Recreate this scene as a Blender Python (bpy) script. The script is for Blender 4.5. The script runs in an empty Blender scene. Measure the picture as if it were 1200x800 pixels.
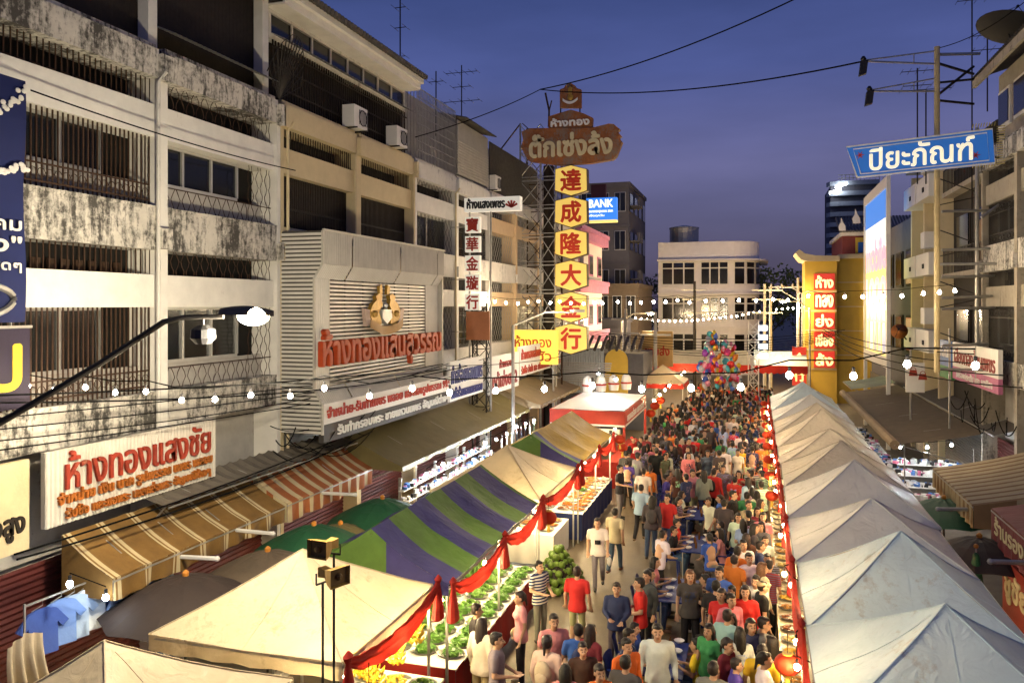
import bpy, math, random
from mathutils import Vector, Matrix, noise
random.seed(7)
PI = math.pi; R = math.radians
sc = bpy.context.scene; COL = sc.collection

# ------------------------------------------------------------------ camera
F = 930.0; HOR = 358.0; CAMH = 7.0; YAW = R(17.04)
CT, ST = math.cos(YAW), math.sin(YAW)
cam = bpy.data.cameras.new('camera'); cam_o = bpy.data.objects.new('camera', cam); COL.objects.link(cam_o)
cam.sensor_width = 36; cam.lens = F / 1200 * 36; cam.shift_y = -(400 - HOR) / 1200
cam.clip_start = .1; cam.clip_end = 4000
cam_o.location = (0, 0, CAMH); cam_o.rotation_euler = (PI / 2, 0, YAW); sc.camera = cam_o

# ------------------------------------------------------------------ dusk sky
w = bpy.data.worlds.new('World'); sc.world = w; w.use_nodes = True
nt = w.node_tree; bg = nt.nodes['Background']
sky = nt.nodes.new('ShaderNodeTexSky'); sky.sky_type = 'NISHITA'; sky.sun_disc = False
sky.sun_elevation = R(1.0); sky.sun_rotation = R(150); sky.ozone_density = 5; sky.dust_density = .5
tc = nt.nodes.new('ShaderNodeTexCoord'); sep = nt.nodes.new('ShaderNodeSeparateXYZ')
nt.links.new(tc.outputs['Generated'], sep.inputs[0])
ramp = nt.nodes.new('ShaderNodeValToRGB'); cr = ramp.color_ramp
stops = [(0.0, (.048, .040, .074)), (.07, (.070, .060, .115)), (.17, (.088, .083, .172)), (.28, (.052, .063, .176)), (.40, (.028, .040, .125)), (1.0, (.020, .032, .105))]
cr.elements[0].position = 0; cr.elements[0].color = (*stops[0][1], 1)
cr.elements[1].position = 1; cr.elements[1].color = (*stops[-1][1], 1)
for p, c in stops[1:-1]:
    e = cr.elements.new(p); e.color = (*c, 1)
nt.links.new(sep.outputs[2], ramp.inputs[0])
cn = nt.nodes.new('ShaderNodeTexNoise'); cn.inputs['Scale'].default_value = 2.2; cn.inputs['Detail'].default_value = 5
cmap = nt.nodes.new('ShaderNodeMapping'); cmap.inputs['Scale'].default_value = (1, 1, 4)
nt.links.new(tc.outputs['Generated'], cmap.inputs[0]); nt.links.new(cmap.outputs[0], cn.inputs['Vector'])
cr2 = nt.nodes.new('ShaderNodeMapRange'); cr2.inputs[1].default_value = .35; cr2.inputs[2].default_value = .75
cr2.inputs[3].default_value = .82; cr2.inputs[4].default_value = 1.36
nt.links.new(cn.outputs[0], cr2.inputs[0])
vm = nt.nodes.new('ShaderNodeVectorMath'); vm.operation = 'SCALE'
nt.links.new(ramp.outputs[0], vm.inputs[0]); nt.links.new(cr2.outputs[0], vm.inputs['Scale'])
sk = nt.nodes.new('ShaderNodeVectorMath'); sk.operation = 'SCALE'; sk.inputs['Scale'].default_value = .03
nt.links.new(sky.outputs[0], sk.inputs[0])
ad = nt.nodes.new('ShaderNodeVectorMath'); ad.operation = 'ADD'
nt.links.new(vm.outputs[0], ad.inputs[0]); nt.links.new(sk.outputs[0], ad.inputs[1])
nt.links.new(ad.outputs[0], bg.inputs[0]); bg.inputs[1].default_value = 1.1
# faint last glow of the set sun
sl = bpy.data.lights.new('sun', 'SUN'); sl.energy = .06; sl.angle = R(20); sl.color = (.8, .85, 1)
so = bpy.data.objects.new('sun', sl); COL.objects.link(so); so.rotation_euler = (R(50), 0, R(-30)); so.location = (0, -5, 40)
sc.view_settings.view_transform = 'Standard'; sc.view_settings.look = 'None'
sc.view_settings.exposure = .3; sc.view_settings.gamma = 1
cy = sc.cycles if hasattr(sc, 'cycles') else None
if cy:
    cy.use_denoising = True; cy.max_bounces = 5; cy.diffuse_bounces = 3; cy.glossy_bounces = 2
    cy.transmission_bounces = 3; cy.transparent_max_bounces = 6; cy.caustics_reflective = False; cy.caustics_refractive = False
    cy.sample_clamp_indirect = 4; cy.use_light_tree = True

# ------------------------------------------------------------------ pixel to world
def ray(u, v):
    x = (u - 600) / F; z = -(v - HOR) / F
    return Vector((x * CT - ST, x * ST + CT, z))
def at_h(u, v, h):
    d = ray(u, v); return Vector((0, 0, CAMH)) + d * ((h - CAMH) / d.z)
def at_x(u, v, X):
    d = ray(u, v); return Vector((0, 0, CAMH)) + d * (X / d.x)
def at_y(u, v, Y):
    d = ray(u, v); return Vector((0, 0, CAMH)) + d * (Y / d.y)
def at_z(u, v, z):
    return Vector((0, 0, CAMH)) + ray(u, v) * z

# ------------------------------------------------------------------ materials
MATS = {}
def srgb(r, g, b):
    f = lambda c: (c / 255 / 12.92) if c / 255 <= .04045 else ((c / 255 + .055) / 1.055) ** 2.4
    return (f(r), f(g), f(b))
def pm(name, col, rough=.75, metal=0, var=.18, vs=2.5, bump=.15, bs=25, stain=0, scol=(.03, .028, .025), ss=1.3, streak=.3, coord='pos', spec=.35, sub=0, trans=0, dist=0, bd=.03):
    if name in MATS: return MATS[name]
    m = bpy.data.materials.new(name); m.use_nodes = True; n = m.node_tree; L = n.links.new
    b = n.nodes['Principled BSDF']; b.inputs['Roughness'].default_value = rough; b.inputs['Metallic'].default_value = metal
    b.inputs['Specular IOR Level'].default_value = spec
    if coord == 'pos':
        g = n.nodes.new('ShaderNodeNewGeometry'); P = g.outputs['Position']
    else:
        g = n.nodes.new('ShaderNodeTexCoord'); P = g.outputs['Object']
    if col is None:
        oi = n.nodes.new('ShaderNodeObjectInfo'); C = oi.outputs['Color']
    else:
        rg = n.nodes.new('ShaderNodeRGB'); rg.outputs[0].default_value = (*col, 1); C = rg.outputs[0]
    t = n.nodes.new('ShaderNodeTexNoise'); t.inputs['Scale'].default_value = vs; t.inputs['Detail'].default_value = 6; t.inputs['Roughness'].default_value = .65
    L(P, t.inputs['Vector'])
    mr = n.nodes.new('ShaderNodeMapRange'); mr.inputs[1].default_value = .25; mr.inputs[2].default_value = .75
    mr.inputs[3].default_value = 1 - var; mr.inputs[4].default_value = 1 + var * .6
    L(t.outputs[0], mr.inputs[0])
    sc_ = n.nodes.new('ShaderNodeVectorMath'); sc_.operation = 'SCALE'; L(C, sc_.inputs[0]); L(mr.outputs[0], sc_.inputs['Scale'])
    out = sc_.outputs[0]
    if stain > 0:
        mp = n.nodes.new('ShaderNodeMapping'); mp.inputs['Scale'].default_value = (1, 1, streak); L(P, mp.inputs[0])
        mp2 = n.nodes.new('ShaderNodeMapping'); mp2.inputs['Scale'].default_value = (1, 1, streak * .3); L(P, mp2.inputs[0])
        def nz(vec, s_, d_, w_):
            q = n.nodes.new('ShaderNodeTexNoise'); q.inputs['Scale'].default_value = s_; q.inputs['Detail'].default_value = d_; q.inputs['Roughness'].default_value = .7; L(vec, q.inputs['Vector'])
            k = n.nodes.new('ShaderNodeMath'); k.operation = 'MULTIPLY'; k.inputs[1].default_value = w_; L(q.outputs[0], k.inputs[0]); return k.outputs[0]
        s1, s2, s3 = nz(mp.outputs[0], ss, 10, .42), nz(mp2.outputs[0], ss * 7, 5, .30), nz(P, ss * 9, 8, .28)
        a1 = n.nodes.new('ShaderNodeMath'); L(s1, a1.inputs[0]); L(s2, a1.inputs[1]); a2 = n.nodes.new('ShaderNodeMath'); L(a1.outputs[0], a2.inputs[0]); L(s3, a2.inputs[1])
        m2 = n.nodes.new('ShaderNodeMapRange'); lo = .615 - .15 * stain; m2.inputs[1].default_value = lo; m2.inputs[2].default_value = lo + .085; m2.inputs[4].default_value = min(.9, .45 + .5 * stain)
        L(a2.outputs[0], m2.inputs[0])
        mx = n.nodes.new('ShaderNodeMix'); mx.data_type = 'RGBA'; L(m2.outputs[0], mx.inputs[0]); L(out, mx.inputs[6]); mx.inputs[7].default_value = (*scol, 1)
        out = mx.outputs[2]
    L(out, b.inputs['Base Color'])
    if bump > 0:
        t4 = n.nodes.new('ShaderNodeTexNoise'); t4.inputs['Scale'].default_value = bs; t4.inputs['Detail'].default_value = 5; t4.inputs['Distortion'].default_value = dist; L(P, t4.inputs['Vector'])
        bn = n.nodes.new('ShaderNodeBump'); bn.inputs['Strength'].default_value = bump; bn.inputs['Distance'].default_value = bd
        L(t4.outputs[0], bn.inputs['Height']); L(bn.outputs[0], b.inputs['Normal'])
    if trans > 0:   # thin cloth that lets some lamp light through
        tr = n.nodes.new('ShaderNodeBsdfTranslucent'); L(out, tr.inputs[0]); ms = n.nodes.new('ShaderNodeMixShader'); ms.inputs[0].default_value = trans
        L(b.outputs[0], ms.inputs[1]); L(tr.outputs[0], ms.inputs[2]); L(ms.outputs[0], n.nodes['Material Output'].inputs[0])
    MATS[name] = m; return m
def em(name, col, strength, base=(.8, .8, .8)):
    if name in MATS: return MATS[name]
    m = bpy.data.materials.new(name); m.use_nodes = True; b = m.node_tree.nodes['Principled BSDF']
    b.inputs['Base Color'].default_value = (*base, 1); b.inputs['Emission Color'].default_value = (*col, 1); b.inputs['Emission Strength'].default_value = strength
    b.inputs['Roughness'].default_value = .4
    MATS[name] = m; return m
WHITE = pm('old_white_plaster', (.62, .60, .55), .85, stain=.5, var=.12, ss=.9)
BEAM = pm('painted_beam', (.74, .72, .66), .8, stain=.2, var=.12, ss=.8)
STAIN = pm('mouldy_plaster', (.62, .59, .52), .9, stain=1.0, scol=(.014, .013, .012), ss=1.1, streak=.55, var=.25, bump=.4)
CREAM = pm('cream_plaster', (.62, .52, .32), .8, stain=.25, var=.1)
GREYP = pm('grey_plaster', (.42, .40, .36), .85, stain=.4, var=.2)
DARK = pm('dark_room', (.006, .005, .004), .9, var=.3, bump=0)  # shade of unlit rooms put into the colour of the backing sheets
RUST = pm('rusty_iron', (.06, .032, .018), .7, metal=.3, var=.4, vs=9)
IRON = pm('black_iron', (.035, .032, .03), .6, metal=.5, var=.3)
STEEL = pm('galvanised_steel', (.42, .41, .38), .45, metal=.7, var=.25, vs=6)
WOODD = pm('dark_wood', (.017, .011, .007), .75, var=.5, vs=7, stain=.3)
WOOD = pm('brown_wood', (.16, .085, .035), .7, var=.3)
CLAD = pm('cladding_sheet', (.50, .48, .42), .45, metal=.25, var=.15, stain=.15)
CLADL = pm('cladding_slat', (.62, .60, .54), .45, metal=.15, var=.1)
CLADD = pm('cladding_gap', (.07, .065, .055), .7)
GLASS = pm('dark_window_glass', (.008, .009, .010), .12, var=.3, bump=0, spec=.6)
ALU = pm('aluminium_frame', (.50, .50, .48), .4, metal=.6, var=.1)
ASPH = pm('asphalt', (.115, .088, .052), .5, var=.35, vs=1.2, bump=.35, bs=60, stain=.35, scol=(.025, .022, .018), ss=.7, streak=1)
PAVE = pm('pavement', (.16, .145, .12), .8, var=.3, stain=.4)
ROOF = pm('roof_sheet', (.09, .08, .07), .8, var=.3)
REDP = pm('red_paint', (.42, .035, .018), .55, var=.2)
ORNG = pm('orange_letter', (.40, .055, .012), .5, var=.25, vs=6)
BLUEP = pm('blue_paint', (.03, .14, .42), .45, var=.15)
WHITEP = pm('white_paint', (.76, .74, .68), .5, var=.08)
BLACKP = pm('black_paint', (.02, .02, .022), .5, var=.2)
REDC = pm('red_cloth', (.38, .022, .012), .8, var=.25, vs=5, trans=.25)
OLIVE = pm('olive_tarp', (.17, .14, .055), .55, var=.2, vs=2, bump=.5, bs=4)
TENTW = pm('cool_lit_white_tent', (.68, .81, .83), .28, var=.12, vs=1.5, bump=.6, bs=3.2, stain=.5, scol=(.42, .40, .34), ss=.8, trans=.2, dist=1.6, bd=.07, spec=.6)  # white cloth; aqua tint in the colour stands in for cool light
TENTC = pm('cream_tent', (.64, .53, .35), .5, var=.14, vs=1.5, bump=.5, bs=3, stain=.5, scol=(.36, .27, .16), ss=.8, trans=.28, dist=1.8, bd=.06)
TGREEN = pm('green_tent', (.075, .14, .03), .62, var=.25, bump=.6, bs=3.5, trans=.16, dist=1.2, bd=.03, stain=.25, spec=.2)
TBLUE = pm('blue_tent', (.04, .038, .13), .62, var=.25, bump=.6, bs=3.5, trans=.16, dist=1.2, bd=.03, stain=.25, spec=.2)
TOLIV = pm('yellow_olive_tent', (.30, .20, .035), .62, var=.25, bump=.6, bs=3.5, trans=.16, dist=1.2, bd=.03, stain=.25, spec=.2)
YAWN = pm('ochre_awning', (.20, .11, .028), .8, var=.3, stain=.3, scol=(.06, .035, .015))
YSTR = pm('cream_stripe', (.52, .43, .25), .8, var=.2, stain=.2)
OAWN = pm('orange_awning', (.32, .10, .03), .8, var=.3, stain=.25)
BRNT = pm('brown_tarp', (.11, .085, .055), .75, var=.25, vs=3, stain=.2)
UMBD = pm('dark_umbrella', (.035, .024, .020), .7, var=.25, bump=.3, bs=8)
UMBB = pm('brown_umbrella', (.10, .075, .05), .75, var=.3)
UMBG = pm('green_umbrella', (.015, .085, .035), .6, var=.25)
PLBLUE = pm('blue_plastic', (.012, .03, .17), .4, var=.1, bump=0)
CABLE = pm('black_cable', (.006, .006, .006), .9, bump=0, spec=.05)
BULB = em('lit_bulb', (1.0, .72, .36), 760)
BULBW = em('lit_white_bulb', (.85, .93, 1.0), 620)
BULBC = em('lit_clothes_bulb', (.85, .93, 1.0), 70)
BULBL = em('lit_stall_bulb', (1.0, .76, .40), 1500)
BULBS = em('lit_string_bulb', (1.0, .82, .58), 260)
BULB2 = em('lit_tower_bulb', (1.0, .78, .50), 600)
BULBF = em('lit_far_bulb', (1.0, .74, .46), 1300)
LAMPE = em('street_lamp_glow', (1.0, .80, .45), 90)
LEDS = em('led_tube', (.82, .92, 1.0), 26)

# ------------------------------------------------------------------ meshes and objects
class MB:
    def __init__(s): s.v = []; s.f = []; s.m = []
    def add(s, vs, fs, mi=0):
        o = len(s.v); s.v += [tuple(p) for p in vs]; s.f += [tuple(i + o for i in f) for f in fs]; s.m += [mi] * len(fs); return s
    def box(s, x0, x1, y0, y1, z0, z1, mi=0):
        if x0 > x1: x0, x1 = x1, x0
        if y0 > y1: y0, y1 = y1, y0
        if z0 > z1: z0, z1 = z1, z0
        return s.add([(x0, y0, z0), (x1, y0, z0), (x1, y1, z0), (x0, y1, z0), (x0, y0, z1), (x1, y0, z1), (x1, y1, z1), (x0, y1, z1)],
                     [(0, 3, 2, 1), (4, 5, 6, 7), (0, 1, 5, 4), (1, 2, 6, 5), (2, 3, 7, 6), (3, 0, 4, 7)], mi)
    def obox(s, O, A, B, C, mi=0):   # corner O, edge vectors A, B, C
        O, A, B, C = map(Vector, (O, A, B, C))
        return s.add([O, O + A, O + A + B, O + B, O + C, O + A + C, O + A + B + C, O + B + C],
                     [(0, 3, 2, 1), (4, 5, 6, 7), (0, 1, 5, 4), (1, 2, 6, 5), (2, 3, 7, 6), (3, 0, 4, 7)], mi)
    def quad(s, *p, mi=0): return s.add(p, [tuple(range(len(p)))], mi)
    def bar(s, a, b, r, mi=0, n=4): return s.tube([a, b], r, mi, n)
    def tube(s, pts, r, mi=0, n=6, r1=None):
        pts = [Vector(p) for p in pts]; k = len(pts); vs = []
        for i, p in enumerate(pts):
            d = (pts[min(i + 1, k - 1)] - pts[max(i - 1, 0)])
            if d.length < 1e-9: d = Vector((0, 0, 1))
            d.normalize(); up = Vector((0, 0, 1)) if abs(d.z) < .9 else Vector((1, 0, 0))
            a = d.cross(up).normalized(); b = a.cross(d)
            rr = r if r1 is None else r + (r1 - r) * i / max(k - 1, 1)
            for j in range(n):
                t = 2 * PI * (j + .5) / n; vs.append(p + a * (math.cos(t) * rr) + b * (math.sin(t) * rr))
        fs = [(i * n + j, i * n + (j + 1) % n, (i + 1) * n + (j + 1) % n, (i + 1) * n + j) for i in range(k - 1) for j in range(n)]
        fs += [tuple(range(n))[::-1], tuple((k - 1) * n + j for j in range(n))]
        return s.add(vs, fs, mi)
    def lathe(s, prof, c=(0, 0, 0), n=12, mi=0, sx=1, sy=1):   # prof: list of (radius, z)
        c = Vector(c); vs = []
        for r, z in prof:
            for j in range(n):
                t = 2 * PI * j / n; vs.append(c + Vector((math.cos(t) * r * sx, math.sin(t) * r * sy, z)))
        k = len(prof)
        fs = [(i * n + j, i * n + (j + 1) % n, (i + 1) * n + (j + 1) % n, (i + 1) * n + j) for i in range(k - 1) for j in range(n)]
        if prof[0][0] > 1e-6: fs.append(tuple(range(n))[::-1])
        if prof[-1][0] > 1e-6: fs.append(tuple((k - 1) * n + j for j in range(n)))
        return s.add(vs, fs, mi)
    def ball(s, c, r, n=8, mi=0, sz=1, sx=1, sy=1):
        k = max(4, n // 2 + 1)
        return s.lathe([(max(1e-4, math.sin(PI * i / k) * r), -math.cos(PI * i / k) * r * sz) for i in range(k + 1)], c, n, mi, sx, sy)
    def prism(s, poly, O, A, B, N, depth, mi=0):   # 2-D polygon in plane (O; A, B), pushed along N
        O, A, B, N = map(Vector, (O, A, B, N)); k = len(poly)
        vs = [O + A * x + B * y for x, y in poly] + [O + A * x + B * y + N * depth for x, y in poly]
        fs = [tuple(range(k))[::-1], tuple(range(k, 2 * k))] + [(i, (i + 1) % k, k + (i + 1) % k, k + i) for i in range(k)]
        return s.add(vs, fs, mi)
    def grid(s, fn, nu, nv, mi=0, mfn=None, thick=0):
        vs = [fn(i / nu, j / nv) for j in range(nv + 1) for i in range(nu + 1)]; o = len(s.v)
        s.v += [tuple(p) for p in vs]
        for j in range(nv):
            for i in range(nu):
                a = j * (nu + 1) + i; s.f.append((o + a, o + a + 1, o + a + nu + 2, o + a + nu + 1)); s.m.append(mfn((i + .5) / nu, (j + .5) / nv) if mfn else mi)
        if thick:
            o2 = len(s.v); s.v += [(p[0], p[1], p[2] - thick) for p in vs]
            for j in range(nv):
                for i in range(nu):
                    a = j * (nu + 1) + i; s.f.append((o2 + a, o2 + a + nu + 1, o2 + a + nu + 2, o2 + a + 1)); s.m.append(mfn((i + .5) / nu, (j + .5) / nv) if mfn else mi)
        return s
    def hips(s, fn, n, mi=0):   # square roof split along its hips
        vs = [fn(i / n, j / n) for j in range(n + 1) for i in range(n + 1)]; fs = []
        for j in range(n):
            for i in range(n):
                a = j * (n + 1) + i; b, c, d = a + 1, a + n + 2, a + n + 1
                fs += [(a, b, c), (a, c, d)] if (i + .5 - n / 2) * (j + .5 - n / 2) > 0 else [(a, b, d), (b, c, d)]
        return s.add(vs, fs, mi)
    def text(s, txt, O, A, B, N, wid, hei, depth=.03, bold=0.0, mi=0):
        me = text_mesh(txt); xs = [v[0] for v in me[0]]; ys = [v[1] for v in me[0]]
        x0, x1, y0, y1 = min(xs), max(xs), min(ys), max(ys); O, A, B, N = map(Vector, (O, A, B, N))
        kx, ky = wid / (x1 - x0), hei / (y1 - y0)
        offs = [(0, 0)] if bold <= 0 else [(0, 0), (bold, 0), (-bold, 0), (0, bold), (0, -bold), (bold * .6, bold * .6), (-bold * .6, -bold * .6), (bold * .6, -bold * .6), (-bold * .6, bold * .6)]
        for q, (ox, oy) in enumerate(offs):
            s.add([O + A * ((v[0] - x0) * kx + ox) + B * ((v[1] - y0) * ky + oy) + N * (depth * (.5 + v[2] * .5) * (1 - .02 * q)) for v in me[0]], me[1], mi)
        return s
    def build(s, name, mats, parent=None, smooth=False):
        me = bpy.data.meshes.new(name); off = Vector(WLOC.get(parent.name, (0, 0, 0))) if parent else Vector((0, 0, 0))
        me.from_pydata([(a - off.x, b - off.y, c - off.z) for a, b, c in s.v], [], s.f)
        if not isinstance(mats, (list, tuple)): mats = [mats]
        for m in mats: me.materials.append(m)
        if len(mats) > 1: me.polygons.foreach_set('material_index', s.m)
        if smooth: me.polygons.foreach_set('use_smooth', [True] * len(me.polygons))
        me.update()
        o = bpy.data.objects.new(name, me); COL.objects.link(o)
        if parent: o.parent = parent; WLOC[o.name] = tuple(off)
        return o
WLOC = {}; TXT = {}
def text_mesh(txt):
    if txt in TXT: return TXT[txt]
    c = bpy.data.curves.new('lettering', 'FONT'); c.body = txt; c.size = 1; c.extrude = 1; c.resolution_u = 3
    o = bpy.data.objects.new('lettering', c); COL.objects.link(o)
    dg = bpy.context.evaluated_depsgraph_get(); me = bpy.data.meshes.new_from_object(o.evaluated_get(dg))
    TXT[txt] = ([tuple(v.co) for v in me.vertices], [tuple(p.vertices) for p in me.polygons])
    bpy.data.objects.remove(o); bpy.data.curves.remove(c); bpy.data.meshes.remove(me)
    return TXT[txt]
def tag(o, label, cat, group=None):
    o['label'] = label; o['category'] = cat
    if group: o['group'] = group
    return o
def thing(name, label, cat, loc=(0, 0, 0), group=None):
    o = bpy.data.objects.new(name, None); COL.objects.link(o); o.location = loc; o.empty_display_size = .2
    WLOC[o.name] = tuple(loc); return tag(o, label, cat, group)
def struct(name, mb, mats):
    o = mb.build(name, mats); o['kind'] = 'structure'; return o
def copy_tree(o, parent=None):
    c = o.copy(); COL.objects.link(c); c.parent = parent
    for ch in KIDS.get(o.name, o.children): copy_tree(ch, c)
    return c
KIDS = {}
def lamp(name, loc, energy, col=(1, .72, .38), rad=.12, parent=None, kind='POINT', rot=None, spot=None):
    l = bpy.data.lights.new(name, kind); l.energy = energy; l.color = col
    if kind == 'AREA': l.shape = 'DISK'; l.size = rad * 2
    else: l.shadow_soft_size = rad
    if spot: l.spot_size = R(spot); l.spot_blend = .6
    o = bpy.data.objects.new(name, l); COL.objects.link(o)
    if parent:
        off = Vector(WLOC.get(parent.name, (0, 0, 0))); o.parent = parent; o.location = Vector(loc) - off
    else: o.location = loc
    if rot: o.rotation_euler = rot
    return o
def sag(a, b, d, n=14):
    a, b = Vector(a), Vector(b); return [a.lerp(b, i / n) - Vector((0, 0, d * 4 * (i / n) * (1 - i / n))) for i in range(n + 1)]
X3, Y3, Z3 = Vector((1, 0, 0)), Vector((0, 1, 0)), Vector((0, 0, 1))
# ------------------------------------------------------------------ ground
g = MB(); g.quad((-900, -300, 0), (900, -300, 0), (900, 1500, 0), (-900, 1500, 0)); struct('ground', g, ASPH)
for nm, x0, x1 in (('pavement_left', -11.3, -8.6), ('pavement_right', 4.6, 7.4)):
    m = MB(); m.box(x0, x1, 0, 64, 0, .13); struct(nm, m, PAVE)
    k = MB(); e = -8.6 if x0 < 0 else 4.45
    for i in range(32): k.box(e, e + .15, i * 2 + .006, i * 2 + 1.994, 0, .14)
    struct('kerb_left' if x0 < 0 else 'kerb_right', k, GREYP)

# ------------------------------------------------------------------ facade kit
XL, XR = -11.2, 7.3
def wave_grille(mb, xf, y0, y1, z0, z1, pitch=.16, amp=.055, r=.009, mi=0):
    n = max(2, int((y1 - y0) / pitch)); k = max(4, int((z1 - z0) / .09))
    for i in range(n + 1):
        yy = y0 + (y1 - y0) * i / n; ph = PI * (i % 2)
        mb.tube([(xf, min(y1, max(y0, yy + amp * math.sin(ph + 2 * PI * (z0 + (z1 - z0) * j / k) / .42))), z0 + (z1 - z0) * j / k) for j in range(k + 1)], r, mi, 3)
def bars(mb, xf, y0, y1, z0, z1, pitch=.13, r=.011, rails=(), mi=0):
    n = max(2, int((y1 - y0) / pitch))
    for i in range(n + 1):
        yy = y0 + (y1 - y0) * i / n; mb.box(xf - r, xf + r, yy - r, yy + r, z0, z1, mi)
    for q in rails: mb.box(xf - r * 1.3, xf + r * 1.6, y0, y1, q - r * 1.2, q + r * 1.2, mi)
def rings(mb, xf, y0, y1, zc, rad=.09, r=.008, mi=0):
    n = max(1, int((y1 - y0) / (rad * 2.15)))
    for i in range(n):
        yc = y0 + (i + .5) * (y1 - y0) / n
        mb.tube([(xf, yc + rad * math.cos(t * PI / 6), zc + rad * math.sin(t * PI / 6)) for t in range(13)], r, mi, 3)
def window(T, X0, s, y0, y1, z0, z1, panes, gstyle, wy1=None, gmat=RUST, z_low=None, shutmat=None):
    xo = lambda d: X0 + s * d
    b = MB(); b.box(xo(-.62), xo(-.56), y0, y1, z0, z1)
    W = b.build('window', [shutmat or DARK], T)
    wy1 = wy1 or y1 - .05; zl = z_low if z_low else z0 + .05
    if panes:
        f = MB(); n = panes; wy0 = y0 + .06
        f.box(xo(-.36), xo(-.28), wy0, wy1, zl, zl + .06); f.box(xo(-.36), xo(-.28), wy0, wy1, z1 - .06, z1)
        for i in range(n + 1):
            yy = wy0 + (wy1 - wy0) * i / n; f.box(xo(-.357), xo(-.277), yy - .03, yy + .03, zl + .06, z1 - .06)
        f.build('frame', ALU, W)
        for i in range(n):
            ya = wy0 + (wy1 - wy0) * i / n + .03; yb = wy0 + (wy1 - wy0) * (i + 1) / n - .03
            tl = random.uniform(-.012, .012)
            p = MB(); p.quad((xo(-.33 + tl), ya, zl + .06), (xo(-.33 - tl), yb, zl + .06), (xo(-.33 - tl), yb, z1 - .06), (xo(-.33 + tl), ya, z1 - .06)); p.build('pane', GLASS, W)
        if zl > z0 + .1:
            q = MB(); q.box(xo(-.40), xo(-.30), y0, y1, z0, zl - .003); q.build('sill_panel', GREYP, W)
    if panes and int(y0 * 7 + z0 * 3) % 3 == 0:
        cu = MB(); ca, cb = y0 + .3, y0 + .3 + (y1 - y0) * .4; cu.grid(lambda u, v: (xo(-.45 + .025 * math.sin(u * 40)), ca + (cb - ca) * u, zl + .08 + (z1 - .1 - zl - .08) * v), 30, 1); cu.build('curtain', pm('old_curtain', (.22, .21, .17), .9), W)
    gm = MB()
    if gstyle == 'bars':
        bars(gm, xo(-.03), y0 + .03, y1 - .03, z0, z1, .105, .011, (z0 + .42, z0 + .12)); rings(gm, xo(-.03), y0 + .04, y1 - .04, z0 + .27, .075)
    elif gstyle == 'wave': wave_grille(gm, xo(-.03), y0 + .04, y1 - .04, z0 + .02, z1 - .02)
    elif gstyle == 'mixed':
        wave_grille(gm, xo(-.03), wy1 + .05, y1 - .03, z0, z1 - .02); wave_grille(gm, xo(-.03), y0 + .04, wy1, z0 + .01, z0 + .42)
        gm.box(xo(-.04), xo(-.02), y0, y1, z0 + .42, z0 + .44)
    elif gstyle == 'slats': bars(gm, xo(-.2), y0 + .03, y1 - .03, z0, z1, .085, .022, (z0 + .4 * (z1 - z0),))
    elif gstyle == 'combo':
        bars(gm, xo(-.03), y0 + .03, y1 - .03, z0, z1, .115, .010, (z0 + .35, z1 - .35)); rings(gm, xo(-.03), y0 + .04, y1 - .04, z0 + .2, .085); rings(gm, xo(-.03), y0 + .04, y1 - .04, z1 - .2, .085)
    if gm.v: gm.build('grille', gmat, W)
    return W
LV = [(4.63, 5.33, 6.97, 7.6, 8.08), (8.08, 8.92, 10.27, 10.9, 11.4)]
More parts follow.
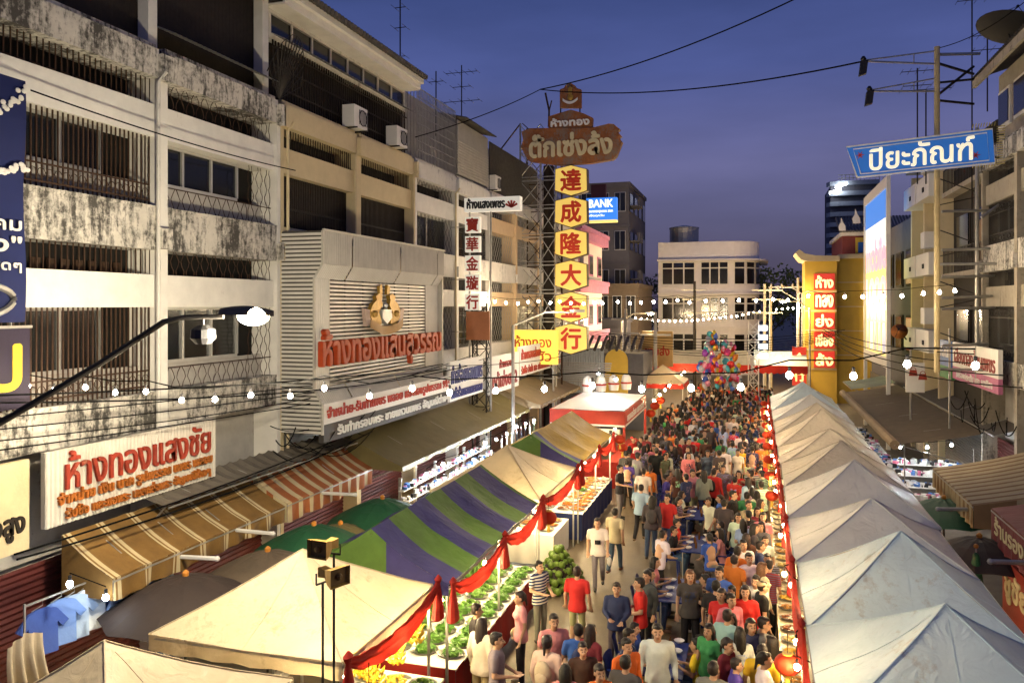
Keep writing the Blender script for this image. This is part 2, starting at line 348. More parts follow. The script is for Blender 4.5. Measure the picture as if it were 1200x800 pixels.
def shophouse(name, label, X0, s, ys, wall, parap, beam, gst, panes, top=12.05, base=4.63, gm=RUST, wfrac=1, pil_top=None, zl=0, shut=None, pilm=None, depth=9):
    T = thing(name, label, 'building', (X0, (ys[0] + ys[-1]) / 2, 0)); xo = lambda d: X0 + s * d
    c = MB(); c.box(xo(-.66), xo(-depth), ys[0] + .01, ys[-1] - .01, 0, top - .1); c.build('rear_block', wall, T)
    for i, y in enumerate(ys):
        p = MB(); wd = .13; a, b2 = (y, y + wd) if i == 0 else ((y - wd, y) if i == len(ys) - 1 else (y - wd, y + wd))
        p.box(xo(-.64), xo(.16), a, b2, 0, pil_top or top - .35); p.build('pillar', pilm or beam, T)
        if 0 < i or True:
            q = MB(); q.box(xo(.16), xo(.30), a - .03, b2 + .03, 11.35, 11.85); q.box(xo(.16), xo(.27), a - .02, b2 + .02, 8.1, 8.5); q.build('bracket', parap, T)
    for i in range(len(ys) - 1):
        y0, y1 = ys[i] + .13, ys[i + 1] - .13
        for (pz0, pz1, wz1, bz1, vz1) in LV:
            o = MB()
            def pf(u, v, y0=y0, y1=y1, pz0=pz0, pz1=pz1):
                return (xo(.14 + .012 * noise.noise((u * 6, v * 2 + pz0, 3))), y0 + (y1 - y0) * u, pz0 + (pz1 - pz0) * v)
            o.grid(pf, 14, 4); o.box(xo(-.64), xo(.12), y0, y1, pz0, pz1); o.box(xo(.12), xo(.15), y0, y1, pz1 - .05, pz1 + .006); o.build('parapet', parap, T)
            window(T, X0, s, y0, y1, pz1, wz1, panes[i] if isinstance(panes, (list, tuple)) else panes, gst[i % len(gst)], y0 + (y1 - y0) * wfrac - .05 if wfrac < 1 else None, gm, pz1 + zl if zl else None, shut)
            o = MB(); o.box(xo(-.64), xo(.06), y0, y1, wz1, bz1); o.build('beam', beam, T)
            o = MB(); o.box(xo(-.62), xo(-.56), y0, y1, bz1, vz1); V = o.build('vent', DARK, T)
            o = MB()
            if gst[i % len(gst)] in ('bars', 'slats', 'combo'):
                bars(o, xo(-.04), y0, y1, bz1, vz1, .12, .009)
                for kk in range(int((y1 - y0) / .3)): o.box(xo(-.5), xo(-.46), y0 + kk * .3, y0 + kk * .3 + .16, bz1, bz1 + .22)
            else: wave_grille(o, xo(-.03), y0 + .04, y1 - .04, bz1, vz1, .15, .05)
            o.build('grille', gm, V)
        o = MB(); o.box(xo(-.64), xo(.18), y0, y1, 11.4, 11.95); o.box(xo(-.64), xo(.10), y0, y1, 11.953, top); o.build('parapet', parap, T)
        # ground floor: dark wall above, roller shutter below
        o = MB(); o.box(xo(-.62), xo(-.5), y0, y1, 2.7, base); o.build('fascia_wall', GREYP, T)
        o = MB()
        for kk in range(26): o.obox((xo(-.3), y0, kk * .104), (s * .035, 0, .052), (0, y1 - y0, 0), (-s * .035, 0, .052))
        o.build('roller_shutter', pm('maroon_shutter', (.09, .018, .016), .5, var=.3), T)
    return T
A = shophouse('shophouse', 'mould-stained white shophouse block with rusty window grilles beside the blue banner', XL, 1, [8.8, 12.8, 16.8], WHITE, STAIN, BEAM, ('bars', 'mixed'), [3, 3], wfrac=.76, zl=.5)
B = shophouse('shophouse', 'cream shophouse block with brown shutters behind the metal-clad shop sign', XL, 1, [16.82, 20.8, 24.8], CREAM, CREAM, CREAM, ('slats', 'slats'), 0, gm=WOODD, shut=WOODD)
C_ = shophouse('shophouse', 'white shophouse block with peeling parapet behind the five small red character panels', XL, 1, [24.82, 28.8, 32.8], WHITE, WHITE, BEAM, ('wave', 'combo'), 2, gm=IRON)
PEACH = pm('peach_beam', (.62, .46, .28), .8, stain=.1, var=.1)
D_ = shophouse('shophouse', 'grey shophouse block with peach beams behind the sign scaffold', XL, 1, [32.82, 36.8, 40.8, 44.8, 49.8], GREYP, WHITE, PEACH, ('wave', 'combo'), 0, gm=STEEL)

# ---- top storeys on the left
def corrug(mb, O, A, B, n, amp, N, mi=0, sub=1):   # sheet O + A*u + B*v with n ribs across A
    O, A, B, N = map(Vector, (O, A, B, N)); k = n * 4
    mb.grid(lambda u, v: O + A * u + B * v + N * (amp * (1 if int(u * k + .5) % 4 in (1, 2) else -1)), k, sub, mi)
# A: dark timber screens
o = MB()
for i in range(30): o.box(XL - .42 + .02 * (i % 2), XL - .36, 8.85 + i * .13, 8.85 + i * .13 + .126, 12.05, 14.4)
o.build('timber_screen', WOODD, A)
o = MB()
for i in range(28): o.box(XL - .42 + .02 * (i % 2), XL - .36, 12.95 + i * .13, 12.95 + i * .13 + .126, 12.05, 14.4)
o.build('timber_screen', WOODD, A)
for y in (12.8, 16.55):
    o = MB(); o.box(XL - .35, XL - .1, y - .1, y + .14, 12.055, 15); o.build('roof_post', BEAM, A)
o = MB(); o.box(XL - 8, XL + .3, 8.8, 16.8, 14.42, 14.55); o.build('roof', ROOF, A)
o = MB(); corrug(o, (XL + .3, 12.95, 12.35), (0, 3.6, 0), (-.6, 0, .25), 24, .012, Z3); o.build('rain_ledge', STEEL, A)
# B: clerestory, fascia and tiled eave
o = MB(); o.box(XL - .55, XL - .45, 16.85, 24.75, 12.1, 14.9); o.build('attic_wall', CREAM, B)
o = MB()
for i in range(64):
    y = 16.95 + i * .122; o.box(XL - .18, XL - .15, y, y + .03, 12.1, 13.55)
for z in (12.4, 12.9, 13.35): o.box(XL - .145, XL - .125, 16.9, 24.75, z, z + .04)
o.build('balcony_grille', WOODD, B)
o = MB(); o.box(XL - .40, XL - .37, 16.95, 24.7, 12.1, 13.55); o.build('timber_screen', WOODD, B)
for i in range(8):
    y = 16.95 + i * .975; o = MB(); o.box(XL - .30, XL - .26, y + .05, y + .93, 13.75, 14.2); o.build('clerestory_pane', GLASS, B)
o = MB(); o.box(XL - .44, XL - .2, 16.85, 24.75, 13.57, 13.72); o.box(XL - .44, XL - .2, 16.85, 24.75, 14.22, 14.3)
for i in range(9): o.box(XL - .32, XL - .22, 16.9 + i * .975, 16.98 + i * .975, 13.72, 14.22)
o.build('clerestory_frame', WHITE, B)
o = MB(); o.box(XL - .2, XL + .32, 16.75, 24.85, 14.3, 14.36); o.box(XL + .26, XL + .34, 16.75, 24.85, 14.36, 14.62); o.box(XL + .34, XL + .46, 16.75, 24.85, 14.5, 14.66); o.build('fascia', BEAM, B)
for i in range(46):
    y = 16.72 + i * .178; o = MB() if i == 0 else o
    o.tube([(XL + .62, y, 14.68), (XL - 5, y, 16.6)], .085, 0, 6)
o.build('eave_tiles', ROOF, B)
o = MB(); corrug(o, (XL + .25, 16.9, 13.5), (0, 7.8, 0), (-.42, 0, .2), 44, .012, Z3); o.build('rain_ledge', STEEL, B)
o = MB()     # fan of spikes between the two roofs
for i in range(15):
    a = R(18 + i * 10); o.bar((XL + .15, 16.75, 12.0), (XL + .15 + .5 * abs(math.sin(a)), 16.75 + .5 * math.cos(a) * 1.5, 12.0 + 1.5 * math.sin(a)), .013)
for rr in (.6, 1.0): o.tube([(XL + .15 + .5 * rr * abs(math.sin(R(t))), 16.75 + .75 * rr * math.cos(R(t)), 12 + 1.5 * rr * math.sin(R(t))) for t in range(18, 163, 12)], .012, 0, 4)
o.build('spike_fan', IRON, B)
# C: lattice cage, screened box, netting
def lattice_box(T, y0, y1, z0, z1, xf, mat, pitch=.14, name='balcony_cage', dz=.28):
    o = MB()
    n = int((y1 - y0) / pitch)
    for i in range(n + 1):
        y = y0 + (y1 - y0) * i / n; o.box(xf - .012, xf + .012, y - .012, y + .012, z0, z1)
    k = int((z1 - z0) / dz)
    for i in range(k + 1): o.box(xf - .016, xf + .016, y0, y1, z0 + (z1 - z0) * i / k - .012, z0 + (z1 - z0) * i / k + .012)
    for i in range(6):
        x = xf - (xf - (XL - .5)) * i / 5; o.box(x - .01, x + .01, y0 - .01, y0 + .01, z0, z1)
    o.build(name, mat, T)
lattice_box(C_, 25.1, 28.7, 12.06, 14.5, XL + .1, STEEL, .13)
o = MB(); corrug(o, (XL + .5, 28.9, 14.3), (0, 3.8, 0), (-2.6, 0, .6), 24, .02, Z3); o.build('roof_sheet', ROOF, C_)
o = MB()
for i in range(42): o.box(XL + .05, XL + .09, 29.0 + i * .088, 29.0 + i * .088 + .05, 12.15, 14.25)
for i in range(12): o.box(XL + .09, XL + .11, 29.0, 32.7, 12.2 + i * .11, 12.24 + i * .11)
o.build('louvre_screen', CLAD, C_)
o = MB(); o.box(XL - .9, XL - .7, 24.9, 32.7, 12.06, 14.6); o.build('attic_wall', GREYP, C_)
o = MB(); o.box(XL + .02, XL + .06, 33, 41, 12.06, 14.2); o.build('netting', pm('dark_netting', (.05, .045, .035), .9, var=.5, vs=6), D_)
o = MB(); o.box(XL - 1.4, XL - 1.2, 33, 49.8, 12.06, 14.6); o.build('attic_wall', GREYP, D_)
lattice_box(D_, 41.2, 49.6, 12.06, 14.0, XL + .05, IRON, .3)
# pipes on the pillars
for y in (12.62, 17.05, 20.5, 24.55, 28.5):
    o = MB(); o.tube([(XL + .21, y, 3.5), (XL + .21, y, 11.3), (XL + .36, y + .05, 11.5)], .04, 0, 6); tag(o.build('drain_pipe', WHITE if y < 13 else CREAM), {12.62: 'white drain pipe down the pillar between the two rusty-grilled bays', 17.05: 'cream drain pipe beside the mouldy white block', 20.5: 'cream drain pipe on the pillar between brown shutters', 24.55: 'cream drain pipe at the edge of the peeling white block', 28.5: 'cream drain pipe beside the five red character panels'}[y], 'pipe')

# air conditioners
def aircon(y, z, label, x=XL + .05):
    T = thing('air_conditioner', label, 'air conditioner', (x, y, z), 'air conditioners on the parapets')
    o = MB(); o.box(x - .1, x + .28, y - .4, y + .4, z, z + .62); o.build('casing', WHITEP, T)
    o = MB(); o.tube([(x + .282, y + .12 + .22 * math.cos(t * PI / 8), z + .31 + .22 * math.sin(t * PI / 8)) for t in range(17)], .018, 0, 4)
    for q in range(7): o.box(x + .283, x + .295, y - .1 + q * .075, y - .09 + q * .075, z + .1, z + .52)
    o.build('fan_guard', BLACKP, T)
    o = MB()
    for q in (-.3, .3): o.box(x - .1, x + .33, y + q - .02, y + q + .02, z - .04, z - .003)
    o.build('bracket', IRON, T)
aircon(20.6, 12.1, 'white air conditioner beside the dark balcony grille on the cream block')
aircon(23.4, 12.1, 'white air conditioner on the cream parapet just before the steel cage')
aircon(33.4, 12.1, 'white air conditioner beside the dark netting on the roof edge')

# ---- pink house, grey houses beyond
PINK = pm('pink_plaster', (.55, .22, .36), .8, stain=.1)
T = thing('corner_house', 'narrow white house with pink bands behind the hexagonal character panels', 'building', (XL, 55, 0))
o = MB(); o.box(XL - 9, XL, 50, 60, 0, 12.3); o.build('wall', WHITEP, T)
for z in (4.4, 7.9, 11.4):
    o = MB(); o.box(XL, XL + .5, 49.9, 60.05, z, z + .75); o.box(XL + .5, XL + .6, 49.9, 60.05, z + .55, z + .85); o.build('pink_band', PINK, T)
for z in (5.6, 9.1):
    for y in (51.5, 54.8, 58):
        o = MB(); o.box(XL, XL + .06, y, y + 1.5, z, z + 1.5); W = o.build('window', PINK, T)
        o = MB(); o.box(XL + .06, XL + .08, y + .15, y + 1.35, z + .12, z + 1.38); o.build('pane', GLASS, W)
def block(name, label, x0, x1, y0, y1, h, wall, rows, cols, wm=GLASS, side=None, roof=True, lit=()):
    T = thing(name, label, 'building', ((x0 + x1) / 2, y0, 0))
    o = MB(); o.box(x0, x1, y0, y1, 0, h); o.build('wall', wall, T)
    fh = h / rows
    for r_ in range(rows):
        for c_ in range(cols):
            cw = (x1 - x0) / cols; a = x0 + cw * (c_ + .2); b = x0 + cw * (c_ + .8); z0 = fh * r_ + fh * .35; z1 = fh * r_ + fh * .82
            f = MB(); f.box(a - .06, b + .06, y0 - .06, y0, z0 - .08, z1 + .06); W = f.build('window', ALU, T)
            p = MB(); mid = (a + b) / 2
            p.box(a, mid - .03, y0 - .09, y0 - .06, z0, z1); p.box(mid + .03, b, y0 - .09, y0 - .06, z0, z1); p.build('pane', wm, W)
        o = MB(); o.box(x0 - .1, x1 + .1, y0 - .12, y0, fh * (r_ + 1) - .22, fh * (r_ + 1)); o.build('ledge', wall, T)
        if side is not None:
            for c_ in range(4):
                a = y0 + (y1 - y0) * (c_ + .2) / 4; b = y0 + (y1 - y0) * (c_ + .8) / 4; xx = x1 if side > 0 else x0
                f = MB(); f.box(xx, xx + side * .06, a, b, fh * r_ + fh * .35, fh * r_ + fh * .82); f.build('window', wm, T)
    if roof:
        o = MB(); o.box(x0 - .15, x1 + .15, y0 - .15, y1, h, h + .35); o.build('parapet', wall, T)
    return T
GREYB = pm('blue_grey_wall', (.10, .10, .12), .9, stain=.2)
T = block('office_building', 'dark grey four-storey building with small balconies behind the blue bank sign', -16.5, -11.6, 76, 88, 18.5, GREYB, 5, 3, side=1)
for z in (9.5, 13.2, 16.6):
    o = MB(); o.box(-12.2, -10.7, 77, 79.5, z, z + .12); o.box(-10.8, -10.7, 77, 79.5, z + .12, z + .9); o.build('balcony', GREYB, T)
block('low_building', 'low dark house with sheet roof left of the white curved building', -13.5, -9.9, 70, 80, 8.6, pm('brown_wall', (.13, .10, .07), .9, stain=.3), 2, 3)
block('low_building', 'dark single-storey row under the grey roof beyond the arched shopfront', -13.2, -10.2, 62.5, 68, 5.6, GREYB, 1, 2)

# ---- white building at the end of the street
WB = pm('pinkish_white_wall', (.80, .77, .74), .85, stain=.06, var=.08)
T = thing('corner_building', 'three-storey white building with rounded corner closing the street', 'building', (-5, 84, 0))
y0 = 83.0; xa, xb = -9.6, -2.6; rad = 3.0
def outline(e, n=8):
    pts = [(xa, y0 - e)] + [(xb + (rad + e) * math.sin(R(90) * i / n), y0 + rad - (rad + e) * math.cos(R(90) * i / n)) for i in range(n + 1)] + [(xb + rad + e, y0 + 12), (xa, y0 + 12)]
    return pts
o = MB(); o.prism(outline(0), (0, 0, 0), X3, Y3, Z3, 12.6); o.build('wall', WB, T)
for z, e, t in ((12.6, 0.0, .9), (11.55, .9, .16), (8.15, .7, .16), (4.75, .35, .2), (8.9, .12, .12), (5.3, .12, .12)):
    o = MB(); o.prism(outline(e), (0, 0, z), X3, Y3, Z3, t); o.build('ledge' if z < 12 else 'parapet', WB, T)
for fl, z in enumerate((1.9, 5.6, 9.2)):
    for (a, b, n) in ((-9.2, -5.9, 3), (-5.3, -2.6, 3)):
        f = MB(); f.box(a - .08, b + .08, y0 - .1, y0, z - .1, z + 2.25); W = f.build('window', WHITEP, T)
        for i in range(n):
            u0 = a + (b - a) * i / n + .07; u1 = a + (b - a) * (i + 1) / n - .07
            p = MB(); p.box(u0, u1, y0 - .13, y0 - .1, z, z + 1.55); p.build('pane', GLASS, W)
            p = MB(); p.box(u0, u1, y0 - .13, y0 - .1, z + 1.67, z + 2.17); p.build('transom_pane', GLASS, W)
    f = MB(); W = None
    for i in range(3):
        a0, a1 = R(12 + i * 24), R(12 + i * 24 + 18); P = lambda a, r_: (xb + r_ * math.sin(a), y0 + rad - r_ * math.cos(a))
        f = MB(); p0, p1 = P(a0 - R(2), rad + .05), P(a1 + R(2), rad + .05); f.add([(*p0, z - .1), (*p1, z - .1), (*p1, z + 2.25), (*p0, z + 2.25)], [(0, 1, 2, 3)]); W = f.build('window', WHITEP, T)
        p0, p1 = P(a0, rad + .09), P(a1, rad + .09)
        for q0, q1 in ((z, z + 1.55), (z + 1.67, z + 2.17)):
            f = MB(); f.add([(*p0, q0), (*p1, q0), (*p1, q1), (*p0, q1)], [(0, 1, 2, 3)]); f.build('pane', GLASS, W)
o = MB(); o.lathe([(1.55, 0), (1.55, 1.9), (1.62, 1.95), (1.6, 2.05), (.2, 2.3)], (-7.4, 88, 13.4), 20); tag(o.build('water_tank', STEEL), 'round steel water tank on the roof of the white curved building', 'water tank')
o = MB()
for i in range(24):
    a = R(90) * i / 24; q = (xb + (rad + .62) * math.sin(a), y0 + rad - (rad + .62) * math.cos(a)); o.bar((*q, 5.5), (*q, 6.35), .02)
    q2 = (-6 + (3.4 * i / 24), y0 - .62); o.bar((*q2, 5.5), (*q2, 6.35), .02)
o.tube([(-6, y0 - .62, 6.36)] + [(xb + (rad + .62) * math.sin(R(90) * i / 10), y0 + rad - (rad + .62) * math.cos(R(90) * i / 10), 6.36) for i in range(11)], .04, 0, 5)
o.build('balcony_railing', WHITEP, T)

# ---- far high-rise with roof floodlights
T = thing('high_rise', 'distant blue-grey high-rise with lit floodlights on its roof', 'building', (32, 250, 0))
HR = pm('high_rise_wall', (.34, .38, .44), .9); x0, x1 = at_y(969, 300, 250).x, at_y(1030, 300, 250).x
o = MB(); o.box(x0 + 1, x1, 250, 270, 0, 42); o.build('wall', GREYB, T)
for i in range(14):
    o = MB(); z = 3 + i * 3; o.prism([(x0, 252), (x0 + .8, 249.6), (x0 + 3, 248.6), (x1, 248.6), (x1, 252)], (0, 0, z), X3, Y3, Z3, 1.25); o.build('balcony', HR, T)
o = MB()
for i in range(12): o.bar((x0 + 4 + i, 249, 42), (x0 + 4 + i, 249, 45), .12)
for z in (43, 44, 45): o.bar((x0 + 3, 249, z), (x1, 249, z), .12)
o.build('roof_rail', STEEL, T)
for px in ((979, 226), (986, 219)):
    p = at_y(px[0], px[1], 247); o = MB(); o.obox(p - Vector((1.6, 0, .3)), (3.2, 0, .9), (0, .5, 0), (0, 0, .7)); o.build('floodlight', em('flood_white', (.9, .95, 1), 14), T)

# ---- trees beyond
def tree(x, y, h, r, label):
    T = thing('tree', label, 'tree', (x, y, 0), 'dark trees at the end of the street')
    o = MB(); o.tube([(x, y, 0), (x + .2, y, h * .3), (x, y + .2, h * .6)], .3, 0, 8, .14)
    for i in range(6):
        a = i * 1.05; o.tube([(x, y, h * (.35 + .04 * i)), (x + r * .6 * math.cos(a), y + r * .6 * math.sin(a), h * (.6 + .04 * i))], .1, 0, 5, .03)
    o.build('trunk', WOODD, T)
    rnd = random.Random(int(x * 10 + y)); o = MB(); cl = []
    for i in range(26):
        a, b, q = rnd.uniform(0, 2 * PI), rnd.uniform(-.7, 1), rnd.random() ** .5
        cl.append((x + r * q * math.cos(a) * math.sqrt(max(.1, 1 - b * b)), y + r * q * math.sin(a), h * .68 + b * h * .28, r * rnd.uniform(.22, .4)))
    for (cx, cy_, cz, cr_) in cl:
        for k in range(70):
            d = Vector((rnd.gauss(0, 1), rnd.gauss(0, 1), rnd.gauss(0, 1))).normalized() * cr_ * rnd.random() ** .4
            p = Vector((cx, cy_, cz)) + d; n1 = Vector((rnd.uniform(-1, 1), rnd.uniform(-1, 1), rnd.uniform(-1, 1))).normalized() * .22; n2 = n1.cross(Vector((rnd.uniform(-1, 1), rnd.uniform(-1, 1), .3))).normalized() * .12
            o.add([p - n1, p + n2, p + n1, p - n2], [(0, 1, 2, 3)])
    o.build('crown', pm('dark_leaves', (.045, .07, .03), .7, var=.5, vs=3, bump=0), T)
tree(1.5, 92, 11, 4.2, 'dark broad tree rising right of the white curved building')
tree(6.0, 100, 9.5, 4.5, 'dark low tree behind the yellow gold shop pylon')
tree(-13, 98, 10, 4, 'dark tree left of the white curved building behind low roofs')
# ------------------------------------------------------------------ right-hand buildings
RG = pm('tan_grey_plaster', (.36, .32, .25), .88, stain=.55, var=.2)
RW = shophouse('shophouse', 'weathered tan shophouse with stained parapets behind the blue slanted sign', XR, -1, [22.0, 26.0, 29.6], RG, STAIN, RG, ('wave', 'combo'), 3, gm=IRON, zl=.4)
o = MB(); o.box(XR + .35, XR + .5, 22, 29.6, 12.05, 14.5); o.build('attic_wall', RG, RW)
for y in (22.6, 24.6, 26.6, 28.2):
    o = MB(); o.box(XR + .28, XR + .35, y, y + 1.2, 12.7, 13.9); W = o.build('window', BEAM, RW); o = MB(); o.box(XR + .25, XR + .28, y + .1, y + 1.1, 12.8, 13.8); o.build('pane', GLASS, W)
o = MB(); corrug(o, (XR - .45, 21.9, 14.5), (0, 7.9, 0), (4, 0, 1.2), 40, .03, Z3); o.build('roof', ROOF, RW)
o = MB(); o.box(XR - .4, XR - .3, 21.9, 29.7, 14.2, 14.46); o.build('fascia', RG, RW)
RD = thing('shophouse', 'dark set-back house with sheet roof between tan and cream blocks', 'building', (9, 33, 0))
o = MB(); o.box(7.8, 16, 29.7, 36.5, 0, 12.5); o.build('wall', pm('shaded_recess_wall', (.035, .03, .025), .9, stain=.4), RD)  # near-black wall colour stands in for the shade of the recess
o = MB(); corrug(o, (7.6, 29.7, 13.1), (0, 6.8, 0), (6, 0, 1.8), 34, .03, Z3); o.build('roof', ROOF, RD)
for z in (4.5, 8.1, 11.4):
    o = MB(); o.box(7.35, 7.8, 29.75, 36.45, z, z + .18); o.build('floor_slab', RG, RD)
    o = MB(); bars(o, 7.4, 29.8, 36.4, z + .18, z + 1.1, .22, .014, (z + 1.1,)); o.build('balcony_railing', IRON, RD)
for z in (5.2, 8.8):
    for y in (30.6, 33.6):
        o = MB(); o.box(7.72, 7.8, y, y + 2, z, z + 1.8); W = o.build('window', WOODD, RD); o = MB(); o.box(7.68, 7.72, y + .12, y + 1.88, z + .1, z + 1.7); o.build('pane', GLASS, W)
o = MB(); o.box(7.5, 7.56, 29.9, 31.6, 8.3, 10.0); o.build('brown_panel', WOOD, RD)
RC = thing('shophouse', 'cream block with white boxed balconies beside the tall billboard', 'building', (XR, 40, 0))
o = MB(); o.box(XR + .7, XR + 9, 36.6, 43, 0, 13.4); o.build('wall', CREAM, RC)
for y in (36.7, 39.7, 42.7):
    o = MB(); o.box(XR, XR + .75, y, y + .25, 0, 13.2); o.build('pillar', CREAM, RC)
for z in (5.0, 8.3, 11.6):
    for y in (37.0, 40.0):
        o = MB(); o.box(XR - .35, XR + .7, y - .06, y + 2.72, z, z + .95); o.box(XR - .38, XR - .35, y + .9, y + 1.2, z + .3, z + .5, 1); o.build('balcony', [WHITEP, DARK], RC)
        o = MB(); o.box(XR + .62, XR + .7, y + .2, y + 2.4, z + .96, z + 2.5); W = o.build('window', WOODD, RC); o = MB(); o.box(XR + .58, XR + .62, y + .3, y + 2.3, z + 1.05, z + 2.4); o.build('pane', GLASS, W)
    o = MB(); o.box(XR - .3, XR + .1, 38.1, 38.9, z + 1.2, z + 1.9); o.build('air_unit', WHITEP, RC)
o = MB(); o.box(XR - .2, XR + 9, 36.5, 43.1, 13.4, 13.7); o.build('roof_slab', RG, RC)
o = MB(); o.box(XR + .3, XR + 9, 43.1, 59, 0, 11.5)
T = thing('shophouse', 'dark shophouse row behind the tall billboard', 'building', (XR, 51, 0)); o.build('wall', GREYB, T)
for i in range(5):
    for z in (4.6, 8.0):
        o = MB(); o.box(XR + .22, XR + .3, 43.6 + i * 3.1, 45.6 + i * 3.1, z, z + 1.9); W = o.build('window', WOODD, T); o = MB(); o.box(XR + .18, XR + .22, 43.75 + i * 3.1, 45.45 + i * 3.1, z + .12, z + 1.78); o.build('pane', GLASS, W)
# ground-floor shopfronts on the right
for i, (y0, y1) in enumerate(((29.8, 36.3), (36.9, 42.7), (43.2, 58.5))):
    o = MB()
    for kk in range(26): o.obox((XR + .16, y0, kk * .1), (-.03, 0, .05), (0, y1 - y0, 0), (.03, 0, .05))
    o.build('roller_shutter', pm('grey_shutter', (.12, .11, .10), .5, var=.3, metal=.3), (RD, RC, T)[i])

# ---- tall billboard
T = thing('billboard', 'tall lit billboard with yellow and blue printed panel in a white frame', 'billboard', (6, 45.5, 0))
xb_ = 6.0; o = MB()
o.box(xb_, xb_ + .16, 41.4, 41.7, 0, 13.2); o.box(xb_, xb_ + .16, 49.6, 49.9, 0, 13.2); o.box(xb_, xb_ + .16, 41.7, 49.6, 12.7, 13.2); o.box(xb_, xb_ + .16, 41.7, 49.6, 4.0, 4.5)
o.build('frame', WHITEP, T)
def printed(mb, x, y0, y1, z0, z1): mb.quad((x, y1, z0), (x, y0, z0), (x, y0, z1), (x, y1, z1))
YEL = em('lit_yellow_print', (1, .88, .35), .6, (.7, .55, .05)); BLU = em('lit_blue_print', (.08, .32, .95), .6, (.03, .1, .4)); WHT = em('lit_white_print', (1, .98, .85), .75)
o = MB(); printed(o, xb_ + .08, 41.7, 49.6, 4.5, 9.9); P_ = o.build('printed_panel', YEL, T)
o = MB(); printed(o, xb_ + .08, 41.7, 49.6, 9.9, 11.3); o.build('white_band', WHT, T)
o = MB(); printed(o, xb_ + .08, 41.7, 49.6, 11.3, 12.7); o.build('blue_band', BLU, T)
o = MB(); o.text('mobile', (xb_ + .07, 49.2, 8.9), -Y3, Z3, -X3, 7.0, 1.5, .02, .1); o.text('1000', (xb_ + .07, 49.2, 7.1), -Y3, Z3, -X3, 7.0, 1.3, .02, .1)
o.build('lettering', em('lit_pink_print', (1, .25, .45), .8), P_)
for i in range(5):
    o = MB(); y = 42.6 + i * 1.45; o.ball((xb_ + .05, y, 6.5), .28, 8, sx=.05); o.prism([(-.42, 0), (.42, 0), (.5, 1.0), (.28, 1.5), (-.28, 1.5), (-.5, 1.0)], (xb_ + .05, y, 4.65), Y3, Z3, -X3, .02)
    o.build('printed_figure', [em('lit_print_%d' % i, ((.2, .25, .6), (.8, .5, .4), (.3, .3, .3), (.7, .7, .75), (.5, .25, .2))[i], .6)], P_)

# ---- yellow gold shop
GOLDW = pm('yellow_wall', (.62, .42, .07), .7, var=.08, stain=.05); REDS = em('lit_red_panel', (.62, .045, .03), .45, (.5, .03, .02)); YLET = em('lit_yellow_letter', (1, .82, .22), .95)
T = thing('gold_shop', 'yellow gold shop with red lettered pylon and upswept eave', 'shop', (5, 60, 0))
o = MB(); o.box(3.35, 5.45, 59.6, 63, 0, 10.1); o.build('pylon', GOLDW, T)
o = MB(); o.box(5.5, 9.5, 60.2, 72, 0, 10.3); o.build('wall', GOLDW, T)
for z in (3.5, 5.2, 6.9, 8.6):
    o = MB(); o.box(5.5, 9.5, 60.1, 60.2, z, z + .06); o.build('wall_joint', CREAM, T)
o = MB()
for (px, a) in ((3.75, -1), (5.45, 1)): pass
o.prism([(-1.9, .62), (-1.5, .1), (-1.0, 0), (1.0, 0), (1.0, .35), (-.6, .4), (-1.25, .55), (-1.65, .85)], (4.6, 59.2, 10.1), X3, Z3, Y3, 4); o.box(5.6, 9.6, 59.9, 72, 10.3, 10.6); o.build('eave', CREAM, T)
for i, s_ in enumerate(('ห้าง', 'ทอง', 'ย่ง', 'เชียง', 'ล้ง')):
    z = 8.1 - i * 1.36; o = MB(); o.box(3.95, 5.3, 59.5, 59.6, z, z + 1.14); W = o.build('letter_panel', REDS, T)
    o = MB(); o.text(s_, (4.08, 59.5, z + .16), X3, Z3, -Y3, 1.1, .82, .05, .035); o.build('lettering', YLET, W)
    o = MB(); o.box(3.38, 5.42, 59.55, 59.6, z - .16, z - .06); o.build('moulding', CREAM, T)
for z, t in ((3.6, 'ทอง'),):
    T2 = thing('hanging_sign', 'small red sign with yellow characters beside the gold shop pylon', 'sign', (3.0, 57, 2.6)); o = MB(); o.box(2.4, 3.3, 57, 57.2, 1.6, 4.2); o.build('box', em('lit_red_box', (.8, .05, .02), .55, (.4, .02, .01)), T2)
    o = MB(); o.text('金', (2.5, 57, 3.0), X3, Z3, -Y3, .7, .8, .04, .03); o.text('行', (2.5, 57, 1.9), X3, Z3, -Y3, .7, .8, .04, .03); o.build('lettering', YLET, T2)
    o = MB(); o.bar((2.85, 57.1, 0), (2.85, 57.1, 1.6), .05); o.build('post', IRON, T2)
# Chinese-roofed house behind
T = thing('temple_house', 'house with grey tiled roof and curled white ridge ends behind the billboard', 'building', (10, 74, 0))
o = MB(); o.box(7.2, 14, 74, 84, 0, 13.0); o.build('wall', pm('brick_red_wall', (.20, .05, .045), .8, stain=.1), T)
o = MB(); o.box(7.0, 14, 73.6, 84, 13.0, 13.3); o.build('cornice', WHITEP, T)
o = MB()
for i in range(26): o.tube([(7.0 + i * .26, 73.3, 13.35), (7.0 + i * .26, 75, 13.9), (7.0 + i * .26, 77, 14.9)], .11, 0, 6)
o.build('roof_tiles', pm('grey_tiles', (.10, .10, .105), .7), T)
for xx, zz, k in ((6.9, 13.4, .55), (8.0, 14.0, .6), (9.2, 14.8, .7)):
    o = MB(); o.prism([(0, 0), (.9, 0), (.85, .7), (.5, 1.3), (.25, 2.0), (.2, 1.3), (-.15, .7)], (xx, 73.1, zz), X3 * k, Z3 * k, Y3, .3); o.build('ridge_ornament', WHITEP, T)
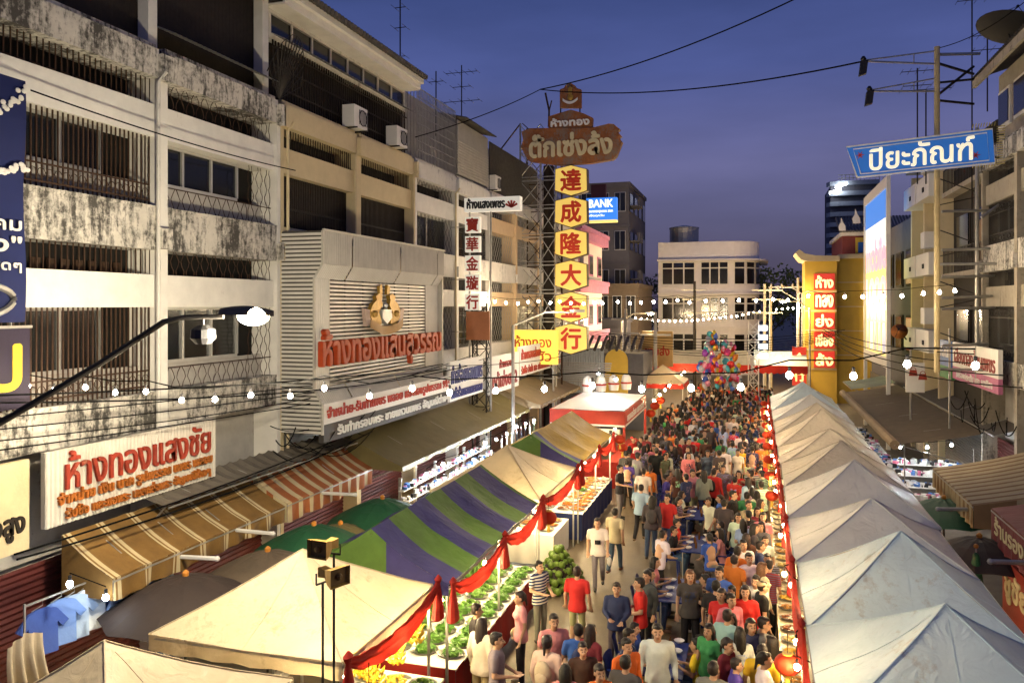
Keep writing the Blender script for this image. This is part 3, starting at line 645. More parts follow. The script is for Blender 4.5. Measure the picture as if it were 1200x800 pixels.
o = MB(); o.box(8.2, 9.6, 73.5, 73.6, 11.2, 12.8, 0); o.box(8.4, 8.9, 73.4, 73.5, 11.5, 12.4, 1); o.build('tile_mosaic', [pm('yellow_tile', (.6, .42, .05), .5), BLUEP], T)

# ------------------------------------------------------------------ signs on the left
def board(name, label, O, A, B, N, wd, ht, dp, matl, cat='sign', ribs=0):
    O, A, B, N = map(Vector, (O, A, B, N)); T = thing(name, label, cat, O); o = MB()
    if ribs:
        k = ribs * 4; o.grid(lambda u, v: O + A * (wd * u) + B * (ht * v) + N * (dp + .012 * (1 if int(u * k + .5) % 4 in (1, 2) else -1)), k, 1); o.obox(O, A * wd, B * ht, N * (dp - .03))
    else: o.obox(O, A * wd, B * ht, N * dp)
    return T, o.build('panel', matl, T)
# gold shop sign over the ochre awning
CORR = pm('white_corrugated_sign', (.62, .58, .50), .5, stain=.08)
T, P_ = board('shop_sign', 'white corrugated gold shop sign with worn red and orange letters above the ochre awning', (-10.95, 9.95, 3.42), Y3, Z3, X3, 4.2, 1.22, .1, CORR, ribs=48)
wr = pm('worn_red_letter', (.34, .04, .018), .6, var=.6, vs=5, stain=.35, scol=(.45, .30, .18), ss=2); wo = pm('worn_orange_letter', (.42, .13, .02), .6, var=.6, vs=6, stain=.35, scol=(.5, .4, .25), ss=2.5)
o = MB(); o.text('ห้างทองแสงชัย', (-10.83, 10.3, 3.98), Y3, Z3, X3, 3.6, .62, .05, .007); o.build('lettering', wr, P_)
o = MB(); o.text('จำหน่าย เงิน นาค รูปพรรณ เพชร พลอย', (-10.83, 10.15, 3.70), Y3, Z3, X3, 3.8, .26, .05, .008); o.text('รับซื้อ และขอพระ เลสหล่อพระ อัญมณีค้างๆ', (-10.83, 10.3, 3.47), Y3, Z3, X3, 3.6, .22, .05, .007); o.build('small_lettering', wo, P_)
T, P_ = board('shop_sign', 'cream sign board with brown letter ends under the blue banner', (-10.95, 7.4, 3.2), Y3, Z3, X3, 2.25, 1.4, .1, pm('cream_sign', (.62, .50, .30), .6, stain=.12))
o = MB(); o.text('ทองสูง', (-10.85, 8.6, 3.4), Y3, Z3, X3, .95, .36, .03, .012); o.build('lettering', WOODD, P_)
# blue banner
NAVY = pm('navy_banner', (.006, .013, .085), .7, var=.1, bump=.1, bs=3)
T = thing('banner', 'blue printed banner with white flower garlands and a silver ring', 'banner', (-10.6, 8.4, 6.7))
o = MB(); o.grid(lambda u, v: (-10.6 + .03 * math.sin(v * 9), 6.8 + 2.55 * u, 6.75 + 3.65 * v), 4, 12); P_ = o.build('cloth', NAVY, T)
for zc, amp in ((9.35, .9), (8.75, .35)):
    for i in range(22):
        t = i / 21; y = 7.6 + 1.72 * t; z = zc + amp * t * t
        o = MB() if i == 0 else o
        for k in range(3): o.ball((-10.55, y + random.uniform(-.05, .05), z + random.uniform(-.06, .06)), .05, 6, sz=.8, sx=.3)
    o.build('garland', WHITEP, P_)
o = MB(); o.text('สังคม', (-10.56, 8.3, 8.12), Y3, Z3, X3, .95, .2, .01, .008); o.text('รุ่ง"', (-10.56, 8.45, 7.72), Y3, Z3, X3, .8, .34, .01, .012); o.text('และสุดๆ', (-10.56, 8.3, 7.48), Y3, Z3, X3, .95, .16, .01, .006); o.build('lettering', WHITEP, P_)
o = MB(); o.tube([(-10.55, 8.5 + .62 * math.cos(t * PI / 14), 7.1 + .22 * math.sin(t * PI / 14) * (1 if t < 14 else 1.2)) for t in range(29)], .05, 0, 6); o.build('ring', STEEL, P_)
T = thing('banner', 'dark purple banner with one large yellow letter below the blue banner', 'banner', (-10.6, 8.4, 5.5))
o = MB(); o.box(-10.62, -10.58, 6.8, 9.42, 5.45, 6.66); P_ = o.build('cloth', pm('purple_banner', (.02, .012, .035), .6), T)
o = MB(); o.text('ป', (-10.58, 8.75, 5.75), Y3, Z3, X3, .5, .65, .01, .03); o.build('lettering', pm('yellow_print', (.7, .5, .03), .6), P_)
o = MB(); o.box(-10.64, -10.56, 6.8, 9.45, 6.66, 6.70); o.build('bar', STEEL, T)

# ---- metal-clad shop front with emblem
T = thing('clad_shop_sign', 'projecting metal-clad shop sign with louvres, gold emblem and large orange letters', 'sign', (-10, 20.7, 3.8))
ya, yb = 16.86, 24.6; prof = [(1.3, 8.8), (1.3, 8.0), (1.07, 7.65), (1.07, 5.0), (1.3, 4.63)]
xc_ = lambda d: XL + d
def ribbed(name, p, q, y0, y1, pitch, matl, par):
    n = max(1, round((y1 - y0) / pitch)); o = MB(); k = n * 4; nx, nz = (q[1] - p[1]), (p[0] - q[0]); l = math.hypot(nx, nz); nx, nz = -nx / l, -nz / l
    if nx < 0: nx, nz = -nx, -nz
    o.grid(lambda u, v: (xc_(p[0] + (q[0] - p[0]) * v) + nx * .012 * (1 if int(u * k + .5) % 4 in (1, 2) else -1), y0 + (y1 - y0) * u, p[1] + (q[1] - p[1]) * v + nz * .012 * (1 if int(u * k + .5) % 4 in (1, 2) else -1)), k, 1)
    return o.build(name, matl, par)
for i, (y0, y1) in enumerate(((16.86, 18.3), (18.36, 21.2), (21.26, 24.0), (24.06, 24.6))):
    ribbed('upper_panel', prof[0], prof[1], y0, y1, .09, CLAD, T); ribbed('sloping_panel', prof[1], prof[2], y0, y1, .09, CLADL, T); ribbed('lower_slope_panel', prof[3], prof[4], y0, y1, .09, CLAD, T)
ribbed('vertical_strip', prof[2], prof[3], 16.86, 17.55, .09, CLADL, T); ribbed('vertical_strip', prof[2], prof[3], 23.55, 24.6, .09, CLADL, T)
o = MB(); o.box(xc_(.86), xc_(.9), 17.55, 23.55, 5.0, 7.65); o.build('louvre_backing', CLADD, T)
o = MB()
for i in range(26):
    z = 5.02 + i * .1015; o.obox((xc_(.92), 17.55, z), (.13, 0, -.0), (0, 6.0, 0), (.0, 0, .058))
o.build('louvre_slats', CLADL, T)
o = MB()
for y in (18.6, 19.6, 20.6, 21.6, 22.6): o.box(xc_(.9), xc_(.95), y - .02, y + .02, 5.0, 7.65)
o.build('louvre_posts', CLADD, T)
o = MB()   # side cheek of horizontal slats
for i in range(48):
    z = 3.92 + i * .1015; d = 1.07 if 5 < z < 7.65 else 1.3
    if 7.65 <= z < 8.0: d = 1.07 + .23 * (z - 7.65) / .35
    if 4.63 < z <= 5.0: d = 1.3 - .23 * (z - 4.63) / .37
    o.box(XL - .05, xc_(d), ya - .03, ya, z, z + .062)
o.build('side_slats', CLADL, T)
o = MB(); o.prism([(-.05, 3.9), (1.28, 3.9), (1.28, 4.63), (1.05, 5.0), (1.05, 7.65), (1.28, 8.0), (1.28, 8.8), (-.05, 8.8)], (XL, ya, 0), X3, Z3, Y3, .05); o.build('side_backing', CLADD, T)
o = MB(); o.tube([(xc_(d), ya - .03, z) for d, z in prof + [(1.3, 3.9)]], .035, 0, 4); o.tube([(xc_(1.3), ya, 8.82), (xc_(1.3), yb, 8.82)], .04, 0, 4); o.tube([(xc_(1.07), 17.52, 7.66), (xc_(1.07), 17.52, 5.0)], .025, 0, 4); o.tube([(xc_(1.07), 23.56, 7.66), (xc_(1.07), 23.56, 5.0)], .025, 0, 4); o.build('edge_trim', CLAD, T)
o = MB(); o.box(XL, xc_(1.28), ya + .05, yb, 8.7, 8.8); o.box(XL, xc_(1.26), yb - .05, yb, 3.9, 8.7); o.build('cap', CLAD, T)
o = MB(); o.text('ห้างทองแสนสุวรรณ', (xc_(1.12), 16.95, 5.28), Y3, Z3, X3, 7.5, 1.12, .14, .03); o.build('lettering', ORNG, T)
o = MB(); o.box(xc_(1.18), xc_(1.32), ya, 25.6, 4.14, 4.63); W = o.build('lower_board', WHITEP, T)
o = MB(); o.text('จำหน่าย-รับทำเพชร พลอย และทองรูปพรรณ 99.99', (xc_(1.32), 17.0, 4.2), Y3, Z3, X3, 8.3, .36, .03, .012); o.build('lettering', REDP, W)
o = MB(); o.box(xc_(1.18), xc_(1.32), ya, 25.6, 3.7, 4.13); W = o.build('dark_board', pm('dark_board', (.05, .045, .04), .6), T)
o = MB(); o.text('รับทำกรอบพระ ขายแหวนเพชร อัญมณีต่างๆ', (xc_(1.32), 17.5, 3.76), Y3, Z3, X3, 7.4, .32, .03, .010); o.build('lettering', WHITEP, W)
# emblem: two gold figures round a shield over a ribbon
GOLD = pm('gold_paint', (.42, .25, .045), .4, metal=.3, var=.3, vs=8); SILV = pm('silver_paint', (.55, .55, .52), .4, metal=.3); c0 = Vector((xc_(1.06), 20.5, 6.72)); k_ = 1.2; KY = 2.15
E_ = None
for sgn in (-1, 1):
    EB = MB(); EB.prism([(a * sgn * k_ * KY, b * k_) for a, b in ((.11, -.2), (.25, -.24), (.36, -.05), (.37, .12), (.30, .28), (.22, .36), (.24, .45), (.17, .52), (.09, .47), (.11, .36), (.08, .25), (.17, .08), (.12, -.05))][::sgn], c0, Y3, Z3, X3, .12)
    EB.prism([(a * sgn * k_ * KY, b * k_) for a, b in ((.05, .5), (.12, .5), (.13, .68), (.07, .73))][::sgn], c0, Y3, Z3, X3, .08)
    EB.ball(c0 + Vector((.1, sgn * .27 * k_ * KY, .05)), .11, 8, sy=1.8)
    if E_ is None: E_ = EB.build('emblem_figure', GOLD, T)
    else: EB.build('emblem_figure', GOLD, T)
o = MB(); o.prism([(a * k_ * KY, b * k_) for a, b in ((-.11, .14), (.11, .14), (.12, -.06), (0, -.2), (-.12, -.06))], c0, Y3, Z3, X3, .16); o.ball(c0 + Vector((.1, 0, .28)), .08, 8); o.build('shield', SILV, T)
o = MB(); o.grid(lambda u, v: c0 + Vector((.16 + .03 * math.sin(u * PI * 3), (u - .5) * 2.1, -.42 + .9 * (u - .5) ** 2 + (v - .5) * .24)), 20, 2); o.build('ribbon', pm('tan_ribbon', (.40, .24, .09), .6), T)
for sgn in (-1, 1):
    o = MB(); o.prism([(0, 0), (sgn * .3, -.06), (sgn * .4, .42), (sgn * .08, .38)][::sgn], c0 + Vector((0, sgn * .85, -.22)), Y3, Z3, X3, .10); o.build('ribbon_end', pm('pale_ribbon', (.55, .42, .34), .6), T)

# ---- boards further along
T, P_ = board('shop_sign', 'white sign with two lines of blue letters next to the metal-clad sign', (-9.95, 24.95, 3.75), Y3, Z3, X3, 3.4, 1.35, .12, WHITEP)
o = MB(); o.text('ทำสร้อยทองเพชร', (-9.83, 25.05, 4.35), Y3, Z3, X3, 3.15, .62, .03, .02); o.text('รับซื้อร้านทองเพชรพลอย', (-9.83, 25.05, 3.85), Y3, Z3, X3, 3.15, .36, .03, .012); o.build('lettering', pm('navy_letter', (.02, .03, .16), .5), P_)
T, P_ = board('shop_sign', 'white sign with maroon and orange letters above the brown tarp', (-9.9, 28.9, 3.55), Y3, Z3, X3, 4.0, 1.45, .12, WHITEP)
o = MB(); o.text('ห้างทอง', (-9.78, 30.2, 4.5), Y3, Z3, X3, 1.6, .34, .03, .012); o.text('แต้เซ่งฮง2', (-9.78, 29.3, 3.75), Y3, Z3, X3, 3.3, .62, .03, .025); o.build('lettering', pm('maroon_letter', (.25, .02, .02), .5), P_)
T, P_ = board('shop_sign', 'long white sign with small red letters below the yellow lit sign', (-9.9, 33.1, 3.9), Y3, Z3, X3, 7.8, 1.3, .12, WHITEP)
o = MB(); o.text('ห้างทองเล่งหงษ์ ทองรูปพรรณ', (-9.78, 33.3, 4.5), Y3, Z3, X3, 7.2, .58, .03, .018); o.text('รับซื้อ จำนำ และ เปลี่ยนทองเก่า เพชรพลอย', (-9.78, 33.3, 4.0), Y3, Z3, X3, 7.2, .36, .03, .012); o.build('lettering', REDP, P_)

# ---- small white sign on posts with five character panels
yp = 28.3
def rect_px(u0, v0, u1, v1, Y): a, b = at_y(u0, v1, Y), at_y(u1, v0, Y); return a.x, b.x, a.z, b.z
x0, x1, z0, z1 = rect_px(544, 229.5, 609, 248.5, yp)
T = thing('hanging_sign', 'white hanging sign with black letters and red diamond on steel posts', 'sign', (x0, yp, 0))
o = MB(); o.box(x0, x1, yp, yp + .35, z0, z1); P_ = o.build('box', em('lit_white_sign', (.9, .85, .72), .32, (.75, .72, .65)), T)
o = MB(); o.text('ห้างแสงเพชร', (x0 + .12, yp, z0 + .12), X3, Z3, -Y3, (x1 - x0) * .68, (z1 - z0) * .7, .03, .018); o.build('lettering', BLACKP, P_)
o = MB(); cxr = x1 - .32; czr = (z0 + z1) / 2
for i in range(5):
    a = R(30 + i * 30); o.prism([(-.025, 0), (.025, 0), (.04, .26), (-.04, .26)], (cxr, yp, czr - .15), (math.sin(a), 0, -math.cos(a)), (math.cos(a), 0, math.sin(a)), -Y3, .02)
o.build('diamond_mark', REDP, P_)
o = MB()
for xx in (x0 + .15, x0 + 1.0): o.bar((xx, yp + .2, 3.0), (xx, yp + .2, z0), .04, 0, 6)
for z in (4, 6, 8, 10): o.bar((x0 + .15, yp + .2, z), (XL, yp + .2, z), .025)
for xx in (x0 + .1, x0 + 1.1):
    pass
o.build('post', STEEL, T)
for i, ch in enumerate('寶華金璇行'):
    vc = 263.5 + i * 22.6; a0, a1, b0, b1 = rect_px(545.5, vc - 9.5, 562.5, vc + 9.5, yp)
    T2 = thing('character_panel', 'small white panel with a red character, %s under the white hanging sign' % ('first', 'second', 'third', 'fourth', 'lowest')[i], 'sign', (a0, yp, b0), 'small red character panels')
    o = MB(); o.box(a0, a1, yp - .05, yp + .16, b0, b1); P_ = o.build('panel', em('lit_small_panel', (.95, .88, .72), .38, (.7, .66, .56)), T2)
    o = MB(); o.text(ch, (a0 + .06, yp - .05, b0 + .05), X3, Z3, -Y3, (a1 - a0) - .12, (b1 - b0) - .1, .03, .014); o.build('lettering', REDP, P_)
a0, a1, b0, b1 = rect_px(547, 365, 574, 398, yp); T, P_ = board('poster_sign', 'faded orange poster board under the red character panels', (a0, yp, b0), X3, Z3, -Y3, a1 - a0, b1 - b0, .06, pm('faded_orange', (.45, .17, .07), .6, stain=.2))
o = MB()   # black lattice mast
mx0, mx1 = at_y(554, 400, 28.6).x, at_y(570, 400, 28.6).x
for z in range(8):
    zz = 2.6 + z * .55
    for a, b in (((mx0, 28.6), (mx1, 28.6)), ((mx1, 28.6), (mx1, 29.1)), ((mx0, 28.6), (mx0, 29.1))): o.bar((*a, zz), (*b, zz), .022); o.bar((*a, zz), (*b, zz + .55), .018); o.bar((*b, zz), (*a, zz + .55), .018)
for x, y in ((mx0, 28.6), (mx1, 28.6), (mx0, 29.1), (mx1, 29.1)): o.bar((x, y, 0), (x, y, 7.1), .035)
tag(o.build('lattice_mast', IRON), 'short black lattice mast in front of the faded orange poster', 'mast')

# ------------------------------------------------------------------ the tall sign tower
YT = 37.8
T = thing('sign_tower', 'tall steel scaffold tower carrying the brown board and yellow character panels', 'scaffold', (-10, YT, 0))
xs = [at_y(u, 300, YT).x for u in (608, 632, 650, 684)]
for j, yy in enumerate((YT + .25, YT + 1.5)):
    o = MB()
    for xx in xs[:3]: o.bar((xx, yy, 0), (xx, yy, 15.6 if xx != xs[0] else 16.1), .05, 0, 6)
    for i in range(9):
        z = 3.4 + i * 1.4
        o.bar((xs[0], yy, z), (xs[2], yy, z), .035); o.bar((xs[0], yy, z + .18), (xs[2], yy, z + .18), .025)
        o.bar((xs[0], yy, z + .2), (xs[1], yy, z + 1.4), .025); o.bar((xs[1], yy, z + .2), (xs[0], yy, z + 1.4), .025); o.bar((xs[1], yy, z + .2), (xs[2], yy, z + 1.4), .022); o.bar((xs[2], yy, z + .2), (xs[1], yy, z + 1.4), .022)
    o.build('lattice_frame', [STEEL, RUST][j], T)
o = MB()
for i in range(9):
    z = 3.4 + i * 1.4
    for xx in xs[:3]: o.bar((xx, YT + .25, z), (xx, YT + 1.5, z), .025); o.bar((xx, YT + .25, z), (xx, YT + 1.5, z + 1.4), .018)
o.build('cross_braces', STEEL, T)
o = MB(); o.tube([(xs[1] + .25, YT + .9, 0), (xs[1] + .25, YT + .9, 14)], .28, 0, 10); o.build('dark_column', WOODD, T)
o = MB(); o.bar((xs[0], YT + .3, 16.1), (xs[0] - 1.6, YT + .3, 14.2), .04); o.bar((xs[0], YT + .3, 14.2), (xs[0] - 1.6, YT + .3, 14.2), .03); o.bar((xs[0] + .1, YT + .3, 16.1), (xs[1], YT + .3, 15.2), .03); o.build('roof_stays', RUST, T)
zz5 = lambda p: (580 + p[0] / 5, 80 + p[1] / 5)
def px_prism(pts, Y, depth):
    o = MB(); q = [at_y(*zz5(p), Y) for p in pts]; o.prism([(a.x, a.z) for a in q], (0, Y, 0), X3, Z3, Y3, depth); return o
BRWN = pm('rusty_brown_board', (.26, .09, .025), .7, stain=.85, scol=(.17, .14, .11), ss=1.3, streak=.9, var=.4, vs=3)
TB = thing('name_board', 'large rusty brown gold shop board with cream letters on top of the tower', 'sign', (-9, YT, 14))
px_prism([(155, 372), (200, 352), (570, 348), (625, 335), (665, 325), (695, 327), (732, 357), (718, 372), (741, 397), (727, 408), (746, 432), (733, 462), (712, 515), (690, 535), (560, 556), (380, 568), (200, 545), (175, 510), (152, 460), (165, 420)][::-1], YT, .35).build('board', BRWN, TB)
px_prism([(315, 349), (315, 282), (380, 262), (445, 243), (520, 265), (572, 290), (570, 347)][::-1], YT + .05, .28).build('crest_board', BRWN, TB)
def px_text(txt, x0, y0, x1, y1, Y, matl, par, bold, depth=.06, name='lettering'):
    a, b = at_y(*zz5((x0, y1)), Y), at_y(*zz5((x1, y0)), Y); o = MB(); o.text(txt, (a.x, Y, a.z), X3, Z3, -Y3, b.x - a.x, b.z - a.z, depth, bold); return o.build(name, matl, par)
CRL = pm('cream_letter', (.60, .52, .30), .55, var=.2)
px_text('ตั๊กเซ่งล้ง', 205, 365, 685, 525, YT, CRL, TB, .045); px_text('ห้างทอง', 330, 283, 552, 345, YT + .05, WHITEP, TB, .022)
TE = thing('emblem_board', 'small brown crest board with worn emblem above the tower name board', 'sign', (-9, YT, 16))
px_prism([(380, 125), (405, 115), (412, 100), (440, 84), (470, 103), (480, 117), (505, 125), (505, 232), (380, 232)][::-1], YT + .1, .2).build('board', BRWN, TE)
a = at_y(*zz5((442, 170)), YT + .08); o = MB(); o.ball(a, .16, 8, sy=.3); o.prism([(-.07, .1), (.07, .1), (.1, .42), (0, .55), (-.1, .42)], a, X3, Z3, -Y3, .06); o.build('emblem', GOLD, TE)
o = MB(); o.grid(lambda u, v: a + Vector(((u - .5) * .75, -.06, -.28 + .5 * (u - .5) ** 2 * 1.4 + (v - .5) * .13)), 10, 1); o.build('ribbon', WHITEP, TE)
o = MB()
for q in ((385, 230, 385, 262), (498, 230, 498, 262)): p0, p1 = at_y(*zz5(q[:2]), YT + .2), at_y(*zz5(q[2:]), YT + .2); o.bar(p0, p1, .04)
o.build('leg', IRON, TE)
o = MB(); p0 = at_y(*zz5((315, 345)), YT + .3); p1 = at_y(*zz5((296, 145)), YT + .3); p2 = at_y(*zz5((333, 190)), YT + .3); pm_ = at_y(*zz5((318, 250)), YT + .3); o.tube([p0, pm_, p1], .05, 0, 5); o.tube([pm_, p2], .035, 0, 5); o.build('old_bracket', RUST, T)
HEXY = em('lamplight_glow_panel', (.95, .68, .16), .42, (.65, .45, .08)); HEXR = pm('red_character', (.55, .035, .012), .5, var=.15); HEXB = pm('panel_rim', (.10, .06, .03), .5)  # yellow panels emit a little, standing in for lamplight falling on them
for i, ch in enumerate('達成隆大金行'):
    vc = 211.5 + i * 37.1; q = [at_y(669 + dx, vc + dy, YT - .1) for dx, dy in ((-18, -13), (0, -17.5), (18, -13), (18.5, 11.5), (0, 17.5), (-18.5, 11.5))]
    T2 = thing('character_panel', 'yellow hexagonal panel with red character, %s of the column on the tower' % ('topmost', 'second from the top', 'third from the top', 'fourth from the top', 'fifth from the top', 'lowest')[i], 'sign', (q[4].x, YT, q[4].z), 'yellow hexagonal character panels')
    cxx, czz = sum(a.x for a in q) / 6, sum(a.z for a in q) / 6
    o = MB(); o.prism([((a.x - cxx) * 1.05 + cxx, (a.z - czz) * 1.05 + czz) for a in q][::-1], (0, YT - .06, 0), X3, Z3, Y3, .4); o.build('rim', HEXB, T2)
    o = MB(); o.prism([(a.x, a.z) for a in q][::-1], (0, YT - .1, 0), X3, Z3, Y3, .03); P_ = o.build('panel', HEXY, T2)
    wd = .98; o = MB(); o.text(ch, (cxx - wd / 2, YT - .1, czz - .5), X3, Z3, -Y3, wd, 1.0, .03, .034); o.build('lettering', HEXR, P_)
# yellow lit sign
x0, x1, z0, z1 = rect_px(600, 387, 652, 426, 36.5)
T = thing('lit_sign', 'yellow lit sign box with faded red letters beside the lowest hexagonal panel', 'sign', (x0, 36.5, z0))
o = MB(); o.box(x0, x1, 36.5, 36.9, z0, z1); P_ = o.build('box', em('lit_yellow_box', (1, .72, .10), .75, (.7, .5, .05)), T)
o = MB(); o.text('ห้างทอง', (x0 + .15, 36.5, (z0 + z1) / 2), X3, Z3, -Y3, (x1 - x0) - .4, .55, .02, .012); o.text('เฮงฮั้ว', (x0 + .15, 36.5, z0 + .15), X3, Z3, -Y3, (x1 - x0) - .4, .55, .02, .012); o.build('lettering', pm('faded_red_letter', (.55, .10, .01), .6), P_)
o = MB(); o.bar((x0 + .2, 36.7, 0), (x0 + .2, 36.7, z0), .06); o.bar((x1 - .2, 36.7, 0), (x1 - .2, 36.7, z0), .06); o.build('post', STEEL, T)
# blue bank sign
x0, x1, z0, z1 = rect_px(687, 231, 722.5, 261, 52)
T = thing('lit_sign', 'blue lit bank sign box with white capital letters', 'sign', (x0, 52, z0))
o = MB(); o.box(x0, x1, 52, 52.5, z0 + .16, z1); P_ = o.build('box', em('lit_blue_box', (.05, .27, .95), .8, (.03, .1, .4)), T)
o = MB(); o.text('BANK', (x0 + .2, 52, z0 + 1.0), X3, Z3, -Y3, (x1 - x0) * .78, .5, .03, .02); o.text('ธนาคารกรุงเพชร สาขา', (x0 + .2, 52, z0 + .6), X3, Z3, -Y3, (x1 - x0) * .78, .2, .03, .006); o.text('เปิดทุกวัน', (x0 + .2, 52, z0 + .35), X3, Z3, -Y3, (x1 - x0) * .5, .18, .03, .006); o.build('lettering', em('lit_white_letter', (1, 1, 1), 1), P_)
o = MB(); o.box(x0, x1, 52, 52.5, z0, z0 + .155); o.build('yellow_strip', em('lit_yellow_strip', (1, .75, .1), .8), T)
o = MB(); o.box(x0 + .3, x0 + 1.3, 52.1, 52.4, z1, z1 + .9); o.build('upper_box', pm('dark_maroon', (.06, .015, .02), .6), T); o = MB(); o.bar((x0, 52.3, z0 + .5), (XL - .6, 52.3, z0 + .5), .06); o.build('bracket', IRON, T)

# ------------------------------------------------------------------ blue slanted sign on the right
P0, P1 = at_z(992, 191, 26.3), at_z(1166, 171, 24.0); A_ = Vector((P1.x - P0.x, P1.y - P0.y, 0)); Ln = A_.length; A_.normalize(); N_ = A_.cross(Z3)
tilt = (P1.z - P0.z) / Ln; U_ = Vector((0, 0, 1))
T = thing('shop_sign', 'blue slanted sign with cream letters jutting out from the tan shophouse', 'sign', P0)
S = lambda a, b: (a * Ln, b + tilt * a * Ln)
o = MB(); o.prism([S(.08, -.52), S(1.0, -.52), S(.985, .52), S(0.0, .52)], P0, A_, U_, -N_, .22); P_ = o.build('box', em('lit_blue_board', (.02, .13, .45), .45, (.02, .11, .38)), T)
def frame_line(mb, pts, r): mb.tube([P0 + A_ * a + U_ * b + N_ * .02 for a, b in pts + pts[:1]], r, 0, 4)
o = MB(); frame_line(o, [S(.105, -.42), S(.965, -.42), S(.95, .42), S(.05, .42)], .022); frame_line(o, [S(.08, -.52), S(1.0, -.52), S(.985, .52), S(0.0, .52)], .03); o.build('border', WHITEP, P_)
Ab = (A_ + Vector((0, 0, tilt)))
o = MB(); o.text('ปิยะภัณฑ์', P0 + A_ * (Ln * .17) + U_ * (-.34 + tilt * Ln * .17) + N_ * 0, Ab, U_, N_, Ln * .70, .74, .03, .015); o.build('lettering', em('lit_cream_letter', (.9, .8, .5), .65), P_)
o = MB()
for fa, fb in ((.10, .2), (.88, -.22)):
    for k in range(6):
        a = k * PI / 3; q = P0 + A_ * (Ln * fa) + U_ * (fb + tilt * Ln * fa); d = A_ * math.cos(a) + U_ * math.sin(a); e = A_ * -math.sin(a) + U_ * math.cos(a); o.prism([(0, -.03), (.14, 0), (0, .03)], q, d, e, N_, .02)
o.build('star_ornament', pm('red_star', (.45, .05, .05), .5), P_)
o = MB()
for k in range(16): q = P0 + A_ * (Ln * 1.0 + .1) + U_ * (tilt * Ln - .55 + k * .075); o.bar(q - A_ * .06, q + A_ * .16, .018)
for k in range(9): q = P0 + A_ * (Ln * (.86 + .017 * k)) + U_ * (tilt * Ln * .9 + .62); o.bar(q, q + U_ * .12 + A_ * .03, .016); q = q - U_ * 1.22; o.bar(q, q + U_ * .12 + A_ * .03, .016)
o.build('coil_strip', pm('yellow_coil', (.5, .42, .15), .5), T)
for b in (.35, -.35):
    o = MB(); q = P0 + A_ * Ln + U_ * (tilt * Ln + b); o.bar(q, (XR, q.y + .6, q.z + .1), .04); o.build('bracket', IRON, T)
# pipe frame and floodlight arms
T = thing('pipe_frame', 'tall frame of steel pipes with floodlight arms fixed to the tan shophouse', 'scaffold', (5.5, 27.8, 4.9))
zpm = 25.0
o = MB(); pa = at_z(1098, 55, zpm); o.tube([(pa.x, pa.y, 4.9), (pa.x, pa.y, pa.z)], .085, 0, 8); o.build('post', pm('cream_pipe', (.52, .42, .22), .5, var=.3, stain=.2), T)
o = MB(); pb = at_z(1145, 150, 25.5); o.tube([(pb.x, pb.y, 4.6), (pb.x, pb.y, pb.z)], .06, 0, 8); o.build('post', STEEL, T)
for zb_ in (5.0, 8.3, 11.6):
    o = MB(); o.bar((pa.x, pa.y, zb_), (XR - .1, pa.y + .1, zb_), .045, 0, 6); o.build('wall_bracket', STEEL, T)
for v in (248, 293, 325, 349, 362, 405): o = MB(); q = at_z(1104, v, zpm); q2 = at_z(1158 + (v % 3) * 9, v - 2, zpm + .4); o.bar(q, q2, .045, 0, 6); o.build('rail', STEEL, T)
o = MB(); o.bar(at_z(1150, 255, zpm), at_z(1182, 232, zpm), .05, 0, 6); o.build('rail', STEEL, T)
o = MB()
for v0, v1 in ((75, 87), (97, 93), (110, 78), (118, 122)): o.bar(at_z(1101, v0, zpm), at_z(1141, v1, zpm + .6), .045)
for k in range(7): o.bar(at_z(1102, 210 + k * 30, zpm + .6), at_z(1144, 225 + k * 30 - (k % 2) * 24, zpm + .6), .022)
o.build('dark_brace', IRON, T)
for (u0, v0, v1, v2) in ((1012, 71, 60, 75), (1019, 106, 92, 107)):
    o = MB(); o.bar(at_z(u0, v0, zpm - .3), at_z(1096, v1, zpm), .028); o.bar(at_z(u0 + 4, v0 + 1, zpm - .3), at_z(1096, v2, zpm), .035); m_ = at_z(1071, (v1 + v0) / 2 - 1, zpm); o.bar(m_, m_ - Vector((0, 0, .28)), .02); Aq = o.build('floodlight_arm', STEEL, T)
    q = at_z(u0 - 1, v0 + 5, zpm - .3); o = MB(); o.obox(q + Vector((-.12, -.1, -.35)), (.22, 0, .06), (0, .2, 0), (.05, 0, .42)); o.lathe([(.05, 0), (.09, .1), (.04, .18)], q + Vector((.02, 0, .08)), 8); o.build('floodlight', BLACKP, Aq)
o = MB(); o.bar(at_z(1102, 64, zpm), at_z(1148, 63, zpm + .3), .05, 0, 6); o.build('rail', STEEL, T)
# long pink and white sign, green and blue sign
T, P_ = board('shop_sign', 'long white sign with maroon letters over a pink strip on the right shopfronts', (6.9, 31.9, 4.85), -Y3, Z3, -X3, 5.6, .85, .12, WHITEP)
o = MB(); o.text('เสียงทองร้านเพชร', (6.78, 31.6, 5.0), -Y3, Z3, -X3, 5.0, .55, .02, .016); o.build('lettering', pm('maroon_letter', (.25, .02, .02)), P_)
o = MB(); o.box(6.78, 6.9, 26.3, 31.9, 4.4, 4.845); W = o.build('pink_strip', pm('pink_strip', (.50, .16, .28), .6), T)
o = MB(); o.text('เครื่องประดับ และ นาฬิกา', (6.78, 31.3, 4.5), -Y3, Z3, -X3, 4.4, .25, .02, .008); o.build('lettering', WHITEP, W)
T, P_ = board('shop_sign', 'blue and white sign with green strip next to the long pink sign', (6.9, 34.0, 4.75), -Y3, Z3, -X3, 1.9, .95, .12, BLUEP)
o = MB(); o.text('คลินิก', (6.78, 33.8, 5.1), -Y3, Z3, -X3, 1.5, .4, .02, .014); o.build('lettering', WHITEP, P_); o = MB(); o.box(6.78, 6.9, 32.1, 34, 4.3, 4.745); o.build('green_strip', pm('green_strip', (.05, .25, .07), .6), T)
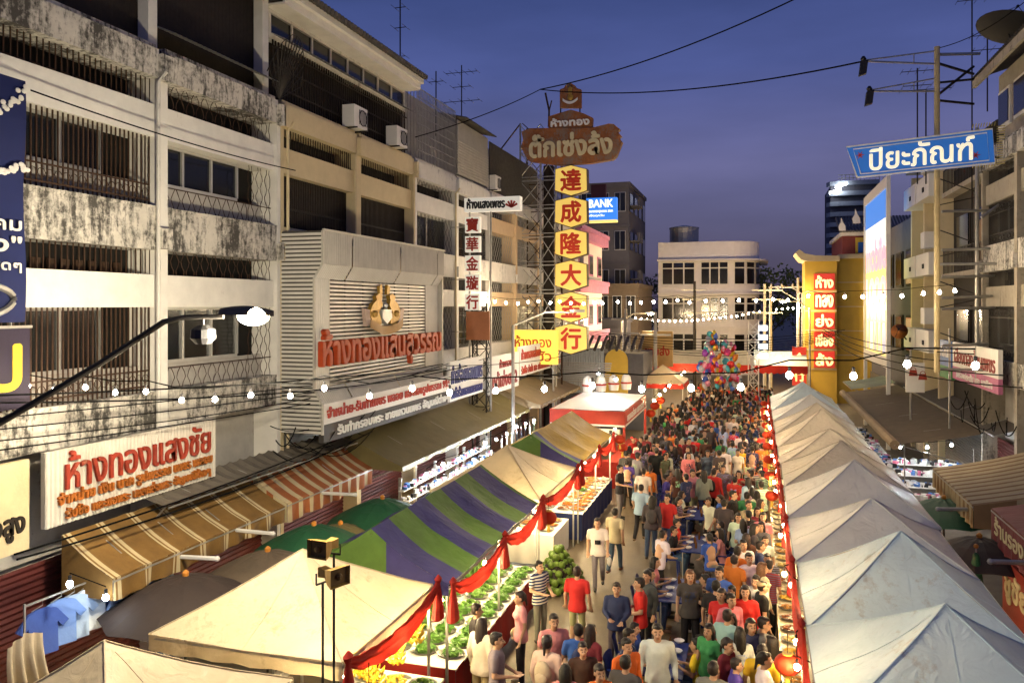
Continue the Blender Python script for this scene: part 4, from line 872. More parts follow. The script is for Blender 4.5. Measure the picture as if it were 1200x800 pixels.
x0, x1, z0, z1 = rect_px(1061, 425, 1083, 459, 33); T, P_ = board('shop_sign', 'upright white board with red handbag pictures on the right', (x0, 33, z0), X3, Z3, -Y3, x1 - x0, z1 - z0, .1, WHITEP)
for i, (dx, dz) in enumerate(((.1, .62), (.42, .48))):
    o = MB(); o.prism([(0, 0), (.3, 0), (.26, .22), (.04, .22)], (x0 + dx, 32.9, z0 + dz), X3, Z3, -Y3, .02); o.tube([(x0 + dx + .15 + .09 * math.cos(t * PI / 6), 32.88, z0 + dz + .22 + .1 * math.sin(t * PI / 6)) for t in range(7)], .015, 0, 4); o.build('handbag_print', pm('brown_red_print', (.35, .05, .03), .6), P_)
def dish(u, v, z, r, label, matl, ax):
    c = at_z(u, v, z); T = thing('satellite_dish', label, 'satellite dish', c); o = MB(); M = Matrix.Translation(c) @ Vector(ax).normalized().to_track_quat('Z', 'Y').to_matrix().to_4x4()
    b = MB(); b.lathe([(1e-4, -.22 * r)] + [(r * k / 6, -.22 * r + .22 * r * (k / 6) ** 2) for k in range(1, 7)] + [(r * 1.03, .01 * r)], (0, 0, 0), 24)
    o.v = [tuple(M @ Vector(p)) for p in b.v]; o.f = b.f; o.m = b.m; o.build('reflector', matl, T, True)
    o = MB(); 
    for k in range(3): o.bar(M @ Vector((r * .9 * math.cos(k * 2.1), r * .9 * math.sin(k * 2.1), 0)), M @ Vector((0, 0, r * .8)), .012 * max(1, r))
    o.ball(M @ Vector((0, 0, r * .8)), .05 * max(1, r), 6); o.build('feed_arm', IRON, T)
    o = MB(); o.bar(M @ Vector((0, 0, -.2 * r)), c + Vector((.3, .2, -r * 1.1)), .03); o.build('mount', IRON, T)
dish(1054, 388, 33, .32, 'small orange satellite dish beside the white handbag board', pm('orange_dish', (.45, .16, .04), .5), (-.3, -1, .4))
dish(1184, 33, 26, 1.0, 'large dark mesh satellite dish on the roof of the tan shophouse', pm('dark_mesh', (.03, .028, .026), .8), (.35, .2, 1))
# ------------------------------------------------------------------ tents
def wr(x, y, k=1.0): return .055 * k * noise.noise((x * 1.3, y * 1.3, 1.7)) + .014 * k * noise.noise((x * 4, y * 4, 9))
def legs(T, x0, x1, y0, y1, h, skip=()):
    for i, (x, y) in enumerate(((x0 + .05, y0 + .05), (x1 - .05, y0 + .05), (x0 + .05, y1 - .05), (x1 - .05, y1 - .05))):
        if i in skip: continue
        o = MB(); o.bar((x, y, 0), (x, y, h - .03), .028, 0, 4); o.build('leg', STEEL, T)
def valance(T, x0, x1, y0, y1, e, mat, ht=.24, sides='lrfb'):
    o = MB()
    def side(ax, ay, bx, by, nx, ny):
        o.grid(lambda u, v: (ax + (bx - ax) * u + nx * (.015 + .03 * (1 - v) * math.sin(u * 31 + ax)), ay + (by - ay) * u + ny * (.015 + .03 * (1 - v) * math.sin(u * 31 + ay)), e - ht * (1 - v) + .002 - .03 * math.sin(PI * u) * v), 20, 2)
    if 'l' in sides: side(x0, y0, x0, y1, -1, 0)
    if 'r' in sides: side(x1, y0, x1, y1, 1, 0)
    if 'f' in sides: side(x0, y0, x1, y0, 0, -1)
    if 'b' in sides: side(x0, y1, x1, y1, 0, 1)
    return o.build('valance', mat, T, True)
def frame(T, x0, x1, y0, y1, e, p):
    o = MB(); c = ((x0 + x1) / 2, (y0 + y1) / 2, p - .08)
    for a, b in (((x0, y0), (x1, y0)), ((x1, y0), (x1, y1)), ((x1, y1), (x0, y1)), ((x0, y1), (x0, y0))): o.bar((*a, e - .05), (*b, e - .05), .02)
    for a in ((x0, y0), (x1, y0), (x1, y1), (x0, y1)): o.bar((*a, e - .06), c, .018)
    o.build('frame', STEEL, T)
def pyramid_tent(label, x0, x1, y0, y1, e, p, mat, val=None, valh=.24, grp=None, n=32, sides='lrfb'):
    T = thing('canopy_tent', label, 'tent', ((x0 + x1) / 2, (y0 + y1) / 2, 0), grp)
    def fn(u, v):
        a, b = 2 * u - 1, 2 * v - 1; d = max(abs(a), abs(b)); q = min(abs(a), abs(b)) / max(d, 1e-6)
        h = e + (p - e) * ((1 - d) - .10 * math.sin(PI * d) * (1 - .5 * q)) - .035 * (1 - q) * d ** 3
        x, y = x0 + (x1 - x0) * u, y0 + (y1 - y0) * v
        edge = 1 - d ** 6
        return (x, y, h + wr(x, y, 1.0) * edge * (1 - q ** 4 * .7))
    o = MB(); o.hips(fn, n); o.build('roof', mat, T, False)
    for cx_, cy_ in ((0, 0), (1, 0), (0, 1), (1, 1)):
        o = MB(); o.tube([Vector(fn(cx_ + (.5 - cx_) * t / 10, cy_ + (.5 - cy_) * t / 10)) + Z3 * .006 for t in range(11)], .012, 0, 4); o.build('hip_seam', mat, T)
    for a_, b_ in ((.5, 0), (0, .5), (1, .5)):
        o = MB(); o.tube([Vector(fn(a_ + (.5 - a_) * t / 10, b_ + (.5 - b_) * t / 10)) + Z3 * .002 for t in range(10)], .007, 0, 4); o.build('panel_seam', mat, T)
    valance(T, x0, x1, y0, y1, e, val or mat, valh, sides); legs(T, x0, x1, y0, y1, e); frame(T, x0, x1, y0, y1, e, p)
    return T
GR = 'white pyramid tents in the right-hand row'
tints = [TENTW, TENTW, TENTW, TENTC, TENTW, TENTC, TENTC, TENTC, TENTC, TENTW, TENTW]
DUST = pm('beige_tent', (.60, .53, .41), .4, var=.12, vs=1.5, bump=.6, bs=3.2, stain=.5, scol=(.36, .30, .22), ss=.8, trans=.18, dist=2.2, bd=.08)
TENTP = pm('pale_tent', (.74, .73, .67), .35, var=.12, vs=1.5, bump=.6, bs=3, stain=.5, scol=(.42, .38, .30), ss=.8, trans=.18, dist=1.6, bd=.07)
RT = []
ord_ = ['', 'second', 'third', 'fourth', 'fifth', 'sixth', 'seventh', 'eighth', 'ninth', 'tenth']
for k in range(11):
    yc = 10.9 + 3.08 * k
    lab = 'white pyramid tent facing the maroon shop canopy, at the near end of the row' if k == 0 else ('white pyramid tent closing the right-hand row by the gold shop pylon' if k == 10 else '%s pyramid tent of the right-hand row counted from its near end' % ord_[k])
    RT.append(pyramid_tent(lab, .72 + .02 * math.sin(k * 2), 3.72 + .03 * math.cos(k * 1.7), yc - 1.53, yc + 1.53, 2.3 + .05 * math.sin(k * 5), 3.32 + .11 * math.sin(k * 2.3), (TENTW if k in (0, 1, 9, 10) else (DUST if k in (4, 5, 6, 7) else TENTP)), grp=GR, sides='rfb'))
pyramid_tent('cream pyramid tent beside the loudspeaker poles, next to the striped gable tent', -8.3, -5.2, 9.35, 12.4, 2.3, 3.22, TENTC)
pyramid_tent('cream pyramid tent in front of the clothes stall with blue shirts', -8.75, -5.7, 5.9, 8.95, 2.2, 3.1, TENTC)
pyramid_tent('pale cream pyramid tent between the striped and the olive gable tents', -7.9, -5.0, 18.65, 22.6, 2.3, 3.2, TENTC)
pyramid_tent('cream pyramid tent with red valance beyond the red and white booth', -6.6, -3.9, 46, 49.4, 2.55, 3.5, TENTC, REDC, .3)
def gable_tent(label, x0, x1, y0, y1, e, p, mats, mfn, gmfn):
    T = thing('gable_tent', label, 'tent', ((x0 + x1) / 2, (y0 + y1) / 2, 0)); xm = (x0 + x1) / 2
    def fn(u, v):
        a = abs(2 * u - 1); x, y = x0 + (x1 - x0) * u, y0 + (y1 - y0) * v
        bay = abs(math.sin(v * PI * 3)); h = e + (p - e) * ((1 - a) - .07 * math.sin(PI * a)) - .05 * bay * (1 - (2 * a - 1) ** 2) - .04 * bay * a
        return (x, y, h + wr(x, y, .9) * (.3 + .7 * math.sin(PI * min(1, a))))
    o = MB(); o.grid(fn, 22, 42, mfn=mfn); o.build('roof', mats, T)
    o = MB()
    for i in range(10):
        u0, u1 = i / 10, (i + 1) / 10; h0, h1 = fn(u0, 0)[2], fn(u1, 0)[2]
        o.add([(x0 + (x1 - x0) * u0, y0, e - .2), (x0 + (x1 - x0) * u1, y0, e - .2), (x0 + (x1 - x0) * u1, y0, h1), (x0 + (x1 - x0) * u0, y0, h0)], [(0, 1, 2, 3)], gmfn((u0 + u1) / 2))
    o.build('gable_end', mats, T); legs(T, x0, x1, y0, y1, e); 
    for y in (y0 + (y1 - y0) / 2,):
        o = MB(); o.bar((x1 - .05, y, 0), (x1 - .05, y, e - .05), .028); o.build('leg', STEEL, T)
    o = MB(); o.bar((xm, y0, p - .1), (xm, y1, p - .1), .02)
    for x in (x0, x1): o.bar((x, y0, e - .08), (x, y1, e - .08), .02)
    o.build('frame', STEEL, T); return T
gable_tent('green and blue striped gable tent with red swags along its eave', -7.85, -4.95, 12.5, 18.3, 2.3, 3.12, [TGREEN, TBLUE], lambda u, v: 1 if int(v * 7 + .15) % 2 == 0 else 0, lambda u: 1 if (u < .1 or u > .62) else 0)
gable_tent('olive yellow gable tent next to the red and white booth', -7.9, -4.95, 22.9, 28.4, 2.35, 3.15, [TOLIV, TGREEN, TBLUE], lambda u, v: 0 if v > .12 else (1 if v < .05 else 2), lambda u: 2 if u > .6 else 1)

# red and white booth with a printed fascia
T = thing('market_booth', 'red and white square booth with brightly lit white top', 'stall', (-6.2, 33, 0))
o = MB(); o.grid(lambda u, v: (-7.6 + 2.85 * u, 30 + 6 * v, 3.0 + .35 * (1 - max(abs(2 * u - 1), abs(2 * v - 1))) + wr(u * 3, v * 6, .6)), 12, 16); o.build('roof', WHITEP, T)
o = MB()
o.box(-7.62, -4.72, 29.96, 30, 2.42, 2.98); o.box(-4.75, -4.71, 30.0, 36, 2.42, 2.98); o.box(-7.66, -7.62, 30, 36, 2.42, 2.98); F_ = o.build('fascia', REDP, T)
o = MB(); o.box(-7.62, -4.72, 29.94, 29.958, 2.40, 2.47); o.box(-4.708, -4.695, 30, 36, 2.40, 2.47); o.build('white_trim', WHITEP, F_)
o = MB(); o.text('ของอร่อย เยาวราช', (-4.71, 30.5, 2.55), Y3, Z3, X3, 4.6, .32, .02, .012); o.build('lettering', WHITEP, F_)
for i in range(4):
    o = MB(); o.lathe([(.22, 0), (.26, .3), (.2, .62), (.05, .75)], (-7.4 + i * .5, 36.1 + i * .6, 3.0), 10); o.lathe([(.27, .28), (.27, .36)], (-7.4 + i * .5, 36.1 + i * .6, 3.0), 10, 1); o.build('roof_ornament', [WHITEP, REDP], T)
o = MB()
for x, y in ((-7.6, 30), (-4.75, 30), (-7.6, 36), (-4.75, 36)): o.box(x - .05, x + .05, y - .05, y + .05, 0, 2.45)
o.build('post', REDP, T)
o = MB(); o.box(-7.4, -5.0, 30.2, 30.7, 0, 1.0); o.box(-5.5, -5.0, 30.7, 35.8, 0, 1.0); o.build('counter', REDC, T)
o = MB(); o.box(-7.4, -7.3, 30.7, 35.8, .2, 2.2); Pq = o.build('menu_panel', WHITEP, T)
o = MB(); o.text('ชา กาแฟ น้ำผลไม้', (-7.3, 31, 1.6), Y3, Z3, X3, 4, .3, .01, .01); o.build('lettering', BLACKP, Pq)
T2 = thing('hanging_sign', 'white banner with black letters hung below the booth fascia', 'sign', (-5.6, 29.7, 1.9)); o = MB(); o.box(-6.2, -4.85, 29.7, 29.74, 1.95, 2.35); P_ = o.build('panel', WHITEP, T2); o = MB(); o.text('อร่อยเด็ด', (-6.1, 29.7, 2.02), X3, Z3, -Y3, 1.15, .27, .01, .014); o.build('lettering', BLACKP, P_)

# ------------------------------------------------------------------ red swags
def swag(label, x, y0, y1, e, side, arcs=1, drop=.32, s_=.16):
    T = thing('red_swag', label, 'drapery', (x, y0, e), 'red cloth swags on the tent eaves')
    for a in range(arcs):
        ya, yb = y0 + (y1 - y0) * a / arcs, y0 + (y1 - y0) * (a + 1) / arcs
        o = MB(); o.grid(lambda u, v: (x + side * (.05 + .05 * math.sin(v * 13 + u * 3)), ya + (yb - ya) * u, e - s_ * 4 * u * (1 - u) - drop * (1 - v) * (.35 + .65 * math.sin(PI * u) ** .6) + .012 * math.sin(u * 40)), 24, 8); o.build('drape', REDC, T, True)
    for q in [y0 + (y1 - y0) * a / arcs for a in range(arcs + 1)]:
        o = MB(); o.lathe([(.02, .1), (.1, .03), (.05, -.06), (.12, -.35), (.17, -.62), (.10, -.66)], (x + side * .05, q, e), 9, 0, .6, 1); o.build('knot', REDC, T)
swag('red cloth swag on the cream tent beside the loudspeaker poles', -5.17, 9.35, 12.45, 2.36, 1)
swag('red cloth swags along the striped gable tent', -4.92, 12.5, 18.3, 2.33, 1, 2)
swag('red cloth swag on the pale cream tent beside the pomelo heap', -4.97, 18.65, 22.6, 2.33, 1)
swag('red cloth swags along the olive yellow gable tent', -4.92, 22.9, 28.4, 2.38, 1, 2)
for k in range(11):
    yc = 10.9 + 3.08 * k
    swag('red cloth swag on the %s' % ('near white tent' if k == 0 else ('last tent of the right-hand row' if k == 10 else '%s tent right of the street from the near one' % ord_[k])), .70, yc - 1.53, yc + 1.53, 2.3, -1, 1, .46, .12)

# ------------------------------------------------------------------ awnings and canopies
def awning(label, xb_, xf, y0, y1, zb, zf, mats, n, drop=.38, stripe=None, name='awning', rib=0, thick=True):
    T = thing(name, label, 'awning', ((xb_ + xf) / 2, (y0 + y1) / 2, 0)); s = 1 if xf > xb_ else -1
    sf = stripe or (lambda u: 0)
    o = MB(); o.grid(lambda u, v: (xb_ + (xf - xb_) * v, y0 + (y1 - y0) * u, zb + (zf - zb) * v - .05 * math.sin(PI * v) + (.02 * (1 if int(u * rib * 2) % 2 else -1) if rib else .012 * noise.noise((u * 20, v * 3, 1)))), n, 6, mfn=lambda u, v: sf(u)); o.build('sheet', mats, T)
    if drop:
        o = MB(); o.grid(lambda u, v: (xf + s * .01 + s * .03 * math.sin(u * 60) * (1 - v), y0 + (y1 - y0) * u, zf - drop * (1 - v) - .02 * math.sin(u * 25) * (1 - v)), n, 2, mfn=lambda u, v: sf(u)); o.build('front_flap', mats, T)
        o = MB(); k = 6; o.grid(lambda u, v: (xb_ + (xf - xb_) * u, y0 - .005, (zf - drop) + ((zb + (zf - zb) * u - .05 * math.sin(PI * u)) - (zf - drop)) * v), k, 1, mfn=lambda u, v: sf(.01) if int(u * 6) % 3 else sf(.5 / 9)); o.build('side_flap', mats, T)
    o = MB()
    for q in range(4):
        y = y0 + (y1 - y0) * (q + .5) / 4; o.bar((xb_, y, zb - .06), (xf, y, zf - .06), .02); 
    o.bar((xf, y0, zf - .05), (xf, y1, zf - .05), .022); o.bar((xf - s * .15, y0 + .1, zf - .06), (xb_, y0 + .1, zf - .7), .02); o.bar((xf - s * .15, y1 - .1, zf - .06), (xb_, y1 - .1, zf - .7), .02)
    o.build('frame', STEEL, T); return T
def st2(u, k=9):
    f = (u * k) % 1; return 1 if (f < .07 or .13 < f < .20) else 0
awning('ochre striped awning with narrow cream double stripes below the corrugated gold sign', -11.0, -9.95, 10.4, 15.3, 3.2, 2.58, [YAWN, YSTR], 126, .36, lambda u: st2(u, 7))
awning('orange awning with broad cream stripes next to the ochre awning', -11.0, -9.95, 15.4, 19.5, 3.25, 2.6, [OAWN, YSTR], 90, .42, lambda u: 1 if (u * 9) % 1 < .42 else 0)
awning('large olive tarp canopy over the white-lit goods stall', -10.85, -9.1, 19.6, 32.2, 3.5, 2.65, [OLIVE], 60, .12)
awning('tan tarp canopy beyond the large olive canopy', -10.6, -8.7, 32.5, 40.5, 3.5, 2.8, [pm('tan_tarp', (.28, .21, .12), .7, var=.2)], 40, .15)
awning('grey sheet ledge above the ochre awning', -11.15, -10.4, 12.2, 19.5, 3.52, 3.3, [pm('old_sheet', (.15, .13, .10), .8, stain=.4)], 60, 0, rib=20)
awning('dark brown tarp canopy over the bright stall on the right pavement', 6.95, 4.35, 28.4, 44.6, 2.95, 2.5, [BRNT], 60, .0)
o = MB(); o.tube([(4.35, 28.4 + i * .9, 2.46 + .02 * (i % 2)) for i in range(19)], .16, 0, 8); o.build('rolled_edge', pm('tan_roll', (.30, .22, .13), .8), bpy.data.objects['awning.005'])
MB_ = awning('corrugated metal awning with tan stripes in front of the right shophouse', 7.1, 4.6, 19.7, 23.9, 3.25, 2.6, [pm('tan_metal', (.40, .32, .19), .5, metal=.2, var=.2), pm('brown_metal', (.22, .13, .06), .6, metal=.2)], 66, .5, lambda u: 1 if (u * 11) % 1 < .4 else 0, rib=33)
awning('maroon shop canopy with worn cream lettering beyond the near white tent', 7.2, 4.75, 14.6, 18.9, 3.4, 2.75, [pm('maroon_canopy', (.16, .035, .04), .7, var=.2, stain=.15)], 40, .7)
o = MB(); o.text('ร้านรองเท้า', (4.73, 18.6, 2.3), -Y3, Z3, -X3, 2.6, .36, .01, .012); o.build('lettering', CRL, bpy.data.objects['awning.007'])
T, P_ = board('shop_sign', 'red vertical board with cream letters under the maroon canopy', (4.9, 18.4, .6), -Y3, Z3, -X3, 3.0, 1.3, .08, pm('red_board', (.28, .03, .02), .6, stain=.2))
o = MB(); o.text('ชูชัยพร', (4.82, 18.2, 1.1), -Y3, Z3, -X3, 2.4, .6, .02, .03); o.build('lettering', CRL, P_)
awning('pale green sheet roof beyond the brown tarp canopy', 7.0, 4.9, 45.5, 50, 3.0, 2.6, [pm('pale_green_sheet', (.30, .38, .30), .6)], 20, 0, rib=14)
awning('dark sheet roof over the back of the bright right stall', 9, 6.98, 27.5, 43, 3.8, 3.05, [ROOF], 40, 0, rib=40)
def pole(label, a, b, r, mat, grp=None): 
    o = MB(); o.bar(a, b, r, 0, 6); o.ball(b, r * 1.25, 6); return tag(o.build('pole', mat), label, 'pole', grp)
for i, (a, b) in enumerate((((-10.0, 12.0, 2.45), (-8.95, 11.7, 2.6)), ((-10.0, 13.6, 2.5), (-8.9, 13.3, 2.6)), ((-10.0, 16.9, 2.5), (-8.9, 16.6, 2.6)))):
    pole(('white awning pole jutting out above the dark umbrella', 'white awning pole jutting out at the far half of the ochre awning', 'white awning pole jutting out from the orange awning')[i], a, b, .04, WHITEP)
pole('grey pipe jutting from the maroon canopy towards the tents', (5.2, 16.4, 2.4), (4.0, 16.0, 2.45), .045, STEEL); pole('steel pipe jutting from the corrugated metal awning', (4.7, 20.2, 2.4), (3.95, 20.0, 2.4), .045, STEEL)
pole('tall thin post with a bulb on the brown tarp canopy', (6.2, 29.6, 2.9), (6.2, 29.6, 6.2), .035, STEEL); pole('thin post standing behind the brown tarp canopy', (5.6, 33, 2.7), (5.6, 33, 5.3), .035, STEEL)

# umbrellas
def umbrella(label, x, y, h, r, mat, n=10):
    T = thing('market_umbrella', label, 'umbrella', (x, y, 0), 'market umbrellas along the left pavement')
    o = MB(); vs = [(x, y, h)]; fs = []
    for k in range(1, 5):
        for j in range(n * 2):
            t = 2 * PI * j / (n * 2); rr = r * k / 4 * (1 if j % 2 == 0 else .95); vs.append((x + rr * math.cos(t), y + rr * math.sin(t), h - .42 * r * (k / 4) ** 1.5 - (.0 if j % 2 == 0 else -.02)))
    m = n * 2
    fs += [(0, 1 + j, 1 + (j + 1) % m) for j in range(m)] + [(1 + k * m + j, 1 + (k + 1) * m + j, 1 + (k + 1) * m + (j + 1) % m, 1 + k * m + (j + 1) % m) for k in range(3) for j in range(m)]
    o.add(vs, fs); o.build('canopy', mat, T)
    o = MB(); o.bar((x, y, 0), (x, y, h - .02), .025, 0, 6)
    for j in range(n): t = 2 * PI * j / n; o.bar((x, y, h - .05), (x + r * .97 * math.cos(t), y + r * .97 * math.sin(t), h - .42 * r - .01), .008, 0, 3)
    o.build('pole', IRON, T); o = MB(); o.lathe([(.05, 0), (.06, .06), (.02, .1)], (x, y, h - .01), 8); o.build('cap', pm('orange_cap', (.5, .2, .03), .5), T)
umbrella('dark brown market umbrella beside the blue shirts', -9.2, 11.2, 2.45, 1.35, UMBD)
umbrella('brown market umbrella between the dark one and the cream tent', -8.75, 12.9, 2.4, 1.3, UMBB)
umbrella('green market umbrella behind the striped gable tent, nearer the ochre awning', -8.85, 14.7, 2.4, 1.3, UMBG)
umbrella('green market umbrella behind the striped gable tent, nearer the orange awning', -8.5, 17.2, 2.4, 1.35, UMBG)
umbrella('low olive umbrella squeezed between the two green ones', -8.9, 15.9, 2.1, 1.2, OLIVE)

umbrella('dark green umbrella in the alley beside the corrugated metal awning', 4.4, 21.6, 2.3, 1.15, UMBG)
umbrella('black umbrella in the alley beside the maroon canopy', 4.45, 18.6, 2.2, 1.1, UMBD)
# ------------------------------------------------------------------ bulbs, strings, lanterns
def bulb_mesh(r):
    m = MB(); m.lathe([(.3 * r, 1.5 * r), (.45 * r, 1.2 * r), (.85 * r, .65 * r), (r, 0), (.8 * r, -.6 * r), (.35 * r, -.93 * r), (.01, -r)][::-1], (0, 0, 0), 10); return m
def light_string(label, pts, mat, r, cable_pts=None, drop=.12):
    T = thing('light_string', label, 'string lights', pts[0]); off = Vector(pts[0])
    o = MB(); cp = cable_pts or [p + Vector((0, 0, drop + r * 1.5)) for p in pts]; o.tube(cp, .011, 0, 4); o.build('cable', CABLE, T)
    src = bulb_mesh(r).build('bulb', mat, None); src.parent = T; src.location = Vector(pts[0]) - off
    so_ = MB(); so_.lathe([(r * .5, r * 1.2), (r * .55, r * 2.6), (r * .2, r * 2.9)], (0, 0, 0), 7); ss_ = so_.build('socket', BLACKP, None); ss_.parent = T; ss_.location = src.location
    for me_o in (src,): 
        for p_ in me_o.data.polygons: p_.use_smooth = True
    for p in pts[1:]:
        for s0 in (src, ss_):
            c = s0.copy(); COL.objects.link(c); c.parent = T; c.location = Vector(p) - off
    return T
S1 = [(-8, 449), (33, 452), (63, 457), (100, 454), (135, 460), (171, 459), (213, 469), (252, 468), (294, 463), (340, 464), (380, 455), (433, 464), (483, 455), (527, 460), (581, 458), (638, 456), (694, 452), (752, 456), (810, 455), (868, 454), (925, 440), (1000, 441), (1063, 427), (1143, 429)]
light_string('string of large warm bulbs crossing the street above the near tents', [at_z(u, v, 12.6 - (u - 33) / 1110 * 4.6) for u, v in S1], BULBS, .036)
S2 = [(542, 351), (555, 351), (567, 352.5), (580, 353.5), (593, 355), (607, 355.5), (619, 354), (631, 353), (645, 355), (656, 353.5), (669, 355.5), (684, 356), (697, 355), (706, 355.5), (724, 354), (738, 355.5), (751, 354.5), (766, 354), (780, 354), (794, 352), (808, 354.5), (827, 353), (847, 352.5), (866, 352), (886, 352.5), (906, 351), (923, 352), (947, 347), (968, 352), (990, 348), (1011, 348), (1035, 347), (1057, 347), (1082, 344), (1101, 343), (1119, 341)]
light_string('string of warm bulbs crossing the street level with the sign tower', [at_z(u, v, 35 - (u - 542) / 577 * 13.5) for u, v in S2], BULB2, .046)
S3 = [(745 + i * 6.6, 373 + 3.2 * math.sin(i * .22) - (0 if i < 18 else (i - 18) * 1.15)) for i in range(33)]
light_string('string of small bulbs sagging in front of the white curved building', [at_z(u, v, 62) for u, v in S3], BULBF, .055)
def hang_bulbs(label, pts, mat, r=.042):
    return light_string(label, [Vector(p) for p in pts], mat, r, drop=.1)
hang_bulbs('row of warm bulbs under the red swags and inside the right-hand tents', [(.58 + .06 * math.sin(i * 3) + (.75 if i % 3 == 1 else 0), 9.8 + i * 1.05, 1.92 + .1 * math.sin(i * 1.7)) for i in range(33)], BULB, .042)  # every third bulb set unseen inside the tents to light roofs from below
hang_bulbs('warm bulbs hung in the cream tent above the bananas', [(-5.5, 9.9, 1.8), (-5.4, 11.0, 1.85), (-5.5, 12.0, 1.8)], BULBL)
hang_bulbs('warm bulbs hung over the vegetables under the striped gable tent', [(-5.25, 12.9, 1.85), (-5.2, 14.0, 1.8), (-5.2, 15.1, 1.82), (-5.25, 16.3, 1.8), (-5.2, 17.5, 1.85)], BULBL)
hang_bulbs('warm bulbs hung under the pale cream tent by the pomelos', [(-5.3, 19.2, 1.85), (-5.2, 20.3, 1.85), (-5.3, 21.6, 1.9)], BULBL)
hang_bulbs('warm bulbs hung over the trays under the olive yellow gable tent', [(-5.3, 23.3, 1.9), (-5.2, 24.3, 1.9), (-5.3, 25.4, 1.85), (-5.2, 26.5, 1.9), (-5.3, 27.6, 1.9)], BULBL)
hang_bulbs('bulbs inside the red and white booth and along its front', [(-5.2, 30.6, 2.2), (-6.2, 30.4, 2.2), (-5.1, 32, 2.2), (-5.1, 34, 2.2), (-6.2, 33, 2.3)], BULB)
hang_bulbs('white bulbs along the olive canopy above the goods stall', [(-8.75, 20.4 + i * 1.25, 2.3 + .06 * math.sin(i * 2)) for i in range(10)], BULBW, .045)
hang_bulbs('white bulbs above the goods of the right pavement stall', [(4.7, 29.6, 2.2), (5.4, 28.9, 2.35), (6.2, 29.3, 2.4), (4.65, 33, 2.2), (4.65, 37, 2.2)], BULBW, .045)
hang_bulbs('white bulbs over the blue shirts of the clothes stall', [(-10.0, 9.6, 2.75), (-9.9, 10.2, 2.35)], BULBC, .05)
hang_bulbs('lamps under the canopy at the end of the street', [(-5 + i * 1.3, 57, 2.6) for i in range(6)], BULB, .05)
hang_bulbs('booth lamps standing above the white top of the red booth', [(-5.4, 32, 4.0), (-6.6, 34.5, 4.0)], BULBW, .055)
hang_bulbs('warm bulbs over the crowd beyond the red and white booth', [(-4.6, 38 + i * 2.4, 2.5) for i in range(8)], BULB, .06)
def lantern(x, y, z, r, label):
    T = thing('red_lantern', label, 'lantern', (x, y, z), 'red paper lanterns')
    o = MB(); n = 16; vs_prof = [(max(.01, math.sin(PI * i / 8) * r), -math.cos(PI * i / 8) * r * .82) for i in range(1, 8)]
    o.lathe(vs_prof, (x, y, z), n); o.build('shade', pm('red_lantern_paper', (.55, .05, .015), .6, trans=.4, bump=0), T, True)
    o = MB(); o.lathe([(r * .38, r * .74), (r * .40, r * .86)], (x, y, z), 10); o.lathe([(r * .38, -r * .88), (r * .40, -r * .74)], (x, y, z), 10); o.build('gold_rim', pm('gold_rim', (.6, .4, .06), .4, metal=.5), T)
    o = MB(); o.lathe([(.02, -r * .86), (r * .2, -r * 1.3), (r * .24, -r * 1.75)], (x, y, z), 7); o.build('tassel', pm('yellow_tassel', (.6, .38, .05), .7), T)
    o = MB(); o.bar((x, y, z + r * .8), (x, y, z + r * .8 + .3), .006); o.build('cord', CABLE, T)
for i, (x, y, z, r, l) in enumerate(((.45, 12.3, 1.75, .19, 'round red lantern hanging by the near white tent'), (-5.0, 9.7, 1.75, .16, 'red lantern hanging under the swag of the cream tent by the bananas'), (-4.85, 18.9, 1.8, .2, 'red lantern at the corner of the pale cream tent'), (-4.7, 28.7, 2.15, .2, 'red lantern hanging at the end of the olive gable tent'), (-4.7, 29.3, 1.75, .2, 'low red lantern between the olive tent and the booth'), (-4.55, 36.4, 2.1, .22, 'red lantern at the far corner of the red booth'), (-4.5, 37.5, 2.3, .22, 'red lantern beyond the red booth'), (-4.4, 39, 2.4, .22, 'red lantern before the red-valanced tent'))): lantern(x, y, z, r, l)
for i in range(9): lantern(.42, 22.2 + i * 2.6, 1.95, .17, 'red lantern in the row under the right-hand tent edge')

# ------------------------------------------------------------------ street lamps
T = thing('street_lamp', 'street lamp on a long dark arm in front of the mouldy white block', 'street lamp', at_z(0, 500, 10.6))
zl = 10.8; o = MB(); o.tube([at_z(-60, 530, zl), at_z(40, 472, zl), at_z(120, 424, zl), at_z(192, 377, zl), at_z(215, 372, zl), at_z(262, 371, zl)], .05, 0, 8, .035); o.build('arm', IRON, T)
c = at_z(290, 372, zl); ax = (at_z(320, 372, zl) - at_z(260, 370, zl)).normalized(); sd = ax.cross(Z3)
o = MB()
def hd(u, v): # hood
    t = u; w_ = .17 * (math.sin(PI * min(1, .12 + t * .88)) ** .5); a = PI * v
    return c + ax * ((t - .5) * .72) + sd * (w_ * math.cos(a)) + Z3 * (.03 + .13 * math.sin(a) * (.5 + .5 * math.sin(PI * min(1, .1 + .85 * t))))
o.grid(hd, 14, 10); o.build('hood', pm('lamp_hood', (.10, .08, .06), .5, metal=.3), T, True)
o = MB(); o.ball(c + ax * .08 + Z3 * .02, .17, 14, 0, .75, 1.35, 1); o.build('lens', LAMPE, T, True)
lamp('lamp_light', c + ax * .08 - Z3 * .26, 1450, (1, .86, .62), .2, T)
q = at_z(238, 391, zl); o = MB(); o.lathe([(.06, .12), (.16, .06), (.17, -.06), (.10, -.14)], q, 12); o.bar(q + Z3 * .1, q + Z3 * .24, .02); o.lathe([(.165, -.05), (.15, -.02)], q, 12); o.build('spot_head', BLACKP, T)
o = MB(); o.bar(at_z(-60, 530, zl), at_z(-60, 530, zl) - Z3 * 4.5, .08, 0, 8); o.build('post', STEEL, T)
